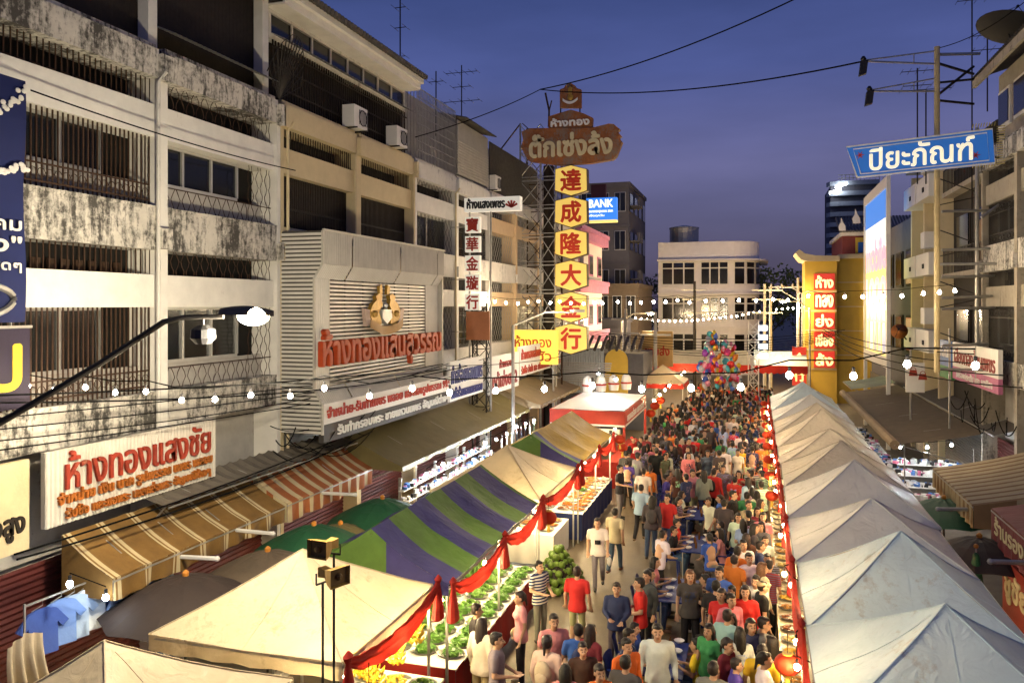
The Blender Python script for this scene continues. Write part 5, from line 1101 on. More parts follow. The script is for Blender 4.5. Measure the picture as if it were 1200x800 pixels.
def street_lamp(label, head, base, e, arm_px=None, lit=True, col=(1, .7, .3)):
    T = thing('street_lamp', label, 'street lamp', (base[0], base[1], 0)); h = Vector(head); b = Vector((base[0], base[1], h.z - .5))
    o = MB(); o.tube([(base[0], base[1], 0), b], .08, 0, 8, .06); o.tube([b, b.lerp(h, .5) + Z3 * .25, h], .04, 0, 6); o.build('post', STEEL, T)
    d = (h - b); d.z = 0; d.normalize(); o = MB(); o.obox(h - d * .1 - d.cross(Z3) * .12, d * .65, d.cross(Z3) * .24, Z3 * .12); o.build('hood', STEEL, T)
    if lit:
        o = MB(); o.ball(h + d * .25 - Z3 * .02, .16, 10, 0, .5, 1.3, 1); o.build('lens', LAMPE, T); lamp('lamp_light', h + d * .25 - Z3 * .22, e, col, .12, T)
street_lamp('lit street lamp on a white post left of the white curved building', at_z(758, 367, 52), (at_z(728, 400, 52).x, at_z(728, 400, 52).y), 1200)
street_lamp('lit street lamp near the yellow gold shop', at_z(922, 353, 55), (3.6, 58.5), 1300)
street_lamp('unlit street lamp in front of the hexagonal character panels', at_z(672, 366, 33), (-9.0, 29.5), 0, lit=False)
street_lamp('grey street lamp post beside the gold shop pylon', at_z(916, 337, 60), (3.3, 62), 0, lit=False)

# ------------------------------------------------------------------ loudspeakers on poles
def horn(label, u, v, z, ang, pole_u, vbot, front):
    c = at_z(u, v, z); T = thing('loudspeaker', label, 'loudspeaker', (c.x, c.y, 0), 'horn loudspeakers on the tent poles'); d = Vector((math.sin(ang), -math.cos(ang), 0)); r_ = d.cross(Z3)
    o = MB(); k = 4; secs = [(0, .15, .115), (-.12, .11, .09), (-.24, .05, .05), (-.36, .06, .06)]; vs = []
    for t, a, b in secs: vs += [c + d * t + r_ * (sx * a) + Z3 * (sz * b) for sx, sz in ((-1, -1), (1, -1), (1, 1), (-1, 1))]
    fs = [(i * 4 + j, i * 4 + (j + 1) % 4, (i + 1) * 4 + (j + 1) % 4, (i + 1) * 4 + j) for i in range(3) for j in range(4)] + [(12, 13, 14, 15)]
    o.add(vs, fs); o.build('horn', pm('ochre_horn', (.36, .22, .05), .5, var=.15), T)
    o = MB(); o.add([c - d * .05 + r_ * (sx * .13) + Z3 * (sz * .1) for sx, sz in ((-1, -1), (1, -1), (1, 1), (-1, 1))], [(0, 1, 2, 3)]); o.ball(c - d * .03, .045, 8); o.build('throat', pm('dark_ochre', (.12, .07, .02), .6), T)
    b = c - d * .34 - Z3 * .14; o = MB(); o.bar((b.x, b.y, 0), b, .018, 0, 6); o.bar(b - r_ * .1, b + r_ * .1, .014); o.bar(b - r_ * .1, b - r_ * .1 + Z3 * .14, .01); o.bar(b + r_ * .1, b + r_ * .1 + Z3 * .14, .01); o.build('pole', IRON, T)
horn('ochre horn loudspeaker facing the street on the taller thin pole', 371, 644, 9.9, -.15, 0, 0, 1)
horn('ochre horn loudspeaker turned sideways on the lower thin pole', 399, 676, 9.7, 1.2, 0, 0, 0)

# ------------------------------------------------------------------ cables and antennas
def cable(label, pts, r=.014): 
    o = MB(); o.tube(pts, r, 0, 4); return tag(o.build('overhead_cable', CABLE), label, 'cable', 'overhead cables')
cable('black cable sagging from the tower top to the floodlight arm on the right', sag(at_y(633, 105, 37), at_z(1012, 72, 24.7), .5, 20), .03)
cable('black cable rising from the tower across the open sky', sag(at_y(633, 105, 37), at_z(940, -5, 30), .4, 16), .03)
cable('black cable from the tower to the roof of the cream shophouse', sag(at_y(633, 105, 37), (XL + .4, 24.3, 12.6), .15), .022)
cable('grey cable strung across the upper bays of the mouldy white block', sag((XL + .45, 8.6, 10.4), (XL + .45, 17, 10.3), .12), .014)
for i, (a, b, d) in enumerate((((-10.2, 8.4, 5.75), (-9.7, 24, 5.1), .15), ((-10.2, 8.4, 5.65), (-9.6, 26, 4.9), .3), ((-9.6, 24, 5.05), (-8.2, 48, 4.9), .4), ((-10.4, 9, 3.35), (-10.3, 19, 3.6), .12), ((-10.35, 9, 3.28), (-10.2, 20, 3.5), .2))):
    cable('black cable bundle along the left shopfronts', sag(a, b, d), .018)
for i in range(7):
    cable('black cable across the street end, looping between the utility poles', sag((-9.2 - i * .1, 44 + i, 5.6 - i * .12), (4.6, 46 + i * 1.5, 5.7 - i * .14), .5 + .1 * i, 22), .022)
for i in range(4):
    cable('black cable in the loose bundle across the lower left facade', sag((XL + .5 + .1 * i, 8.2, 4.9 + .17 * i), (XL + 1.4, 25 + i * 2, 4.6 + .2 * ((i * 3) % 4)), .1 + .13 * ((i * 5) % 3)), .013)
for i in range(4):
    cable('thick cable hanging along the right shopfronts', sag((5.6 + i * .1, 24 - i, 5.7 - i * .2), (4.4, 58, 5.6 - i * .2), .35 + .1 * i, 20), .022)
cable('thin cable from the roof dish to the pipe frame', sag(at_z(1200, 3, 24), at_z(1098, 57, 25), .2), .015)
rnd = random.Random(3)
for i in range(14):
    y0 = rnd.uniform(15, 18.5); cable('tangled cable end in the bundle above the orange awning', sag((-10.5 + rnd.uniform(0, .5), y0, rnd.uniform(3.5, 4.4)), (-10.3 + rnd.uniform(0, .5), y0 + rnd.uniform(.8, 2.2), rnd.uniform(3.5, 4.3)), rnd.uniform(.1, .45)), .013)
for i in range(10):
    y0 = rnd.uniform(24, 30); cable('tangled cable end in the bundle behind the brown canopy on the right', sag((6.4 + rnd.uniform(0, .5), y0, rnd.uniform(3.2, 4.4)), (6.3 + rnd.uniform(0, .5), y0 + rnd.uniform(.8, 3.2), rnd.uniform(3.2, 4.3)), rnd.uniform(.1, .6)), .016)
def antenna(label, x, y, z0, z1, bars_, rot=0):
    o = MB(); o.bar((x, y, z0), (x, y, z1), .025, 0, 5); dx, dy = math.cos(rot), math.sin(rot)
    for (zz, ln, els) in bars_:
        o.bar((x - dx * ln, y - dy * ln, zz), (x + dx * ln, y + dy * ln, zz), .015)
        for k in range(els): t = -1 + 2 * k / max(1, els - 1); L_ = .45 - .12 * abs(t); o.bar((x + dx * ln * t - dy * L_, y + dy * ln * t + dx * L_, zz), (x + dx * ln * t + dy * L_, y + dy * ln * t - dx * L_, zz), .009, 0, 3)
    tag(o.build('tv_antenna', IRON), label, 'antenna', 'rooftop antennas')
p = at_x(413, 55, XL - 3); antenna('low television antenna behind the tiled eave of the cream shophouse', p.x, p.y, p.z - 1, p.z + .5, [(p.z, .7, 5), (p.z + .4, .6, 4)])
p = at_x(469, 100, XL - .6); antenna('tall thin mast with short rungs at the end of the cream shophouse roof', p.x, p.y, 13, p.z + 3.6, [(p.z + 1, .2, 2), (p.z + 2, .22, 2), (p.z + 2.7, .2, 2)])
p = at_x(541, 130, XL - .5); antenna('wide television antenna above the louvred roof box', p.x, p.y, 13.5, p.z + 1.9, [(p.z + 1.6, .7, 6), (p.z + .4, .8, 5), (p.z + 1, .4, 3)])
p = at_x(511, 105, XL - .5); antenna('small antenna beside the steel roof cage', p.x, p.y, 13.5, p.z + .7, [(p.z + .3, .3, 3)])
for i, (u, v0, v1) in enumerate(((1139, -20, 165), (1075, 80, 165), (1085, 105, 165), (1157, 38, 80))):
    a, b = at_z(u, v1, 27.5), at_z(u, v0, 27.5); antenna(('very tall mast behind the pipe frame', 'television antenna with many rungs left of the pipe frame', 'short antenna post with one crossbar left of the pipe frame', 'short rooftop antenna near the large mesh dish')[i], a.x, a.y, a.z - (1.5 if i else 4), b.z, [(b.z - .1, .5, 5), (b.z - .6, .45, 4)] if i != 2 else [(b.z, .8, 3)])

# ------------------------------------------------------------------ street end
T = thing('event_canopy', 'long white canopy with red scalloped valance across the street end', 'tent', (-2, 57, 0))
for i, (x0, x1) in enumerate(((-7.8, -3.4), (-3.2, -.3), (-.1, 3.3))):
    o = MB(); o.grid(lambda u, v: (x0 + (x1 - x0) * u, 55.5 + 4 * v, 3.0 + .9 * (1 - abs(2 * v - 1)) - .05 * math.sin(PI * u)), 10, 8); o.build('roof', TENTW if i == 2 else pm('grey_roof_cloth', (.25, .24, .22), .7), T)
    o = MB(); o.grid(lambda u, v: (x0 + (x1 - x0) * u, 55.45, 2.55 - .09 * abs(math.sin(u * PI * 9)) * (1 - v) + .47 * v), 54, 2); o.build('valance', REDC, T)
    for x in (x0, x1): o = MB(); o.bar((x, 55.5, 0), (x, 55.5, 3), .05); o.build('leg', STEEL, T)
T = thing('lighting_truss', 'white lattice lighting truss standing near the balloon seller', 'scaffold', (0, 54, 0))
xa_, xb2 = at_y(877, 400, 54).x, at_y(889, 400, 54).x
o = MB()
for x in (xa_, xb2):
    for y in (54, 54.7): o.bar((x, y, 0), (x, y, 6), .05)
for i in range(9):
    z = i * .66; o.bar((xa_, 54, z), (xb2, 54, z + .66), .03); o.bar((xb2, 54, z), (xa_, 54, z + .66), .03); o.bar((xa_, 54, z), (xb2, 54, z), .03); o.bar((xb2, 54, z), (xb2, 54.7, z + .66), .03)
o.build('lattice', WHITEP, T)
for i in range(4):
    o = MB(); o.obox((xb2 + .05, 53.8, 3.6 + i * .6), (.5, 0, 0), (0, .3, 0), (0, 0, .3)); o.build('floodlight', em('truss_flood', (.85, .95, 1), 6), T)
for i, (u, y) in enumerate(((896, 62), (903, 64), (814, 60), (768, 48), (733, 50))):
    b = at_y(u, 400, y); T = thing('utility_pole', ('concrete utility pole right of the white curved building', 'second concrete utility pole right of the white curved building', 'dark pole in front of the white curved building', 'short utility pole with transformer near the arched shopfront', 'white utility post beside the lit street lamp')[i], 'pole', (b.x, b.y, 0))
    o = MB(); o.tube([(b.x, b.y, 0), (b.x, b.y, (8.6, 8.4, 8.8, 6.6, 6.8)[i])], .15, 0, 8, .10); o.build('shaft', GREYP if i != 2 else IRON, T)
    o = MB()
    for z in (5.2, 6.1) if i > 2 else (6.4, 7.4, 8.1): o.box(b.x - .9, b.x + .9, b.y - .06, b.y + .06, z, z + .1)
    o.build('crossarm', STEEL, T)
T = thing('utility_pole', 'crossarm pole with insulators behind the gold shop eave', 'pole', (3.2, 66, 0)); o = MB(); o.tube([(3.2, 66, 0), (3.2, 66, 9.2)], .14, 0, 8, .1); o.build('shaft', GREYP, T)
o = MB(); o.box(1.0, 4.6, 65.95, 66.05, 8.4, 8.5)
for i in range(5): o.lathe([(.07, 0), (.09, .12), (.04, .25)], (1.2 + i * .8, 66, 8.5), 6)
o.bar((1.6, 66, 8.4), (3.2, 66, 7.4), .04); o.bar((4.4, 66, 8.4), (3.2, 66, 7.4), .04); o.build('crossarm', STEEL, T)
# balloon bunch
T = thing('balloon_bunch', 'tall bunch of colourful foil balloons above the crowd', 'balloons', (-1.9, 48, 1.4)); bc = at_y(843, 425, 48); rnd = random.Random(11)
bm_ = MB(); bm_.ball((0, 0, 0), .2, 10, 0, 1.1, 1, .55); bm_.lathe([(.01, -.25), (.03, -.21)], (0, 0, 0), 6)
bsrc = None; BAL = pm('foil_balloon', None, .25, metal=.35, var=.1, bump=0, coord='obj')
bcol = [(.75, .08, .25), (.85, .35, .5), (.1, .2, .7), (.8, .65, .06), (.6, .6, .65), (.35, .08, .5), (.1, .5, .6), (.75, .75, .75), (.8, .3, .05), (.7, .05, .05)]
for i in range(120):
    if i < 104:
        t = rnd.random(); a = rnd.uniform(0, 2 * PI); z = -1.5 + 2.7 * t; rr = 1.15 * math.sqrt(max(.05, 1 - ((t - .4) / .72) ** 2)) * rnd.uniform(.7, 1.05); p = bc + Vector((rr * math.cos(a), .8 * rr * math.sin(a), z))
    else:
        k = i - 104; p = at_y(834 + rnd.uniform(-4, 6), 408 - k * 1.15, 48)
    if bsrc is None: ob = bm_.build('balloon', BAL, None, True); bsrc = ob
    else: ob = bsrc.copy(); COL.objects.link(ob)
    ob.parent = T; ob.location = p - Vector(T.location); ob.rotation_euler = (rnd.uniform(-.5, .5), rnd.uniform(-.5, .5), rnd.uniform(0, 6)); c = rnd.choice(bcol); ob.color = (*c, 1); s_ = rnd.uniform(.75, 1.15); ob.scale = (s_, s_, s_)
o = MB()
for i in range(20): a = rnd.uniform(0, 6.28); o.bar((bc.x, bc.y, 1.4), bc + Vector((.8 * math.cos(a), .6 * math.sin(a), rnd.uniform(-1, .8))), .006, 0, 3)
o.build('strings', CABLE, T)
# arched shopfront on the left, far
T = thing('arched_shopfront', 'small pale shopfront with an arched opening and sheet roof beyond the tower', 'shop', (-9.5, 46, 0))
o = MB(); corrug(o, (-10.8, 44.6, 2.0), (2.6, 0, 0), (0, 0, 2.6), 18, .02, Y3); o.build('corrugated_wall', pm('bluish_sheet', (.42, .46, .50), .5, metal=.2), T)
o = MB(); o.prism([(0, 0), (0, 1.9)] + [(.65 - .65 * math.cos(PI * k / 10), 1.9 + .65 * math.sin(PI * k / 10)) for k in range(11)] + [(1.3, 0)], (-8.15, 44.55, 2.0), X3, Z3, Y3, .1); o.build('arch', GOLDW, T)
o = MB(); o.box(-6.8, -4.9, 50, 50.3, 3.2, 5.4); W = o.build('lit_panel', pm('tan_panel', (.5, .33, .12), .6), T); o = MB(); o.text('ขายส่ง', (-6.6, 50, 3.9), X3, Z3, -Y3, 1.5, .6, .02, .02); o.build('lettering', REDP, W)
o = MB()
for i in range(12): o.tube([(-10.8 + i * .42, 44.3, 4.5), (-10.8 + i * .42, 46, 5.2)], .09, 0, 6)
o.build('sheet_roof', ROOF, T)
o = MB(); o.box(-10.8, -6.0, 44.75, 49, 0, 4.3); o.build('wall', GREYB, T)
o = MB()
for i in range(9): o.obox((-9.9 + i * .02, 40.8, 3.0 + i * .12), (2.6, 0, 0), (0, .2, 0), (0, 0, .05))
o.build('stepped_slats', STEEL, T)
# ------------------------------------------------------------------ stalls
def counter(label, x0, x1, y0, y1, h, skirt, top=WHITEP):
    T = thing('food_counter', label, 'counter', ((x0 + x1) / 2, (y0 + y1) / 2, 0))
    o = MB(); o.box(x0, x1, y0, y1, h - .04, h); o.build('tabletop', top, T)
    o = MB()
    sx = x1 if x1 < -3 else x0
    for (ax, ay, bx, by) in ((sx, y0, sx, y1), (x0, y0, x1, y0)):
        o.grid(lambda u, v: (ax + (bx - ax) * u + (.02 * math.sin(u * 50) * (1 - v) if ax == bx else 0), ay + (by - ay) * u - (.02 + .02 * math.sin(u * 20) * (1 - v) if ax != bx else 0), .05 + (h - .055) * v), 40, 2)
    o.build('cloth_skirt', skirt, T)
    for x, y in ((x0 + .06, y0 + .06), (x1 - .06, y0 + .06), (x0 + .06, y1 - .06), (x1 - .06, y1 - .06)):
        o = MB(); o.bar((x, y, 0), (x, y, h - .045), .02); o.build('leg', STEEL, T)
    return T
REDSK = pm('red_skirt', (.28, .015, .012), .8, var=.2); BLUSK = pm('blue_skirt', (.015, .025, .10), .8)
counter('counter of bananas and fruit under the cream tent beside the loudspeakers', -6.5, -4.95, 9.5, 12.3, .8, REDSK)
counter('long counter of leafy vegetables under the striped gable tent', -6.5, -4.9, 12.7, 18.2, .78, REDSK)
counter('white food counter under the pale cream tent', -6.6, -5.15, 20.6, 22.4, .85, WHITEP)
counter('counter of food trays with red and navy skirt under the olive tent', -6.5, -4.9, 23.1, 28.2, .82, BLUSK)
counter('long counter of hot food along the right-hand tents', .42, 1.3, 9.2, 27, .8, pm('cream_skirt', (.55, .42, .22), .8), pm('warm_steel', (.5, .42, .28), .35, metal=.5))
counter('far counter of snacks along the right-hand tents', .5, 1.3, 27.6, 44, .8, pm('tan_skirt', (.45, .25, .1), .8), pm('warm_steel', (.5, .42, .28)))
rnd = random.Random(5)
def heap(kind):
    m = MB()
    if kind == 'greens':
        for i in range(60):
            a = rnd.uniform(0, 6.28); r_ = .17 * rnd.random() ** .5; p = Vector((r_ * 1.15 * math.cos(a), r_ * math.sin(a), .05 + .13 * (1 - r_ / .18) * rnd.random() + .03)); d = Vector((rnd.uniform(-1, 1), rnd.uniform(-1, 1), rnd.uniform(-.1, .6))).normalized() * .07; e = d.cross(Z3).normalized() * .035; m.add([p - d, p + e + Z3 * .012, p + d, p - e + Z3 * .012], [(0, 1, 2, 3)])
        m.ball((0, 0, .03), .15, 10, 0, .7)
    else:
        n, r0 = {'fruit': (34, .04), 'fried': (44, .028), 'white': (26, .04), 'skewer': (30, .02)}[kind]
        for i in range(n):
            a = rnd.uniform(0, 6.28); q = .16 * rnd.random() ** .5; m.ball((q * 1.2 * math.cos(a), q * math.sin(a), .035 + .09 * (1 - q / .17) * rnd.random()), r0 * rnd.uniform(.8, 1.2), 6, 0, rnd.uniform(.6, 1), rnd.uniform(.8, 2.0 if kind in ('fried', 'skewer') else 1.1), 1)
    return m
tray = MB(); tray.lathe([(.19, 0), (.235, .05), (.25, .055), (.245, .04), (.2, .012)], (0, 0, 0), 12, 0, 1.1, .85)
def food_proto(kind, col, name):
    T = thing('food_tray', 'x', 'food tray'); a = tray.build('tray', STEEL, T); b = heap(kind).build('heap', pm('food_' + name, col, .45, var=.35, vs=12, bump=.1, coord='obj'), T); return T
FOODS = [('greens', (.08, .20, .025), 'leafy greens'), ('greens', (.14, .28, .05), 'pale green herbs'), ('fruit', (.62, .36, .03), 'yellow fruit'), ('fruit', (.55, .16, .02), 'oranges'), ('white', (.70, .62, .45), 'white dumplings'), ('fried', (.42, .20, .05), 'golden fried snacks'), ('skewer', (.30, .10, .03), 'grilled skewers'), ('fruit', (.10, .22, .03), 'green fruit'), ('white', (.60, .45, .18), 'noodles')]
protos = [food_proto(*f) for f in FOODS]; used = [False] * len(protos)
def put_food(i, x, y, z, where, s_=1.0):
    if not used[i]: T = protos[i]; used[i] = True
    else: T = copy_tree(protos[i])
    T.location = (x, y, z); T.rotation_euler = (0, 0, rnd.uniform(-.3, .3)); T.scale = (s_,) * 3; tag(T, 'metal tray heaped with %s %s' % (FOODS[i][2], where), 'food tray', 'food trays on the stall counters')
for (y0, y1, h, kinds, where, xs_) in ((9.75, 12.2, .8, (2, 3, 2, 7), 'below the bananas in the cream tent', (-6.15, -5.65, -5.2)), (12.95, 18.1, .78, (0, 1, 0, 7, 1), 'under the striped gable tent', (-6.2, -5.68, -5.17)), (20.8, 22.3, .85, (4, 5, 3), 'on the white counter by the pomelos', (-6.2, -5.5)), (23.3, 28.1, .82, (5, 3, 6, 4, 0), 'under the olive yellow tent', (-6.1, -5.55, -5.15))):
    k = int((y1 - y0) / .44)
    for j in range(k):
        for x in xs_: put_food(rnd.choice(kinds), x, y0 + (j + .5) * (y1 - y0) / k, h, where, .95)
for j in range(62):
    y = 9.5 + j * .55
    if 26.9 < y < 27.9: continue
    for x in (.66, 1.06): put_food(rnd.choice((4, 5, 6, 8, 5, 2)), x, y, .8, 'on the right-hand counters', .8)
for i, T in enumerate(protos):
    if not used[i]: put_food(i, -6.0, 21.5, .85, 'on the white counter by the pomelos')
# bananas
ban = MB()
for r_ in range(3):
    for k in range(8):
        a = 2 * PI * k / 8 + r_ * .4; pts = [(math.cos(a) * rr, math.sin(a) * rr, .12 - r_ * .12 + zz) for rr, zz in ((.02, 0), (.07, -.045), (.115, -.05), (.15, -.015), (.165, .025))]
        for j in range(4): ban.tube(pts[j:j + 2], (.012, .02, .023, .02)[j], 0, 5, (.02, .023, .02, .008)[j])
ban.bar((0, 0, -.2), (0, 0, .3), .018, 0, 5)
src = None
for i in range(7):
    p = (-5.35 - .3 * (i % 3), 10.6 + i * .24, 1.55 + .12 * math.sin(i * 2.2))
    if src is None: b = ban.build('banana_bunch', pm('banana', (.62, .42, .02), .5, var=.2, coord='obj')); src = b
    else: b = src.copy(); COL.objects.link(b)
    b.location = p; b.rotation_euler = (0, 0, i); b.scale = (.85,) * 3; tag(b, 'bunch of yellow bananas hanging under the red swag of the cream tent', 'bananas', 'hanging banana bunches')
# pomelos
pom = MB(); pom.ball((0, 0, 0), .095, 10, 0, .95); src = None
for lay, (n, rr, z) in enumerate(((26, 1.0, .10), (24, .82, .26), (18, .64, .42), (13, .46, .58), (8, .3, .73), (3, .12, .87))):
    for k in range(n):
        a = 2 * PI * k / n + lay; q = rr * (1 if k % 2 else .8)
        if src is None: b = pom.build('pomelo', pm('green_rind', (.10, .17, .02), .55, var=.25, coord='obj', bs=40, bump=.3)); src = b
        else: b = src.copy(); COL.objects.link(b)
        b.location = (-4.75 + .55 * q * math.cos(a), 19.5 + .95 * q * math.sin(a), z); b.rotation_euler = (a, k, 0); tag(b, 'green pomelo in the heap beside the pale cream tent', 'pomelo', 'heap of pomelos')
o = MB(); o.lathe([(.62, 0), (.45, .45), (.1, .8)], (-4.75, 19.5, .0), 14, 0, .8, 1.3); tag(o.build('crate_mound', WOODD), 'dark crate mound carrying the pomelo heap', 'crate')

# goods stall lit white, clothes beyond it
def junk(mb, x0, x1, y0, y1, z, n, s0, s1):
    for i in range(n):
        x, y = rnd.uniform(x0, x1), rnd.uniform(y0, y1); a, b, c_ = (rnd.uniform(s0, s1) for _ in range(3)); mi = rnd.choice((0, 0, 0, 1, 2, 3, 4)); t = rnd.uniform(0, 3)
        mb.obox((x, y, z + .002), (a * math.cos(t), a * math.sin(t), 0), (-b * math.sin(t), b * math.cos(t), 0), (0, 0, c_), mi)
JM = [WHITEP, pm('blue_goods', (.08, .2, .5), .5), BLACKP, pm('pink_goods', (.55, .15, .25), .5), pm('silver_goods', (.6, .62, .62), .3, metal=.5)]
T = thing('goods_stall', 'stepped shelves crowded with small goods, lit white below the olive canopy', 'stall', (-8.7, 23.5, 0))
for k in range(6):
    x = -8.35 - k * .16; z = .65 + k * .26
    o = MB(); o.box(x - .16, x, 19.8, 27.2, z - .03, z); S_ = o.build('shelf', WHITEP, T)
    o = MB(); junk(o, x - .13, x - .02, 19.85, 27.1, z, 170, .03, .13); q = o.build('merchandise', JM, S_); q['kind'] = 'stuff'
for y in (19.82, 22.3, 24.8, 27.15): o = MB(); o.box(-9.25, -8.3, y, y + .04, 0, .62); o.box(-9.32, -9.24, y, y + .04, 0, 2.3); o.build('support', STEEL, T)
def garment(col_i, x, y, z, facing, label, grp, s_=1.0):
    T = thing('hanging_shirt', label, 'shirt', (x, y, z), grp); cs, sn = math.cos(facing), math.sin(facing)
    prof = [(-.07, 0), (-.2, -.05), (-.36, -.26), (-.27, -.33), (-.2, -.24), (-.21, -.68), (.21, -.68), (.2, -.24), (.27, -.33), (.36, -.26), (.2, -.05), (.07, 0)]
    o = MB(); o.prism([(a * s_, b * s_) for a, b in prof], (x - .03 * sn, y + .03 * cs, z), (cs, sn, 0), Z3, (sn, -cs, 0), .06); b = o.build('cloth', GAR, T); b.color = (*col_i, 1)
    o = MB(); o.tube([(x - .16 * cs, y - .16 * sn, z - .01), (x, y, z + .05), (x, y, z + .13)], .008, 0, 4); o.build('hanger', STEEL, T)
GAR = pm('garment_cloth', None, .85, var=.15, coord='obj', bump=.3, bs=9)
for i in range(15):
    c = rnd.choice(((.75, .75, .72), (.6, .25, .3), (.2, .35, .55), (.7, .6, .3), (.03, .03, .04), (.3, .5, .35))); garment(c, -8.85 + .1 * (i % 2), 27.6 + i * .31, 2.15, PI / 2 + .3, 'garment hanging in the row past the goods shelves under the olive canopy', 'garments under the olive canopy')
for i in range(5): garment(((.05, .10, .38), (.16, .28, .62), (.38, .52, .75), (.6, .68, .8), (.09, .16, .48))[i], -10.55 + .05 * (i % 2), 9.62 + i * .3, 2.32 + .04 * (i % 2), .25 + PI / 2 - .6, ('deep blue shirt', 'bright blue shirt', 'pale blue shirt', 'blue-white shirt', 'navy blue shirt')[i] + ' hanging at the clothes stall below the ochre awning', 'blue shirts at the clothes stall', 1.05)
for i in range(4): garment(((.3, .42, .7), (.7, .72, .75), (.12, .2, .5), (.5, .6, .75))[i], -10.3, 11.0 + i * .3, 2.2, PI / 2, ('mid blue shirt', 'white shirt', 'dark blue shirt', 'washed blue shirt')[i] + ' on the inner rail behind the dark umbrella', 'blue shirts at the clothes stall')
o = MB(); o.bar((-10.55, 9.3, 2.46), (-10.4, 12.6, 2.46), .018); o.bar((-10.55, 9.3, 0), (-10.55, 9.3, 2.5), .018); o.bar((-10.4, 12.6, 0), (-10.4, 12.6, 2.5), .018); tag(o.build('clothes_rail', STEEL), 'steel clothes rail carrying the blue shirts', 'rail')
T = thing('clothes_table', 'table of folded clothes below the blue shirts', 'table', (-9.9, 10.3, 0)); o = MB(); o.box(-10.5, -9.3, 9.3, 11.6, .72, .76); o.build('tabletop', WHITEP, T)
for x, y in ((-10.4, 9.4), (-9.4, 9.4), (-10.4, 11.5), (-9.4, 11.5)): o = MB(); o.bar((x, y, 0), (x, y, .715), .022); o.build('leg', STEEL, T)
o = MB(); junk(o, -10.4, -9.5, 9.4, 11.4, .76, 90, .06, .26); q = o.build('folded_clothes', [pm('navy_cloth', (.03, .05, .14), .8), pm('lightblue_cloth', (.3, .42, .6), .8), BLACKP, WHITEP, pm('grey_cloth', (.3, .3, .32), .8)], T); q['kind'] = 'stuff'
def drape(label, pts_fn, mat):
    o = MB(); o.grid(pts_fn, 26, 14); tag(o.build('tarpaulin', mat, None, True), label, 'tarpaulin')
drape('cream tarpaulin hanging in folds at the clothes stall', lambda u, v: (-9.6 + .14 * math.sin(u * 22) * (1.2 - v) + .3 * (1 - v) * (u - .5), 8.3 + .55 * u + .1 * math.sin(v * 5), .3 + 2.2 * v - .2 * abs(u - .5)), pm('cream_tarp', (.52, .45, .33), .7, var=.2, stain=.1))
drape('grey crumpled tarpaulin under the cream sign board', lambda u, v: (-10.3 + .12 * math.sin(u * 15 + 2) + .7 * (1 - v), 7.0 + 1.2 * u, 1.6 + 1.0 * v + .12 * noise.noise((u * 5, v * 5, 2))), pm('grey_tarp', (.25, .21, .15), .8, var=.3, stain=.2))
pole('orange pole slanting beside the cream tarpaulin', (-9.4, 7.2, 1.5), (-8.7, 9.6, 1.7), .03, pm('orange_pole', (.4, .08, .03), .5))
# right pavement stall goods
T = thing('goods_stall', 'bright stall of shoes and small goods under the brown tarp canopy', 'stall', (5.6, 30, 0))
for k in range(4):
    y = 28.9 + k * .42; o = MB(); o.box(4.7, 6.8, y, y + .42, .6 + k * .3, .63 + k * .3); S_ = o.build('shelf', WHITEP, T)
    o = MB(); junk(o, 4.75, 6.7, y + .03, y + .3, .63 + k * .3, 70, .05, .18); q = o.build('merchandise', JM, S_); q['kind'] = 'stuff'
o = MB(); o.box(4.72, 6.78, 28.86, 28.89, .05, .6); o.build('purple_skirt', pm('purple_skirt', (.16, .04, .12), .8), T)
for k in range(3):
    y = 33 + k * 3.5; o = MB(); o.box(4.5, 5.3, y, y + 3, .75, .79); S_ = o.build('shelf', WHITEP, T); o = MB(); junk(o, 4.5, 5.2, y + .05, y + 2.9, .79, 90, .05, .2); q = o.build('merchandise', JM, S_); q['kind'] = 'stuff'
o = MB()
for x in (4.72, 6.76): o.bar((x, 28.9, 0), (x, 28.9, 2.4), .025)
for x, y in ((4.55, 33.1), (4.55, 39.9), (5.25, 33.1), (5.25, 39.9)): o.bar((x, y, 0), (x, y, .74), .02)
for k in range(4): o.bar((6.7, 29.1 + k * .42, 0), (6.7, 29.1 + k * .42, .6 + k * .3), .02); o.bar((4.8, 29.1 + k * .42, 0), (4.8, 29.1 + k * .42, .6 + k * .3), .02)
o.build('support', STEEL, T)
T = thing('lit_cabinet', 'mesh cabinet with orange goods at the bright right stall', 'cabinet', (6.6, 28.2, 0)); o = MB()
for i in range(14): o.bar((5.9 + i * .08, 28.1, .5), (5.9 + i * .08, 28.1, 1.7), .008); o.bar((5.9, 28.1, .5 + i * .09), (6.95, 28.1, .5 + i * .09), .008)
o.build('mesh_door', STEEL, T); o = MB(); o.box(5.9, 6.95, 28.15, 28.6, 0, .5); o.build('base', WOOD, T); o = MB(); junk(o, 6.0, 6.7, 28.2, 28.4, .5, 20, .1, .35); q = o.build('merchandise', [pm('orange_goods', (.5, .12, .02), .6)] * 5, T); q['kind'] = 'stuff'
T = thing('folded_umbrella', 'folded dark green umbrella standing between tents and maroon canopy', 'umbrella', (4.2, 17.8, 0)); o = MB(); o.lathe([(.06, .5), (.17, .8), (.15, 1.4), (.06, 2.05), (.02, 2.1)], (4.2, 17.8, 0), 10); o.build('canopy', UMBG, T); o = MB(); o.bar((4.2, 17.8, 0), (4.2, 17.8, 2.2), .02); o.build('pole', STEEL, T); o = MB(); o.ball((4.2, 17.8, 2.22), .05, 6); o.build('cap', pm('orange_cap', (.5, .2, .03)), T)
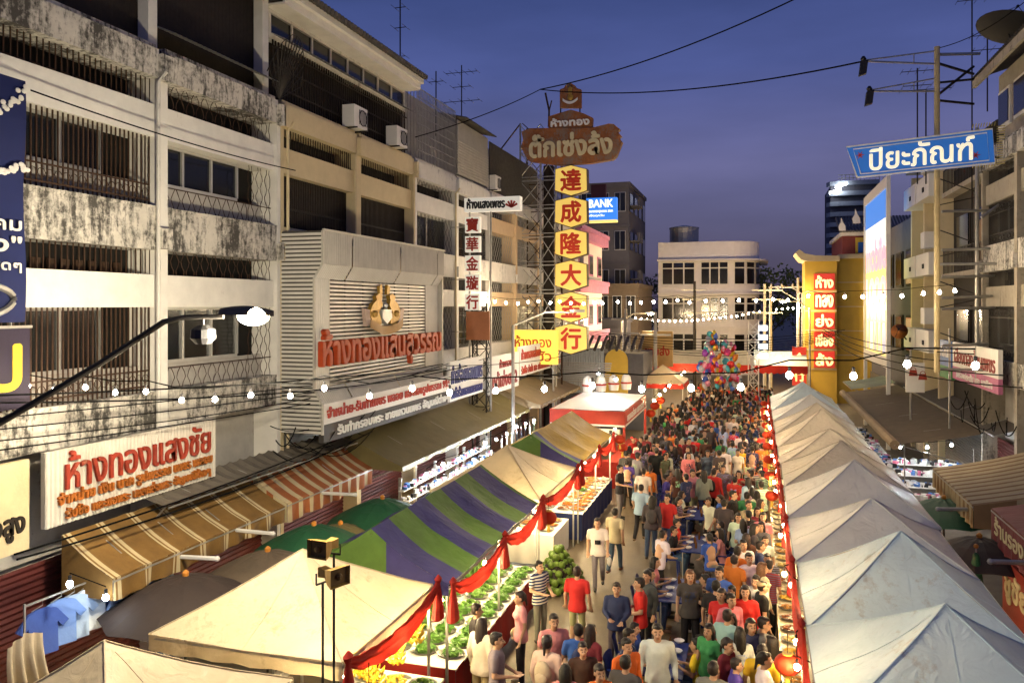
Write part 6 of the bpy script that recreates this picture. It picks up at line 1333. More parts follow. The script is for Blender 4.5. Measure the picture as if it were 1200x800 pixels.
o = MB(); o.ball((0, 0, .3), .45, 14, 0, .75); ob = o.build('rubbish_bag', pm('black_plastic', (.012, .012, .012), .3, var=.3, bump=.8, bs=7)); pb_ = at_h(788, 618, 0); ob.location = pb_; tag(ob, 'full black rubbish bag on the road by the dining tables', 'bag')
o = MB(); bx_ = at_h(625, 786, 0)

# ------------------------------------------------------------------ dining tables and chairs
def chair_proto():
    T = thing('plastic_chair', 'x', 'chair'); o = MB(); o.box(-.21, .21, -.2, .22, .42, .45); o.build('seat', PLBLUE, T)
    o = MB(); o.grid(lambda u, v: (-.21 + .42 * u, -.2 - .08 * v - .03 * math.cos((u - .5) * 3), .47 + .37 * v), 8, 4)
    o.grid(lambda u, v: (-.21 + .42 * u, -.225 - .08 * v - .03 * math.cos((u - .5) * 3), .47 + .37 * v), 8, 4); o.build('backrest', PLBLUE, T)
    for x, y in ((-.19, -.19), (.19, -.19), (-.19, .2), (.19, .2)): o = MB(); o.tube([(x * 1.12, y * 1.12, 0), (x, y, .42)], .022, 0, 5); o.build('leg', PLBLUE, T)
    for x in (-.2, .2): o = MB(); o.tube([(x, -.22, .64), (x * 1.1, .1, .64), (x * 1.05, .16, .45)], .018, 0, 5); o.build('armrest', PLBLUE, T)
    return T
CH = chair_proto(); ch_used = [False]
def put_chair(x, y, rz, where):
    if not ch_used[0]: T = CH; ch_used[0] = True
    else: T = copy_tree(CH)
    T.location = (x, y, 0); T.rotation_euler = (0, 0, rz); tag(T, 'blue plastic chair drawn up to %s' % where, 'chair', 'blue plastic chairs at the dining tables')
TBL = [(-1.55, 14.3), (-1.6, 17.8), (-1.45, 21.4), (-1.6, 24.6), (-2.3, 27.7), (-.75, 28.3), (-1.6, 31.6), (-1.5, 34.4)]
TN = ['the table behind the man with the black backpack', 'the table level with the striped gable tent', 'the table just past the pomelo heap', 'the table beside the rubbish bag', 'the table opposite the olive tent trays', 'the table near the far snack counter', 'the table level with the red booth front', 'the last table before the packed crowd']
bowl = MB(); bowl.lathe([(.04, 0), (.09, .045), (.1, .05), (.085, .035), (.01, .02)], (0, 0, 0), 10); bowl_src = None
bot = MB(); bot.lathe([(.03, 0), (.032, .13), (.012, .19), (.012, .22)], (0, 0, 0), 8); bot_src = None
for i, (x, y) in enumerate(TBL):
    T = thing('dining_table', 'blue-topped folding table, ' + TN[i].replace('the table ', '').replace('the last table ', 'last one '), 'table', (x, y, 0), 'dining tables in the street')
    o = MB(); o.box(x - .38, x + .38, y - .75, y + .75, .71, .74); o.build('tabletop', PLBLUE, T)
    for a, b in ((-.33, -.7), (.33, -.7), (-.33, .7), (.33, .7)): o = MB(); o.bar((x + a, y + b, 0), (x + a, y + b, .705), .018); o.build('leg', STEEL, T)
    for k in range(6):
        if bowl_src is None: b = bowl.build('bowl', WHITEP); bowl_src = b
        else: b = bowl_src.copy(); COL.objects.link(b)
        b.location = (x + (-.2, .2)[k % 2], y - .5 + .25 * k + rnd.uniform(-.05, .05), .741); tag(b, 'small white bowl on a blue dining table', 'bowl', 'bowls on the dining tables')
    for k in range(3):
        if bot_src is None: b = bot.build('bottle', pm('brown_bottle', (.12, .05, .015), .2, bump=0)); bot_src = b
        else: b = bot_src.copy(); COL.objects.link(b)
        b.location = (x + rnd.uniform(-.08, .08), y - .4 + .4 * k, .741); tag(b, 'small brown bottle on a blue dining table', 'bottle', 'bottles on the dining tables')
# ------------------------------------------------------------------ people
def cap(mb, a, b, ra, rb, n=9):
    a, b = Vector(a), Vector(b); d = b - a; l = d.length; d = d / l if l > 1e-6 else Vector((0, 0, 1))
    up = Vector((0, 0, 1)) if abs(d.z) < .9 else Vector((0, 1, 0)); p = d.cross(up).normalized(); q = d.cross(p); vs = []
    prof = [(-math.cos(t) * ra, math.sin(t) * ra, 0) for t in (.15, .6, 1.1, 1.57)] + [(math.cos(t) * rb, math.sin(t) * rb, 1) for t in (1.57, 1.1, .6, .15)]
    for off, r_, e in prof:
        c = (b if e else a) + d * off
        for j in range(n): t = 2 * PI * j / n; vs.append(c + p * (r_ * math.cos(t)) + q * (r_ * math.sin(t)))
    k = len(prof); fs = [(i * n + j, i * n + (j + 1) % n, (i + 1) * n + (j + 1) % n, (i + 1) * n + j) for i in range(k - 1) for j in range(n)] + [tuple(range(n))[::-1], tuple((k - 1) * n + j for j in range(n))]
    mb.add(vs, fs)
def ell(mb, c, rx, ry, rz, n=12): mb.ball(c, 1, n, 0, rz, rx, ry)
def ell2(mb, c, rx, ry, rz, n=12):
    k = 8; mb.lathe([(max(.02, math.sin(PI * i / k)), -math.cos(PI * i / k) * rz) for i in range(k + 1)], c, n, 0, rx, ry)
def melt(mb, name, vox, target, mat):
    me = bpy.data.meshes.new(name); me.from_pydata(mb.v, [], mb.f); o = bpy.data.objects.new(name, me); COL.objects.link(o)
    m = o.modifiers.new('r', 'REMESH'); m.mode = 'VOXEL'; m.voxel_size = vox
    s = o.modifiers.new('s', 'SMOOTH'); s.factor = .5; s.iterations = 3
    d = o.modifiers.new('d', 'DECIMATE'); d.ratio = 1.0
    dg = bpy.context.evaluated_depsgraph_get(); nf = len(o.evaluated_get(dg).data.polygons) * 2
    d.ratio = min(1, target / max(nf, 1)); dg.update(); out = bpy.data.meshes.new_from_object(o.evaluated_get(dg)); bpy.data.objects.remove(o); bpy.data.meshes.remove(me)
    out.name = name; out.materials.clear(); out.materials.append(mat); out.polygons.foreach_set('use_smooth', [True] * len(out.polygons)); return out
SKIN = pm('skin', None, .55, var=.06, bump=0, coord='obj'); n_ = SKIN.node_tree; at_ = n_.nodes.new('ShaderNodeAttribute'); at_.attribute_name = 'tint'
vmm = n_.nodes.new('ShaderNodeVectorMath'); vmm.operation = 'MULTIPLY'; bsd = n_.nodes['Principled BSDF']; lk = bsd.inputs['Base Color'].links[0].from_socket
n_.links.new(lk, vmm.inputs[0]); n_.links.new(at_.outputs['Color'], vmm.inputs[1]); n_.links.new(vmm.outputs[0], bsd.inputs['Base Color'])
CLOTH = pm('clothing', None, .85, var=.12, vs=6, bump=.5, bs=11, coord='obj'); HAIR = pm('hair', None, .5, var=.3, vs=30, bump=.4, bs=60, coord='obj'); SHOE = pm('shoes', None, .6, bump=0, coord='obj')
def dressed(name):   # cloth with prints that differ from person to person
    m = CLOTH.copy(); m.name = name; n = m.node_tree; Lk = n.links.new; bs = n.nodes['Principled BSDF']; base = bs.inputs['Base Color'].links[0].from_socket
    tc_ = n.nodes.new('ShaderNodeTexCoord'); oi = n.nodes.new('ShaderNodeObjectInfo'); sp = n.nodes.new('ShaderNodeSeparateXYZ'); Lk(tc_.outputs['Object'], sp.inputs[0])
    def mth(op, a, b=None):
        k = n.nodes.new('ShaderNodeMath'); k.operation = op
        for i, v in enumerate((a, b)):
            if v is None: continue
            if isinstance(v, (int, float)): k.inputs[i].default_value = v
            else: Lk(v, k.inputs[i])
        return k.outputs[0]
    def nz(scale, det=3):
        t = n.nodes.new('ShaderNodeTexNoise'); t.noise_dimensions = '4D'; t.inputs['Scale'].default_value = scale; t.inputs['Detail'].default_value = det; Lk(tc_.outputs['Object'], t.inputs['Vector']); Lk(mth('MULTIPLY', oi.outputs['Random'], 57.0), t.inputs['W']); return t.outputs[0]
    r = oi.outputs['Random']
    chest = mth('MULTIPLY', mth('LESS_THAN', mth('ABSOLUTE', sp.outputs[0]), .10), mth('LESS_THAN', mth('ABSOLUTE', mth('SUBTRACT', sp.outputs[2], 1.22)), .10))
    pr = mth('MULTIPLY', mth('MULTIPLY', chest, mth('GREATER_THAN', nz(22), .5)), mth('GREATER_THAN', r, .58))
    fl = mth('MULTIPLY', mth('GREATER_THAN', nz(26, 2), .56), mth('LESS_THAN', r, .17))
    wv_ = n.nodes.new('ShaderNodeTexWave'); wv_.bands_direction = 'Z'; wv_.inputs['Scale'].default_value = 7; Lk(tc_.outputs['Object'], wv_.inputs['Vector'])
    st = mth('MULTIPLY', mth('GREATER_THAN', wv_.outputs['Fac'], .7), mth('MULTIPLY', mth('GREATER_THAN', r, .17), mth('LESS_THAN', r, .27)))
    mask = mth('MAXIMUM', mth('MAXIMUM', pr, fl), st)
    hs = n.nodes.new('ShaderNodeCombineColor'); hs.mode = 'HSV'; Lk(mth('FRACT', mth('MULTIPLY', r, 13.7)), hs.inputs[0]); hs.inputs[1].default_value = .45; Lk(mth('ADD', mth('MULTIPLY', mth('FRACT', mth('MULTIPLY', r, 31.3)), .55), .08), hs.inputs[2])
    mx = n.nodes.new('ShaderNodeMix'); mx.data_type = 'RGBA'; Lk(mask, mx.inputs[0]); Lk(base, mx.inputs[6]); Lk(hs.outputs[0], mx.inputs[7]); Lk(mx.outputs[2], bs.inputs['Base Color']); return m
SHIRTM = dressed('shirt_cloth')
STRIPE = CLOTH.copy(); STRIPE.name = 'striped_clothing'; n_ = STRIPE.node_tree; bs_ = n_.nodes['Principled BSDF']; lk = bs_.inputs['Base Color'].links[0].from_socket
tcx = n_.nodes.new('ShaderNodeTexCoord'); wv = n_.nodes.new('ShaderNodeTexWave'); wv.bands_direction = 'Z'; wv.inputs['Scale'].default_value = 5; n_.links.new(tcx.outputs['Object'], wv.inputs['Vector'])
gt = n_.nodes.new('ShaderNodeMath'); gt.operation = 'GREATER_THAN'; gt.inputs[1].default_value = .55; n_.links.new(wv.outputs['Fac'], gt.inputs[0]); mx = n_.nodes.new('ShaderNodeMix'); mx.data_type = 'RGBA'; n_.links.new(gt.outputs[0], mx.inputs[0]); n_.links.new(lk, mx.inputs[6]); mx.inputs[7].default_value = (.6, .58, .5, 1); n_.links.new(mx.outputs[2], bs_.inputs['Base Color'])
POSES = {
 'stand': dict(el=(.245, -.03, 1.12), wl=(.265, .05, .88), er=(-.245, -.03, 1.12), wr=(-.26, .06, .89), kl=(.10, .01, .5), al=(.12, 0, .08), kr=(-.10, .02, .5), ar=(-.12, .02, .08)),
 'walk': dict(el=(.24, -.10, 1.13), wl=(.25, -.04, .89), er=(-.24, .06, 1.13), wr=(-.23, .22, .95), kl=(.09, .17, .53), al=(.09, .22, .10), kr=(-.09, .02, .49), ar=(-.09, -.24, .13)),
 'hold': dict(el=(.24, .0, 1.13), wl=(.12, .24, 1.08), er=(-.24, .0, 1.13), wr=(-.12, .25, 1.04), kl=(.10, .02, .5), al=(.13, .03, .08), kr=(-.10, .01, .5), ar=(-.12, -.05, .08)),
 'phone': dict(el=(.24, .02, 1.13), wl=(.10, .22, 1.26), er=(-.245, -.03, 1.12), wr=(-.25, .07, .89), kl=(.10, .02, .5), al=(.13, .03, .08), kr=(-.10, .01, .5), ar=(-.12, -.05, .08)),
 'carry': dict(el=(.24, .02, 1.13), wl=(.20, .24, 1.02), er=(-.25, -.05, 1.12), wr=(-.27, .03, .88), kl=(.09, .08, .51), al=(.10, .08, .09), kr=(-.10, .02, .5), ar=(-.11, -.12, .09)),
 'lean': dict(el=(.22, .16, 1.10), wl=(.12, .38, 1.02), er=(-.23, .14, 1.10), wr=(-.16, .36, .98), kl=(.10, .03, .5), al=(.13, .03, .08), kr=(-.10, .0, .5), ar=(-.12, -.07, .08)),
 'sit': dict(el=(.25, .10, .72), wl=(.14, .33, .77), er=(-.25, .10, .72), wr=(-.13, .34, .78), kl=(.13, .42, .50), al=(.14, .40, .08), kr=(-.13, .43, .50), ar=(-.13, .36, .08)),
}
def make_figure(pose, fem):
    P = POSES[pose]; sit = pose == 'sit'; sh = .165 if fem else .19; dz = -.42 if sit else 0.0; ly = .07 if sit else (.13 if pose == 'lean' else .0)
    pel = Vector((0, 0, .93 + dz)); che = Vector((0, ly * .7, 1.24 + dz)); shz = 1.385 + dz; hd = Vector((0, ly + .025, 1.585 + dz))
    S = {1: Vector((sh, ly, shz)), -1: Vector((-sh, ly, shz))}; E_ = {1: Vector(P['el']), -1: Vector(P['er'])}; W_ = {1: Vector(P['wl']), -1: Vector(P['wr'])}
    K_ = {1: Vector(P['kl']), -1: Vector(P['kr'])}; A_ = {1: Vector(P['al']), -1: Vector(P['ar'])}; Hp = {1: pel + Vector((.09, 0, -.03)), -1: pel + Vector((-.09, 0, -.03))}
    if fem:
        for q in (E_, W_):
            for s in q: q[s].x *= .9
    def torso(m, g):
        ell2(m, pel, (.155 if not fem else .165) + g, .105 + g, .13 + g); ell2(m, pel.lerp(che, .5), (.14 if not fem else .12) + g, .10 + g, .2 + g); ell2(m, che, (.165 if not fem else .145) + g, .105 + g, .19 + g); cap(m, S[1] * .78 + S[-1] * .22, S[-1] * .78 + S[1] * .22, .075 + g, .075 + g)
        if fem:
            for s in (1, -1): ell2(m, che + Vector((s * .065, .08, .02)), .06 + g, .055 + g, .06 + g, 8)
    # body
    m = MB(); torso(m, 0); cap(m, (0, ly - .005, shz - .02), hd + Vector((0, -.01, -.06)), .058 if not fem else .05, .05)
    ell2(m, hd + Vector((0, -.01, .03)), .076, .093, .098); ell2(m, hd + Vector((0, .028, -.045)), .058, .066, .075); cap(m, hd + Vector((0, .088, .008)), hd + Vector((0, .112, -.028)), .011, .017, 7)
    for s in (1, -1):
        ell2(m, hd + Vector((s * .077, -.01, -.01)), .012, .022, .033, 8); ell2(m, hd + Vector((s * .034, .07, -.02)), .024, .022, .024, 8)
        cap(m, S[s], E_[s], .05 if not fem else .043, .040 if not fem else .034); cap(m, E_[s], W_[s], .040 if not fem else .034, .028 if not fem else .024)
        f = (W_[s] - E_[s]).normalized(); sd = f.cross(Vector((0, 1, 0)) if abs(f.y) < .8 else Z3).normalized(); nn = sd.cross(f)
        cap(m, W_[s] + f * .02 - sd * .016, W_[s] + f * .075 - sd * .022, .020, .022, 8); cap(m, W_[s] + f * .02 + sd * .016, W_[s] + f * .075 + sd * .022, .020, .021, 8)
        for k, ln in enumerate((.062, .074, .07, .054)):
            b0 = W_[s] + f * .088 + sd * (-.034 + .0225 * k); kn = b0 + f * ln * .55 + nn * .008; cap(m, b0, kn, .0105, .0100, 6); cap(m, kn, kn + (f * .75 + nn * .65) * ln * .55, .0100, .009, 6)
        t0 = W_[s] + f * .04 - sd * .036; cap(m, t0, t0 + f * .03 - sd * .03, .012, .011, 6); cap(m, t0 + f * .03 - sd * .03, t0 + f * .065 - sd * .034, .011, .0095, 6)
        cap(m, Hp[s], K_[s], .082, .054); cap(m, K_[s], A_[s].lerp(K_[s], .55), .054, .056); cap(m, A_[s].lerp(K_[s], .55), A_[s], .056, .036); cap(m, A_[s] + Vector((0, -.03, -.03)), A_[s] + Vector((0, .13, -.045)), .036, .030)
    body = melt(m, 'body', .0125, 5200, SKIN)
    at = body.color_attributes.new('tint', 'FLOAT_COLOR', 'POINT'); cols = []
    for v in body.vertices:
        p = v.co - hd; c = (1, 1, 1, 1)
        if p.y > .05:
            for s in (1, -1):
                if (p - Vector((s * .031, .085, .006))).length < .013: c = (.12, .1, .1, 1)
                elif abs(p.x - s * .031) < .022 and abs(p.z - .034) < .009: c = (.2, .16, .14, 1)
            if abs(p.x) < .026 and abs(p.z + .062) < .010: c = (.75, .38, .36, 1)
        cols += c
    at.data.foreach_set('color', cols)
    out = {'body': body}
    # clothes grow from the same joints
    for kind, fr in (('short', .62), ('long', 1)):
        m = MB(); z0 = pel.z - (.13 if not sit else .07); zt = che.z; wf = .9 if fem else 1.0; b0 = len(m.v)
        m.lathe([(.196, z0), (.190, z0 + .10), (.162 * wf, z0 + .24), (.182 * wf, zt), (.186 * wf, zt + .08), (.15 * wf, zt + .15), (.09, zt + .185)], (0, 0, 0), 16, 0, 1, .70)
        m.v[b0:] = [(x_, y_ + ly * max(0, min(1, (z_ - z0) / .45)), z_) for x_, y_, z_ in m.v[b0:]]
        cap(m, S[1] * .8 + S[-1] * .2, S[-1] * .8 + S[1] * .2, .082, .082)
        if fem:
            for s in (1, -1): ell2(m, che + Vector((s * .065, .08, .02)), .072, .068, .07, 8)
        for s in (1, -1):
            if kind == 'short': cap(m, S[s], S[s].lerp(E_[s], fr), .066 if not fem else .056, .060 if not fem else .05)
            else: cap(m, S[s], E_[s], .066, .054); cap(m, E_[s], W_[s].lerp(E_[s], .06), .054, .040)
        out['shirt_' + kind] = melt(m, 'shirt', .017, 1500, SHIRTM)
    for kind in ('long', 'shorts'):
        m = MB(); ell2(m, pel + Vector((0, 0, -.02)), .160, .112, .13)
        for s in (1, -1):
            cap(m, Hp[s] * .94 + Vector((0, 0, Hp[s].z * .06)), K_[s] if kind == 'long' else Hp[s].lerp(K_[s], .95), .086, .070)
            if kind == 'long': cap(m, K_[s], A_[s] + Vector((0, 0, .02)), .069, .055)
        out['trousers_' + kind] = melt(m, 'trousers', .017, 1400, CLOTH)
    m = MB()
    for s in (1, -1): cap(m, A_[s] + Vector((0, -.045, -.035)), A_[s] + Vector((0, .15, -.045)), .042, .036); ell2(m, A_[s] + Vector((0, .05, -.06)), .045, .13, .02)
    out['shoes'] = melt(m, 'shoes', .014, 500, SHOE)
    for kind in ('short', 'long', 'tied'):
        m = MB(); ell2(m, hd + Vector((0, -.028, .05)), .086, .092, .09); ell2(m, hd + Vector((0, -.04, .0)), .083, .075, .075)
        ell2(m, hd + Vector((0, .045, .092)), .058, .04, .028, 8)
        if kind == 'long':
            for s in (1, -1): cap(m, hd + Vector((s * .07, -.02, .03)), hd + Vector((s * .08, -.02, -.16)), .032, .028)
            cap(m, hd + Vector((0, -.07, .0)), hd + Vector((0, -.095, -.26)), .066, .05); cap(m, hd + Vector((.04, -.07, .0)), hd + Vector((.05, -.08, -.24)), .05, .04); cap(m, hd + Vector((-.04, -.07, .0)), hd + Vector((-.05, -.08, -.24)), .05, .04)
        if kind == 'tied': cap(m, hd + Vector((0, -.11, .05)), hd + Vector((0, -.14, -.14)), .03, .018)
        out['hair_' + kind] = melt(m, 'hair', .014, 700, HAIR)
    out['head'] = hd; out['back'] = che; return out
FIG = {(p, f): make_figure(p, f) for p in POSES for f in (False, True)}
ACC = {}
def acc_mesh(key):
    if key in ACC: return ACC[key]
    m = MB()
    if key == 'backpack': ell2(m, (0, -.17, 1.18), .14, .085, .2); ell2(m, (0, -.25, 1.12), .1, .04, .1)
    if key == 'shoulder_bag': ell2(m, (.24, .02, .86), .05, .13, .11)
    if key == 'camera': m.box(-.07, .07, .13, .19, 1.12, 1.21); m.lathe([(.035, 0), (.035, .02)], (0, .2, 1.165), 8)
    if key == 'cap': ell2(m, (0, -.01, 1.655), .088, .10, .06); m.box(-.06, .06, .07, .17, 1.635, 1.65)
    if key == 'carrier_bag': ell2(m, (-.27, .08, .68), .06, .045, .11)
    me = bpy.data.meshes.new(key); me.from_pydata(m.v, [], m.f); me.materials.append(CLOTH); me.polygons.foreach_set('use_smooth', [True] * len(me.polygons)); ACC[key] = me; return me
COLS = {'white': (.66, .63, .57), 'red': (.52, .025, .02), 'orange': (.55, .13, .02), 'pink': (.62, .22, .24), 'black': (.014, .013, .014), 'navy': (.02, .03, .09), 'blue': (.035, .10, .36), 'yellow': (.66, .42, .02), 'grey': (.18, .17, .16), 'dark grey': (.06, .055, .055), 'brown': (.07, .03, .018), 'beige': (.50, .40, .26), 'green': (.04, .22, .07), 'aqua': (.32, .48, .45), 'purple': (.07, .05, .25), 'pale blue': (.30, .38, .52), 'maroon': (.14, .015, .025), 'khaki': (.36, .28, .16), 'jeans': (.055, .085, .15), 'cream': (.62, .54, .38)}
prnd = random.Random(21)
def person(x, y, face, pose, fem, shirt, trous, hair='short', sleeve='short', leg='long', label=None, acc=(), scale=1.0, striped=False, hcol=None, group='people in the market street', plain=False):
    F_ = FIG[(pose, fem)]; T = bpy.data.objects.new('person', None); COL.objects.link(T); T.location = (x, y, 0); T.rotation_euler = (prnd.gauss(0, .018) if pose != 'sit' else 0, prnd.gauss(0, .02) if pose != 'sit' else 0, face); T.empty_display_size = .2
    s = scale * prnd.uniform(.96, 1.04); T.scale = (s * prnd.uniform(.95, 1.08), s * prnd.uniform(.95, 1.08), s); tag(T, label, 'person', group)
    sk = prnd.uniform(.75, 1.15); sc_ = (.46 * sk, .27 * sk, .165 * sk)
    jit = lambda c: tuple(max(0, v * prnd.uniform(.85, 1.15)) for v in c)
    for nm, me, c in (('body', F_['body'], sc_), ('shirt', F_['shirt_' + sleeve], jit(COLS[shirt])), ('trousers', F_['trousers_' + leg], jit(COLS[trous])), ('hair', F_['hair_' + hair], hcol or jit((.014, .010, .008))), ('shoes', F_['shoes'], jit(prnd.choice(((.03, .03, .03), (.12, .06, .03), (.4, .38, .35)))))):
        o = bpy.data.objects.new(nm, me); COL.objects.link(o); o.parent = T; o.color = (*c, 1)
        if plain and nm == 'shirt' and not striped: o.material_slots[0].link = 'OBJECT'; o.material_slots[0].material = CLOTH
        if striped and nm == 'shirt': o.material_slots[0].link = 'OBJECT'; o.material_slots[0].material = STRIPE
    for k, c in acc:
        o = bpy.data.objects.new(k, acc_mesh(k)); COL.objects.link(o); o.parent = T; o.color = (*COLS[c], 1)
    return T
TAKEN = []
def at_head(u, v, scale=1.0, sit=False):
    p = at_h(u, v, (1.165 if sit else 1.585) * scale); return p.x, p.y
CAMF = 0.0
def fdir(a):   # facing: 0 towards the camera, 180 away, 90 towards picture right, -90 left
    return PI + R(a) if False else math.atan2(-math.sin(R(a)), -math.cos(R(a))) if False else PI + R(a)
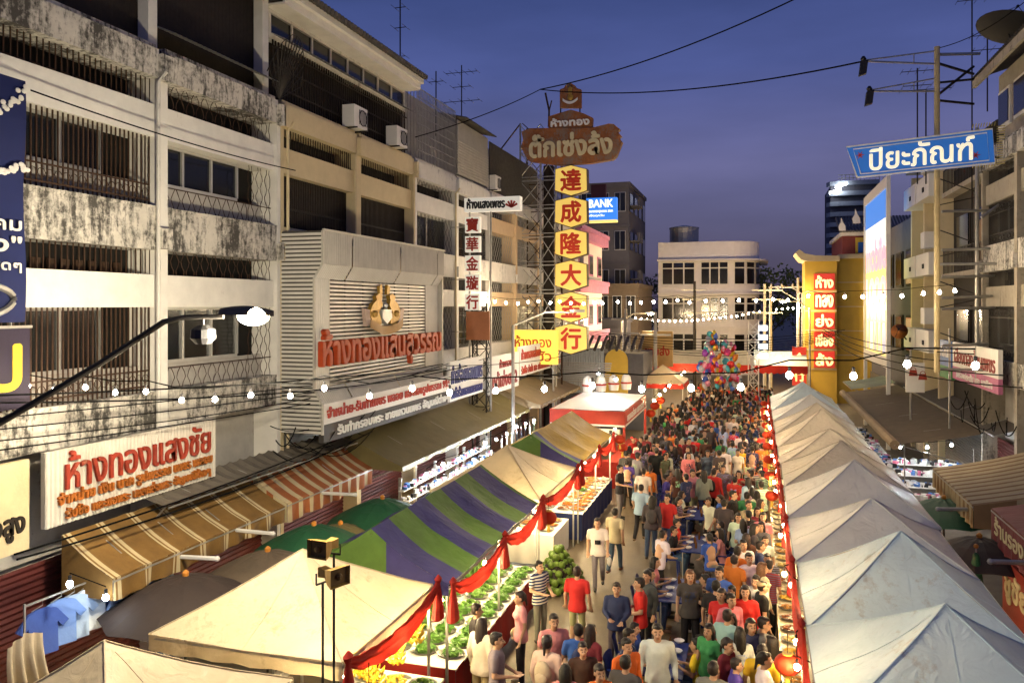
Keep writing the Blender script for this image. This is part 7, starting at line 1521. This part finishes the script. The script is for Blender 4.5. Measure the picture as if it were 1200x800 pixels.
L = [  # head u, v, facing, pose, female, shirt, trousers, hair, sleeve, leg, label, accessories, scale, striped
 (702, 614, 10, 'walk', 0, 'white', 'grey', 'short', 'short', 'long', 'man in white tee with a camera on his chest walking up the open lane', (('camera', 'black'), ('carrier_bag', 'white'))),
 (677, 669, 180, 'stand', 0, 'red', 'khaki', 'short', 'short', 'shorts', 'man in red polo and khaki shorts seen from behind', ()),
 (634, 662, 60, 'hold', 0, 'navy', 'grey', 'short', 'short', 'long', 'man in navy and white striped tee at the vegetable counter', (), 1.0, True),
 (649, 731, 30, 'hold', 0, 'pink', 'grey', 'short', 'short', 'long', 'man in pink shirt holding a bag in front of him', (('backpack', 'black'),)),
 (643, 756, 170, 'stand', 1, 'cream', 'dark grey', 'tied', 'long', 'long', 'woman in cream top carrying a beige backpack', (('backpack', 'beige'),)),
 (678, 738, 200, 'walk', 0, 'blue', 'jeans', 'short', 'short', 'long', 'man in bright blue shirt walking away with the group', (('backpack', 'navy'),)),
 (686, 757, 20, 'stand', 0, 'brown', 'black', 'short', 'long', 'long', 'man in dark brown shirt with folded arms beside the blue-shirted man', ()),
 (692, 742, 150, 'stand', 1, 'maroon', 'jeans', 'long', 'short', 'long', 'long-haired woman in maroon behind the brown-shirted man', ()),
 (723, 688, 5, 'hold', 0, 'navy', 'dark grey', 'short', 'long', 'long', 'man in open navy jacket walking towards the tables', ()),
 (751, 686, -80, 'hold', 0, 'red', 'black', 'short', 'short', 'long', 'man in red tee holding a carrier bag beside the navy jacket', (('carrier_bag', 'beige'),)),
 (755, 672, -30, 'stand', 1, 'dark grey', 'black', 'tied', 'long', 'long', 'woman in dark grey checked top behind the man in red', ()),
 (557, 716, 110, 'hold', 0, 'black', 'black', 'short', 'short', 'long', 'vendor in black apron leaning over the vegetables', ()),
 (563, 735, 160, 'stand', 1, 'cream', 'khaki', 'long', 'long', 'long', 'woman in cream lace dress standing at the vegetable counter', ()),
 (611, 700, -60, 'stand', 1, 'pink', 'black', 'tied', 'short', 'long', 'woman in pink sleeveless top and black leggings with a shoulder bag', (('shoulder_bag', 'beige'),)),
 (771, 745, 10, 'stand', 0, 'white', 'khaki', 'short', 'long', 'long', 'man in white shirt with a black backpack by the near table', (('backpack', 'black'),)),
 (819, 697, -20, 'stand', 1, 'red', 'black', 'tied', 'short', 'long', 'woman in red tee with a white bag strap', (('shoulder_bag', 'white'),)),
 (853, 701, 30, 'stand', 1, 'pink', 'grey', 'tied', 'long', 'long', 'woman in pink blouse wearing an orange headband', ()),
 (874, 696, 0, 'stand', 1, 'red', 'khaki', 'long', 'long', 'long', 'woman in red cardigan over a beige dress', ()),
 (851, 723, 160, 'stand', 0, 'aqua', 'jeans', 'short', 'short', 'long', 'man in pale aqua tee seen from behind', ()),
 (849, 752, 60, 'stand', 1, 'maroon', 'maroon', 'tied', 'short', 'long', 'woman in dark red floral dress', ()),
 (862, 778, 100, 'stand', 0, 'purple', 'jeans', 'short', 'short', 'long', 'boy in violet-blue tee near the right-hand counter', (), .9),
 (890, 762, 170, 'stand', 0, 'yellow', 'khaki', 'short', 'short', 'long', 'person in yellow tee with a black shoulder strap', (('shoulder_bag', 'black'),)),
 (909, 733, 95, 'hold', 0, 'grey', 'dark grey', 'short', 'short', 'long', 'man in grey vest reaching over the hot food counter', ()),
 (904, 686, 110, 'stand', 0, 'black', 'black', 'short', 'short', 'long', 'man in black shirt and camouflage cap by the counter', (('cap', 'khaki'),)),
 (893, 668, 120, 'stand', 1, 'beige', 'jeans', 'long', 'long', 'long', 'brown-haired woman in beige top by the counter', (), 1, False, (.10, .045, .02)),
 (864, 655, 150, 'stand', 0, 'orange', 'dark grey', 'short', 'short', 'long', 'man in orange tee seen from behind', ()),
 (874, 640, 20, 'stand', 0, 'white', 'navy', 'short', 'short', 'long', 'man in white polo past the orange-shirted man', ()),
 (809, 677, 10, 'stand', 1, 'dark grey', 'black', 'long', 'short', 'long', 'woman with tinted hair in grey printed tee', (), 1, False, (.12, .05, .02)),
 (844, 672, -20, 'hold', 0, 'blue', 'jeans', 'short', 'short', 'long', 'man in bright blue polo holding a child in red', ()),
 (897, 607, 0, 'phone', 1, 'pink', 'jeans', 'long', 'short', 'long', 'woman in pale pink tee and jeans holding up a phone', ()),
 (884, 620, 100, 'stand', 1, 'dark grey', 'black', 'long', 'long', 'long', 'woman in dark grey behind the pale pink phone user', ()),
 (862, 603, 10, 'stand', 1, 'white', 'navy', 'long', 'short', 'long', 'woman in white blouse with a dark shoulder strap', (('shoulder_bag', 'black'),)),
 (749, 571, 175, 'walk', 0, 'pale blue', 'black', 'short', 'short', 'long', 'man in pale blue shirt and black trousers walking away in the lane', ()),
 (762, 587, 185, 'walk', 1, 'dark grey', 'jeans', 'long', 'long', 'long', 'woman in dark grey vest and jeans walking away', (('backpack', 'dark grey'),)),
 (726, 551, 80, 'hold', 0, 'black', 'grey', 'short', 'short', 'long', 'man in black tee buying at the olive tent counter', ()),
 (762, 547, 170, 'walk', 1, 'orange', 'jeans', 'tied', 'short', 'long', 'woman in orange top and jeans walking away', ()),
 (753, 553, 175, 'stand', 0, 'cream', 'khaki', 'short', 'short', 'long', 'man in cream shirt beside the orange-topped woman', ()),
 (740, 516, 60, 'stand', 0, 'red', 'jeans', 'short', 'short', 'long', 'booth worker in red tee and red cap', (('cap', 'red'),)),
 (762, 507, 120, 'stand', 0, 'grey', 'black', 'short', 'short', 'long', 'man in grey shirt beside the booth worker', ()),
 (774, 509, 175, 'stand', 0, 'black', 'black', 'short', 'short', 'long', 'man in black seen from behind near the red booth', ()),
 (787, 509, 160, 'stand', 1, 'orange', 'jeans', 'tied', 'short', 'long', 'woman in orange tee in front of the booth queue', ()),
 (796, 509, 150, 'stand', 1, 'beige', 'black', 'long', 'short', 'long', 'woman in beige shirt with a dark bag strap', (('shoulder_bag', 'brown'),)),
 (821, 510, 170, 'stand', 0, 'green', 'dark grey', 'short', 'short', 'long', 'man in green tee seen from behind at the edge of the crowd', ()),
 (852, 510, 180, 'stand', 0, 'white', 'black', 'short', 'short', 'long', 'man in white shirt and black trousers seen from behind', ()),
 (838, 554, 150, 'stand', 0, 'red', 'black', 'short', 'long', 'long', 'man in red jacket with a dark backpack beside a table', (('backpack', 'black'),)),
 (864, 530, 10, 'walk', 1, 'white', 'beige', 'tied', 'short', 'long', 'woman in white top walking towards the tables', ()),
 (876, 543, 5, 'stand', 0, 'cream', 'khaki', 'short', 'short', 'shorts', 'small child in cream tee carried at the shoulder line', (), .75),
 (865, 554, 10, 'stand', 1, 'red', 'jeans', 'long', 'short', 'long', 'woman in red printed tee and jeans facing the camera', ()),
 (884, 552, 5, 'stand', 0, 'grey', 'grey', 'short', 'short', 'long', 'grey-haired man in striped tee', (), 1, True, (.25, .23, .2)),
 (905, 551, 60, 'stand', 1, 'pink', 'black', 'tied', 'short', 'long', 'woman in pink tee with a shoulder bag by the snack counter', (('shoulder_bag', 'cream'),)),
 (876, 581, 170, 'stand', 0, 'green', 'dark grey', 'short', 'short', 'long', 'person in bright green tee between the tables and counter', ()),
 (888, 597, 20, 'stand', 1, 'maroon', 'black', 'long', 'short', 'long', 'long-haired woman in maroon top near the bright green tee', ()),
 (905, 775, 100, 'hold', 1, 'white', 'black', 'tied', 'short', 'long', 'woman in white tee leaning to the counter next to the red lantern', ()),
 (880, 735, 20, 'stand', 1, 'navy', 'jeans', 'long', 'short', 'long', 'long-haired woman in navy top behind the yellow tee', ()),
 (830, 735, -30, 'stand', 1, 'green', 'black', 'long', 'short', 'long', 'woman in green top beside the pale aqua tee', ()),
 (838, 784, 170, 'stand', 0, 'grey', 'black', 'short', 'short', 'long', 'man in grey tee beside the violet-blue boy', ()),
 (735, 778, 160, 'stand', 0, 'dark grey', 'jeans', 'short', 'short', 'long', 'man in dark grey tee in front of the near table', ()),
 (700, 786, 30, 'stand', 1, 'orange', 'black', 'tied', 'short', 'long', 'woman in orange top with a tied ponytail at the front of the group', ()),
 (664, 786, 190, 'stand', 1, 'pink', 'jeans', 'long', 'short', 'long', 'long-haired woman in pink at the front of the group', ()),
 (585, 752, 100, 'hold', 0, 'grey', 'black', 'short', 'short', 'long', 'man in grey picking vegetables from the long counter', ()),
 (840, 690, 170, 'stand', 0, 'black', 'grey', 'short', 'short', 'long', 'man in black tee between red cardigan and tables', ()),
 (880, 655, 15, 'stand', 1, 'white', 'jeans', 'tied', 'short', 'long', 'woman in white tee past the beige top', ()),
 (900, 640, 100, 'hold', 0, 'navy', 'khaki', 'short', 'short', 'long', 'man in navy tee buying hot food', ()),
 (850, 590, 170, 'stand', 0, 'dark grey', 'black', 'short', 'short', 'long', 'man in dark grey past the rubbish bag tables', ()),
 (908, 590, 90, 'hold', 1, 'yellow', 'jeans', 'long', 'short', 'long', 'woman in yellow buying at the right-hand counter', ()),
 (720, 600, 170, 'walk', 0, 'beige', 'jeans', 'short', 'short', 'long', 'man in beige shirt strolling past the pomelo heap', ()),
 (102, 733, 40, 'stand', 0, 'pale blue', 'jeans', 'short', 'short', 'long', 'man in pale tee tending the clothes stall', (), .95),
]
for t in L:
    t = list(t) + [1.0, False, None][max(0, len(t) - 12):]
    u, v, fa, pose, fem, sh, tr, hr, sl, lg, lab, ac, s_, stp, hc = t
    x, y = at_head(u, v, s_); x = min(x, .12) if x > -4 else x
    if x > -4.9 or y < 11: pass
    else: x = max(x, -4.55)
    if u == 102: x, y = -9.1, 9.3
    for ti, (tx, ty) in enumerate(TBL):   # keep clear of the tables
        if abs(x - tx) < .62 and abs(y - ty) < 1.0: x = tx + (.95 if x > tx else -.95)
    person(x, y, fdir(fa), pose, bool(fem), sh, tr, hr, sl, lg, lab, ac, s_, stp, hc, plain=not any(k in lab for k in ('print', 'floral', 'check'))); TAKEN.append((x, y))
# diners
DIN = [('navy', 'man in navy shirt'), ('blue', 'child in blue'), ('yellow', 'long-haired woman in yellow'), ('red', 'child in red tee'), ('grey', 'diner in grey with a backpack'), ('pink', 'woman in pink'), ('brown', 'diner in dark brown checks'), ('red', 'child in a red top'), ('black', 'man in black'), ('red', 'diner in red'), ('pink', 'woman in pale pink'), ('navy', 'man in navy'), ('brown', 'woman in dark brown'), ('cream', 'woman in cream'), ('pink', 'girl in pink vest'), ('blue', 'person in blue'), ('purple', 'diner in violet'), ('maroon', 'woman in maroon'), ('orange', 'man in orange'), ('white', 'man in white'), ('white', 'woman in white'), ('red', 'woman in red tee'), ('white', 'diner in white'), ('grey', 'diner in grey'), ('beige', 'diner in beige'), ('pink', 'diner in pink'), ('white', 'person in white shirt'), ('black', 'person in black'), ('cream', 'diner in cream'), ('navy', 'diner in navy'), ('red', 'diner in red shirt'), ('pale blue', 'diner in pale blue')]
k = 0
for i, (tx, ty) in enumerate(TBL):
    for (sx, dy) in ((-1, -.38), (-1, .4), (1, -.4), (1, .36)):
        x, y = tx + sx * .68, ty + dy + prnd.uniform(-.06, .06); rz = -PI / 2 if sx < 0 else PI / 2
        put_chair(x, y, rz + prnd.uniform(-.15, .15), TN[i])
        sh, d = DIN[k % len(DIN)]; fem = any(q in d for q in ('woman', 'girl')); child = 'child' in d or 'girl' in d; k += 1
        person(x - sx * .02, y, rz + prnd.uniform(-.2, .2), 'sit', fem, sh, prnd.choice(('black', 'jeans', 'khaki', 'navy')), prnd.choice(('long', 'tied')) if fem else 'short', 'short', 'long', '%s seated at %s' % (d, TN[i]), (), .84 if child else 1.0, group='diners seated at the street tables'); TAKEN.append((x, y))
# vendors
for i, (x, y, sh, l) in enumerate(((-6.85, 14.2, 'dark grey', 'vendor in dark grey behind the vegetable counter'), (-6.85, 16.6, 'maroon', 'vendor in maroon behind the vegetable counter'), (-6.85, 24.5, 'white', 'vendor in white behind the trays of the olive tent'), (-6.85, 26.8, 'red', 'vendor in red behind the trays of the olive tent'), (1.65, 11.5, 'white', 'vendor in white behind the hot food counter'), (1.65, 16, 'orange', 'vendor in orange behind the hot food counter'), (-8.05, 22.6, 'black', 'shopper in black at the white-lit goods shelves'), (-8.0, 24.2, 'khaki', 'shopper in khaki at the white-lit goods shelves'), (-8.05, 29.2, 'black', 'shopper in black by the hanging garments'), (4.25, 27.6, 'brown', 'shopper in brown outside the bright right stall'), (4.2, 24.8, 'black', 'passer-by in black in the alley behind the right-hand tents'), (4.2, 21.5, 'navy', 'passer-by in navy near the corrugated metal awning'), (4.15, 31, 'grey', 'passer-by in grey beside the brown tarp canopy'))):
    person(x, y, -PI / 2 if x < -6.5 and x > -7.5 else (PI / 2 if 1 < x < 2 else prnd.uniform(0, 6)), 'hold' if i < 6 else 'stand', i % 3 == 1, sh, 'black', 'short', 'short', 'long', l); TAKEN.append((x, y))
# the packed crowd
names = [('white', 7), ('red', 7), ('orange', 3), ('pink', 3), ('black', 9), ('navy', 6), ('blue', 2), ('yellow', 1), ('grey', 4), ('dark grey', 7), ('brown', 6), ('beige', 2), ('green', 1), ('pale blue', 1), ('maroon', 3), ('cream', 1), ('purple', 1)]
bag = [n for n, q in names for _ in range(q)]; cnt = 0; tries = 0
def free(x, y, d): return not (any((x - a) ** 2 + (y - b) ** 2 < d * d for a, b in TAKEN) or any(abs(x - a) < .78 and abs(y - b) < 1.2 for a, b in TBL))
while cnt < 186 and tries < 60000:
    tries += 1
    if cnt < 28: y = prnd.uniform(12.5, 27); x = prnd.choice((prnd.uniform(-.4, .28), prnd.uniform(-.4, .28), prnd.uniform(-2.5, .2)))
    else: y = 26 + 17.5 * prnd.random() ** .85; x = prnd.uniform(-4.5, .3)
    if y < 29 and -3.8 < x < -2.95: continue
    if y < 20 and x < -2.9: continue
    if not free(x, y, .38): continue
    fem = prnd.random() < .5; sh = prnd.choice(bag); tr = prnd.choice(('black', 'jeans', 'navy', 'khaki', 'grey', 'black')); hr = prnd.choice(('long', 'tied', 'long')) if fem else 'short'
    away = prnd.random() < .55; fa = (180 if away else 0) + prnd.gauss(0, 35); pose = prnd.choice(('stand', 'walk', 'hold', 'carry', 'phone', 'carry', 'lean')); lg = 'long'
    hw = {'long': 'long hair', 'tied': 'tied hair', 'short': 'short hair'}[hr]; tw = 'jeans' if tr == 'jeans' else tr + ' trousers'
    pw = {'stand': 'standing', 'walk': 'walking', 'hold': 'hands forward', 'phone': 'phone raised', 'carry': 'one arm bent', 'lean': 'leaning forward'}[pose]; zone = 'among the tables' if y < 26.5 else 'at the crowd edge' if y < 33 else ('crowd by red booth' if y < 42 else 'crowd near balloons')
    person(x, y, fdir(fa), pose, fem, sh, tr, hr, prnd.choice(('short', 'short', 'long')), lg, '%s person in %s top, %s, %s, %s' % ('long-haired' if hr == 'long' else ('dark' if False else hw.replace(' hair', '-haired')), sh, tw, pw, zone), (), prnd.uniform(.93, 1.03), group='people in the packed crowd'); TAKEN.append((x, y)); cnt += 1

# far end of the crowd reads as one mass
CR = MB(); CR_c = []
def low(me, ratio):
    o = bpy.data.objects.new('tmp', me); COL.objects.link(o); d = o.modifiers.new('d', 'DECIMATE'); d.ratio = ratio; dg = bpy.context.evaluated_depsgraph_get(); m2 = bpy.data.meshes.new_from_object(o.evaluated_get(dg)); bpy.data.objects.remove(o)
    return [tuple(v.co) for v in m2.vertices], [tuple(p.vertices) for p in m2.polygons]
LOWS = []
for pz, fm in (('stand', False), ('hold', True), ('carry', True), ('walk', False)):
    G = FIG[(pz, fm)]; LOWS.append([low(G['body'], .14), low(G['shirt_short'], .3), low(G['trousers_long'], .3), low(G['hair_long' if fm else 'hair_short'], .3)])
n = 0; tr_ = 0
while n < 130 and tr_ < 20000:
    tr_ += 1; y = prnd.uniform(43.5, 57); x = prnd.uniform(-3.9, .4 + (y - 43) * .05)
    if not free(x, y, .38): continue
    TAKEN.append((x, y)); n += 1; G = prnd.choice(LOWS); a = prnd.uniform(0, 6.28); s_ = prnd.uniform(.9, 1.04); ca, sa = math.cos(a) * s_, math.sin(a) * s_; skn = prnd.uniform(.75, 1.15)
    for (vs, fs), col in zip(G, ((.46 * skn, .27 * skn, .165 * skn), COLS[prnd.choice(bag)], COLS[prnd.choice(('black', 'jeans', 'navy', 'khaki'))], (.014, .01, .008))):
        CR.add([(x + vx * ca - vy * sa, y + vx * sa + vy * ca, vz * s_) for vx, vy, vz in vs], fs); CR_c += [(*col, 1)] * len(vs)
CM = pm('far_crowd_cloth', (1, 1, 1), .8, var=.1, bump=0); nn_ = CM.node_tree; at2 = nn_.nodes.new('ShaderNodeAttribute'); at2.attribute_name = 'tint'
nn_.links.new(at2.outputs['Color'], nn_.nodes['Principled BSDF'].inputs['Base Color'])
ob = CR.build('crowd', CM, None, True); ob['kind'] = 'stuff'; tag(ob, 'far crowd of people packed below the balloons at the street end', 'crowd')
at_c = ob.data.color_attributes.new('tint', 'FLOAT_COLOR', 'POINT'); at_c.data.foreach_set('color', [v for c in CR_c for v in c])

for o in bpy.data.objects:   # fine repeated ironwork, slats and tiles too small to pick apart
    if o.type == 'MESH' and o.parent and o.name.split('.')[0] in ('grille', 'timber_screen', 'balcony_grille', 'clerestory_frame', 'eave_tiles', 'spike_fan', 'balcony_cage', 'louvre_screen', 'roller_shutter', 'louvre_slats', 'louvre_posts', 'side_slats', 'lattice_frame', 'cross_braces', 'coil_strip', 'star_ornament', 'lattice', 'strings', 'roof_tiles', 'roof_rail', 'balcony_railing', 'crown', 'garland', 'mesh_door', 'stepped_slats', 'sheet_roof', 'dark_brace'): o['kind'] = 'stuff'
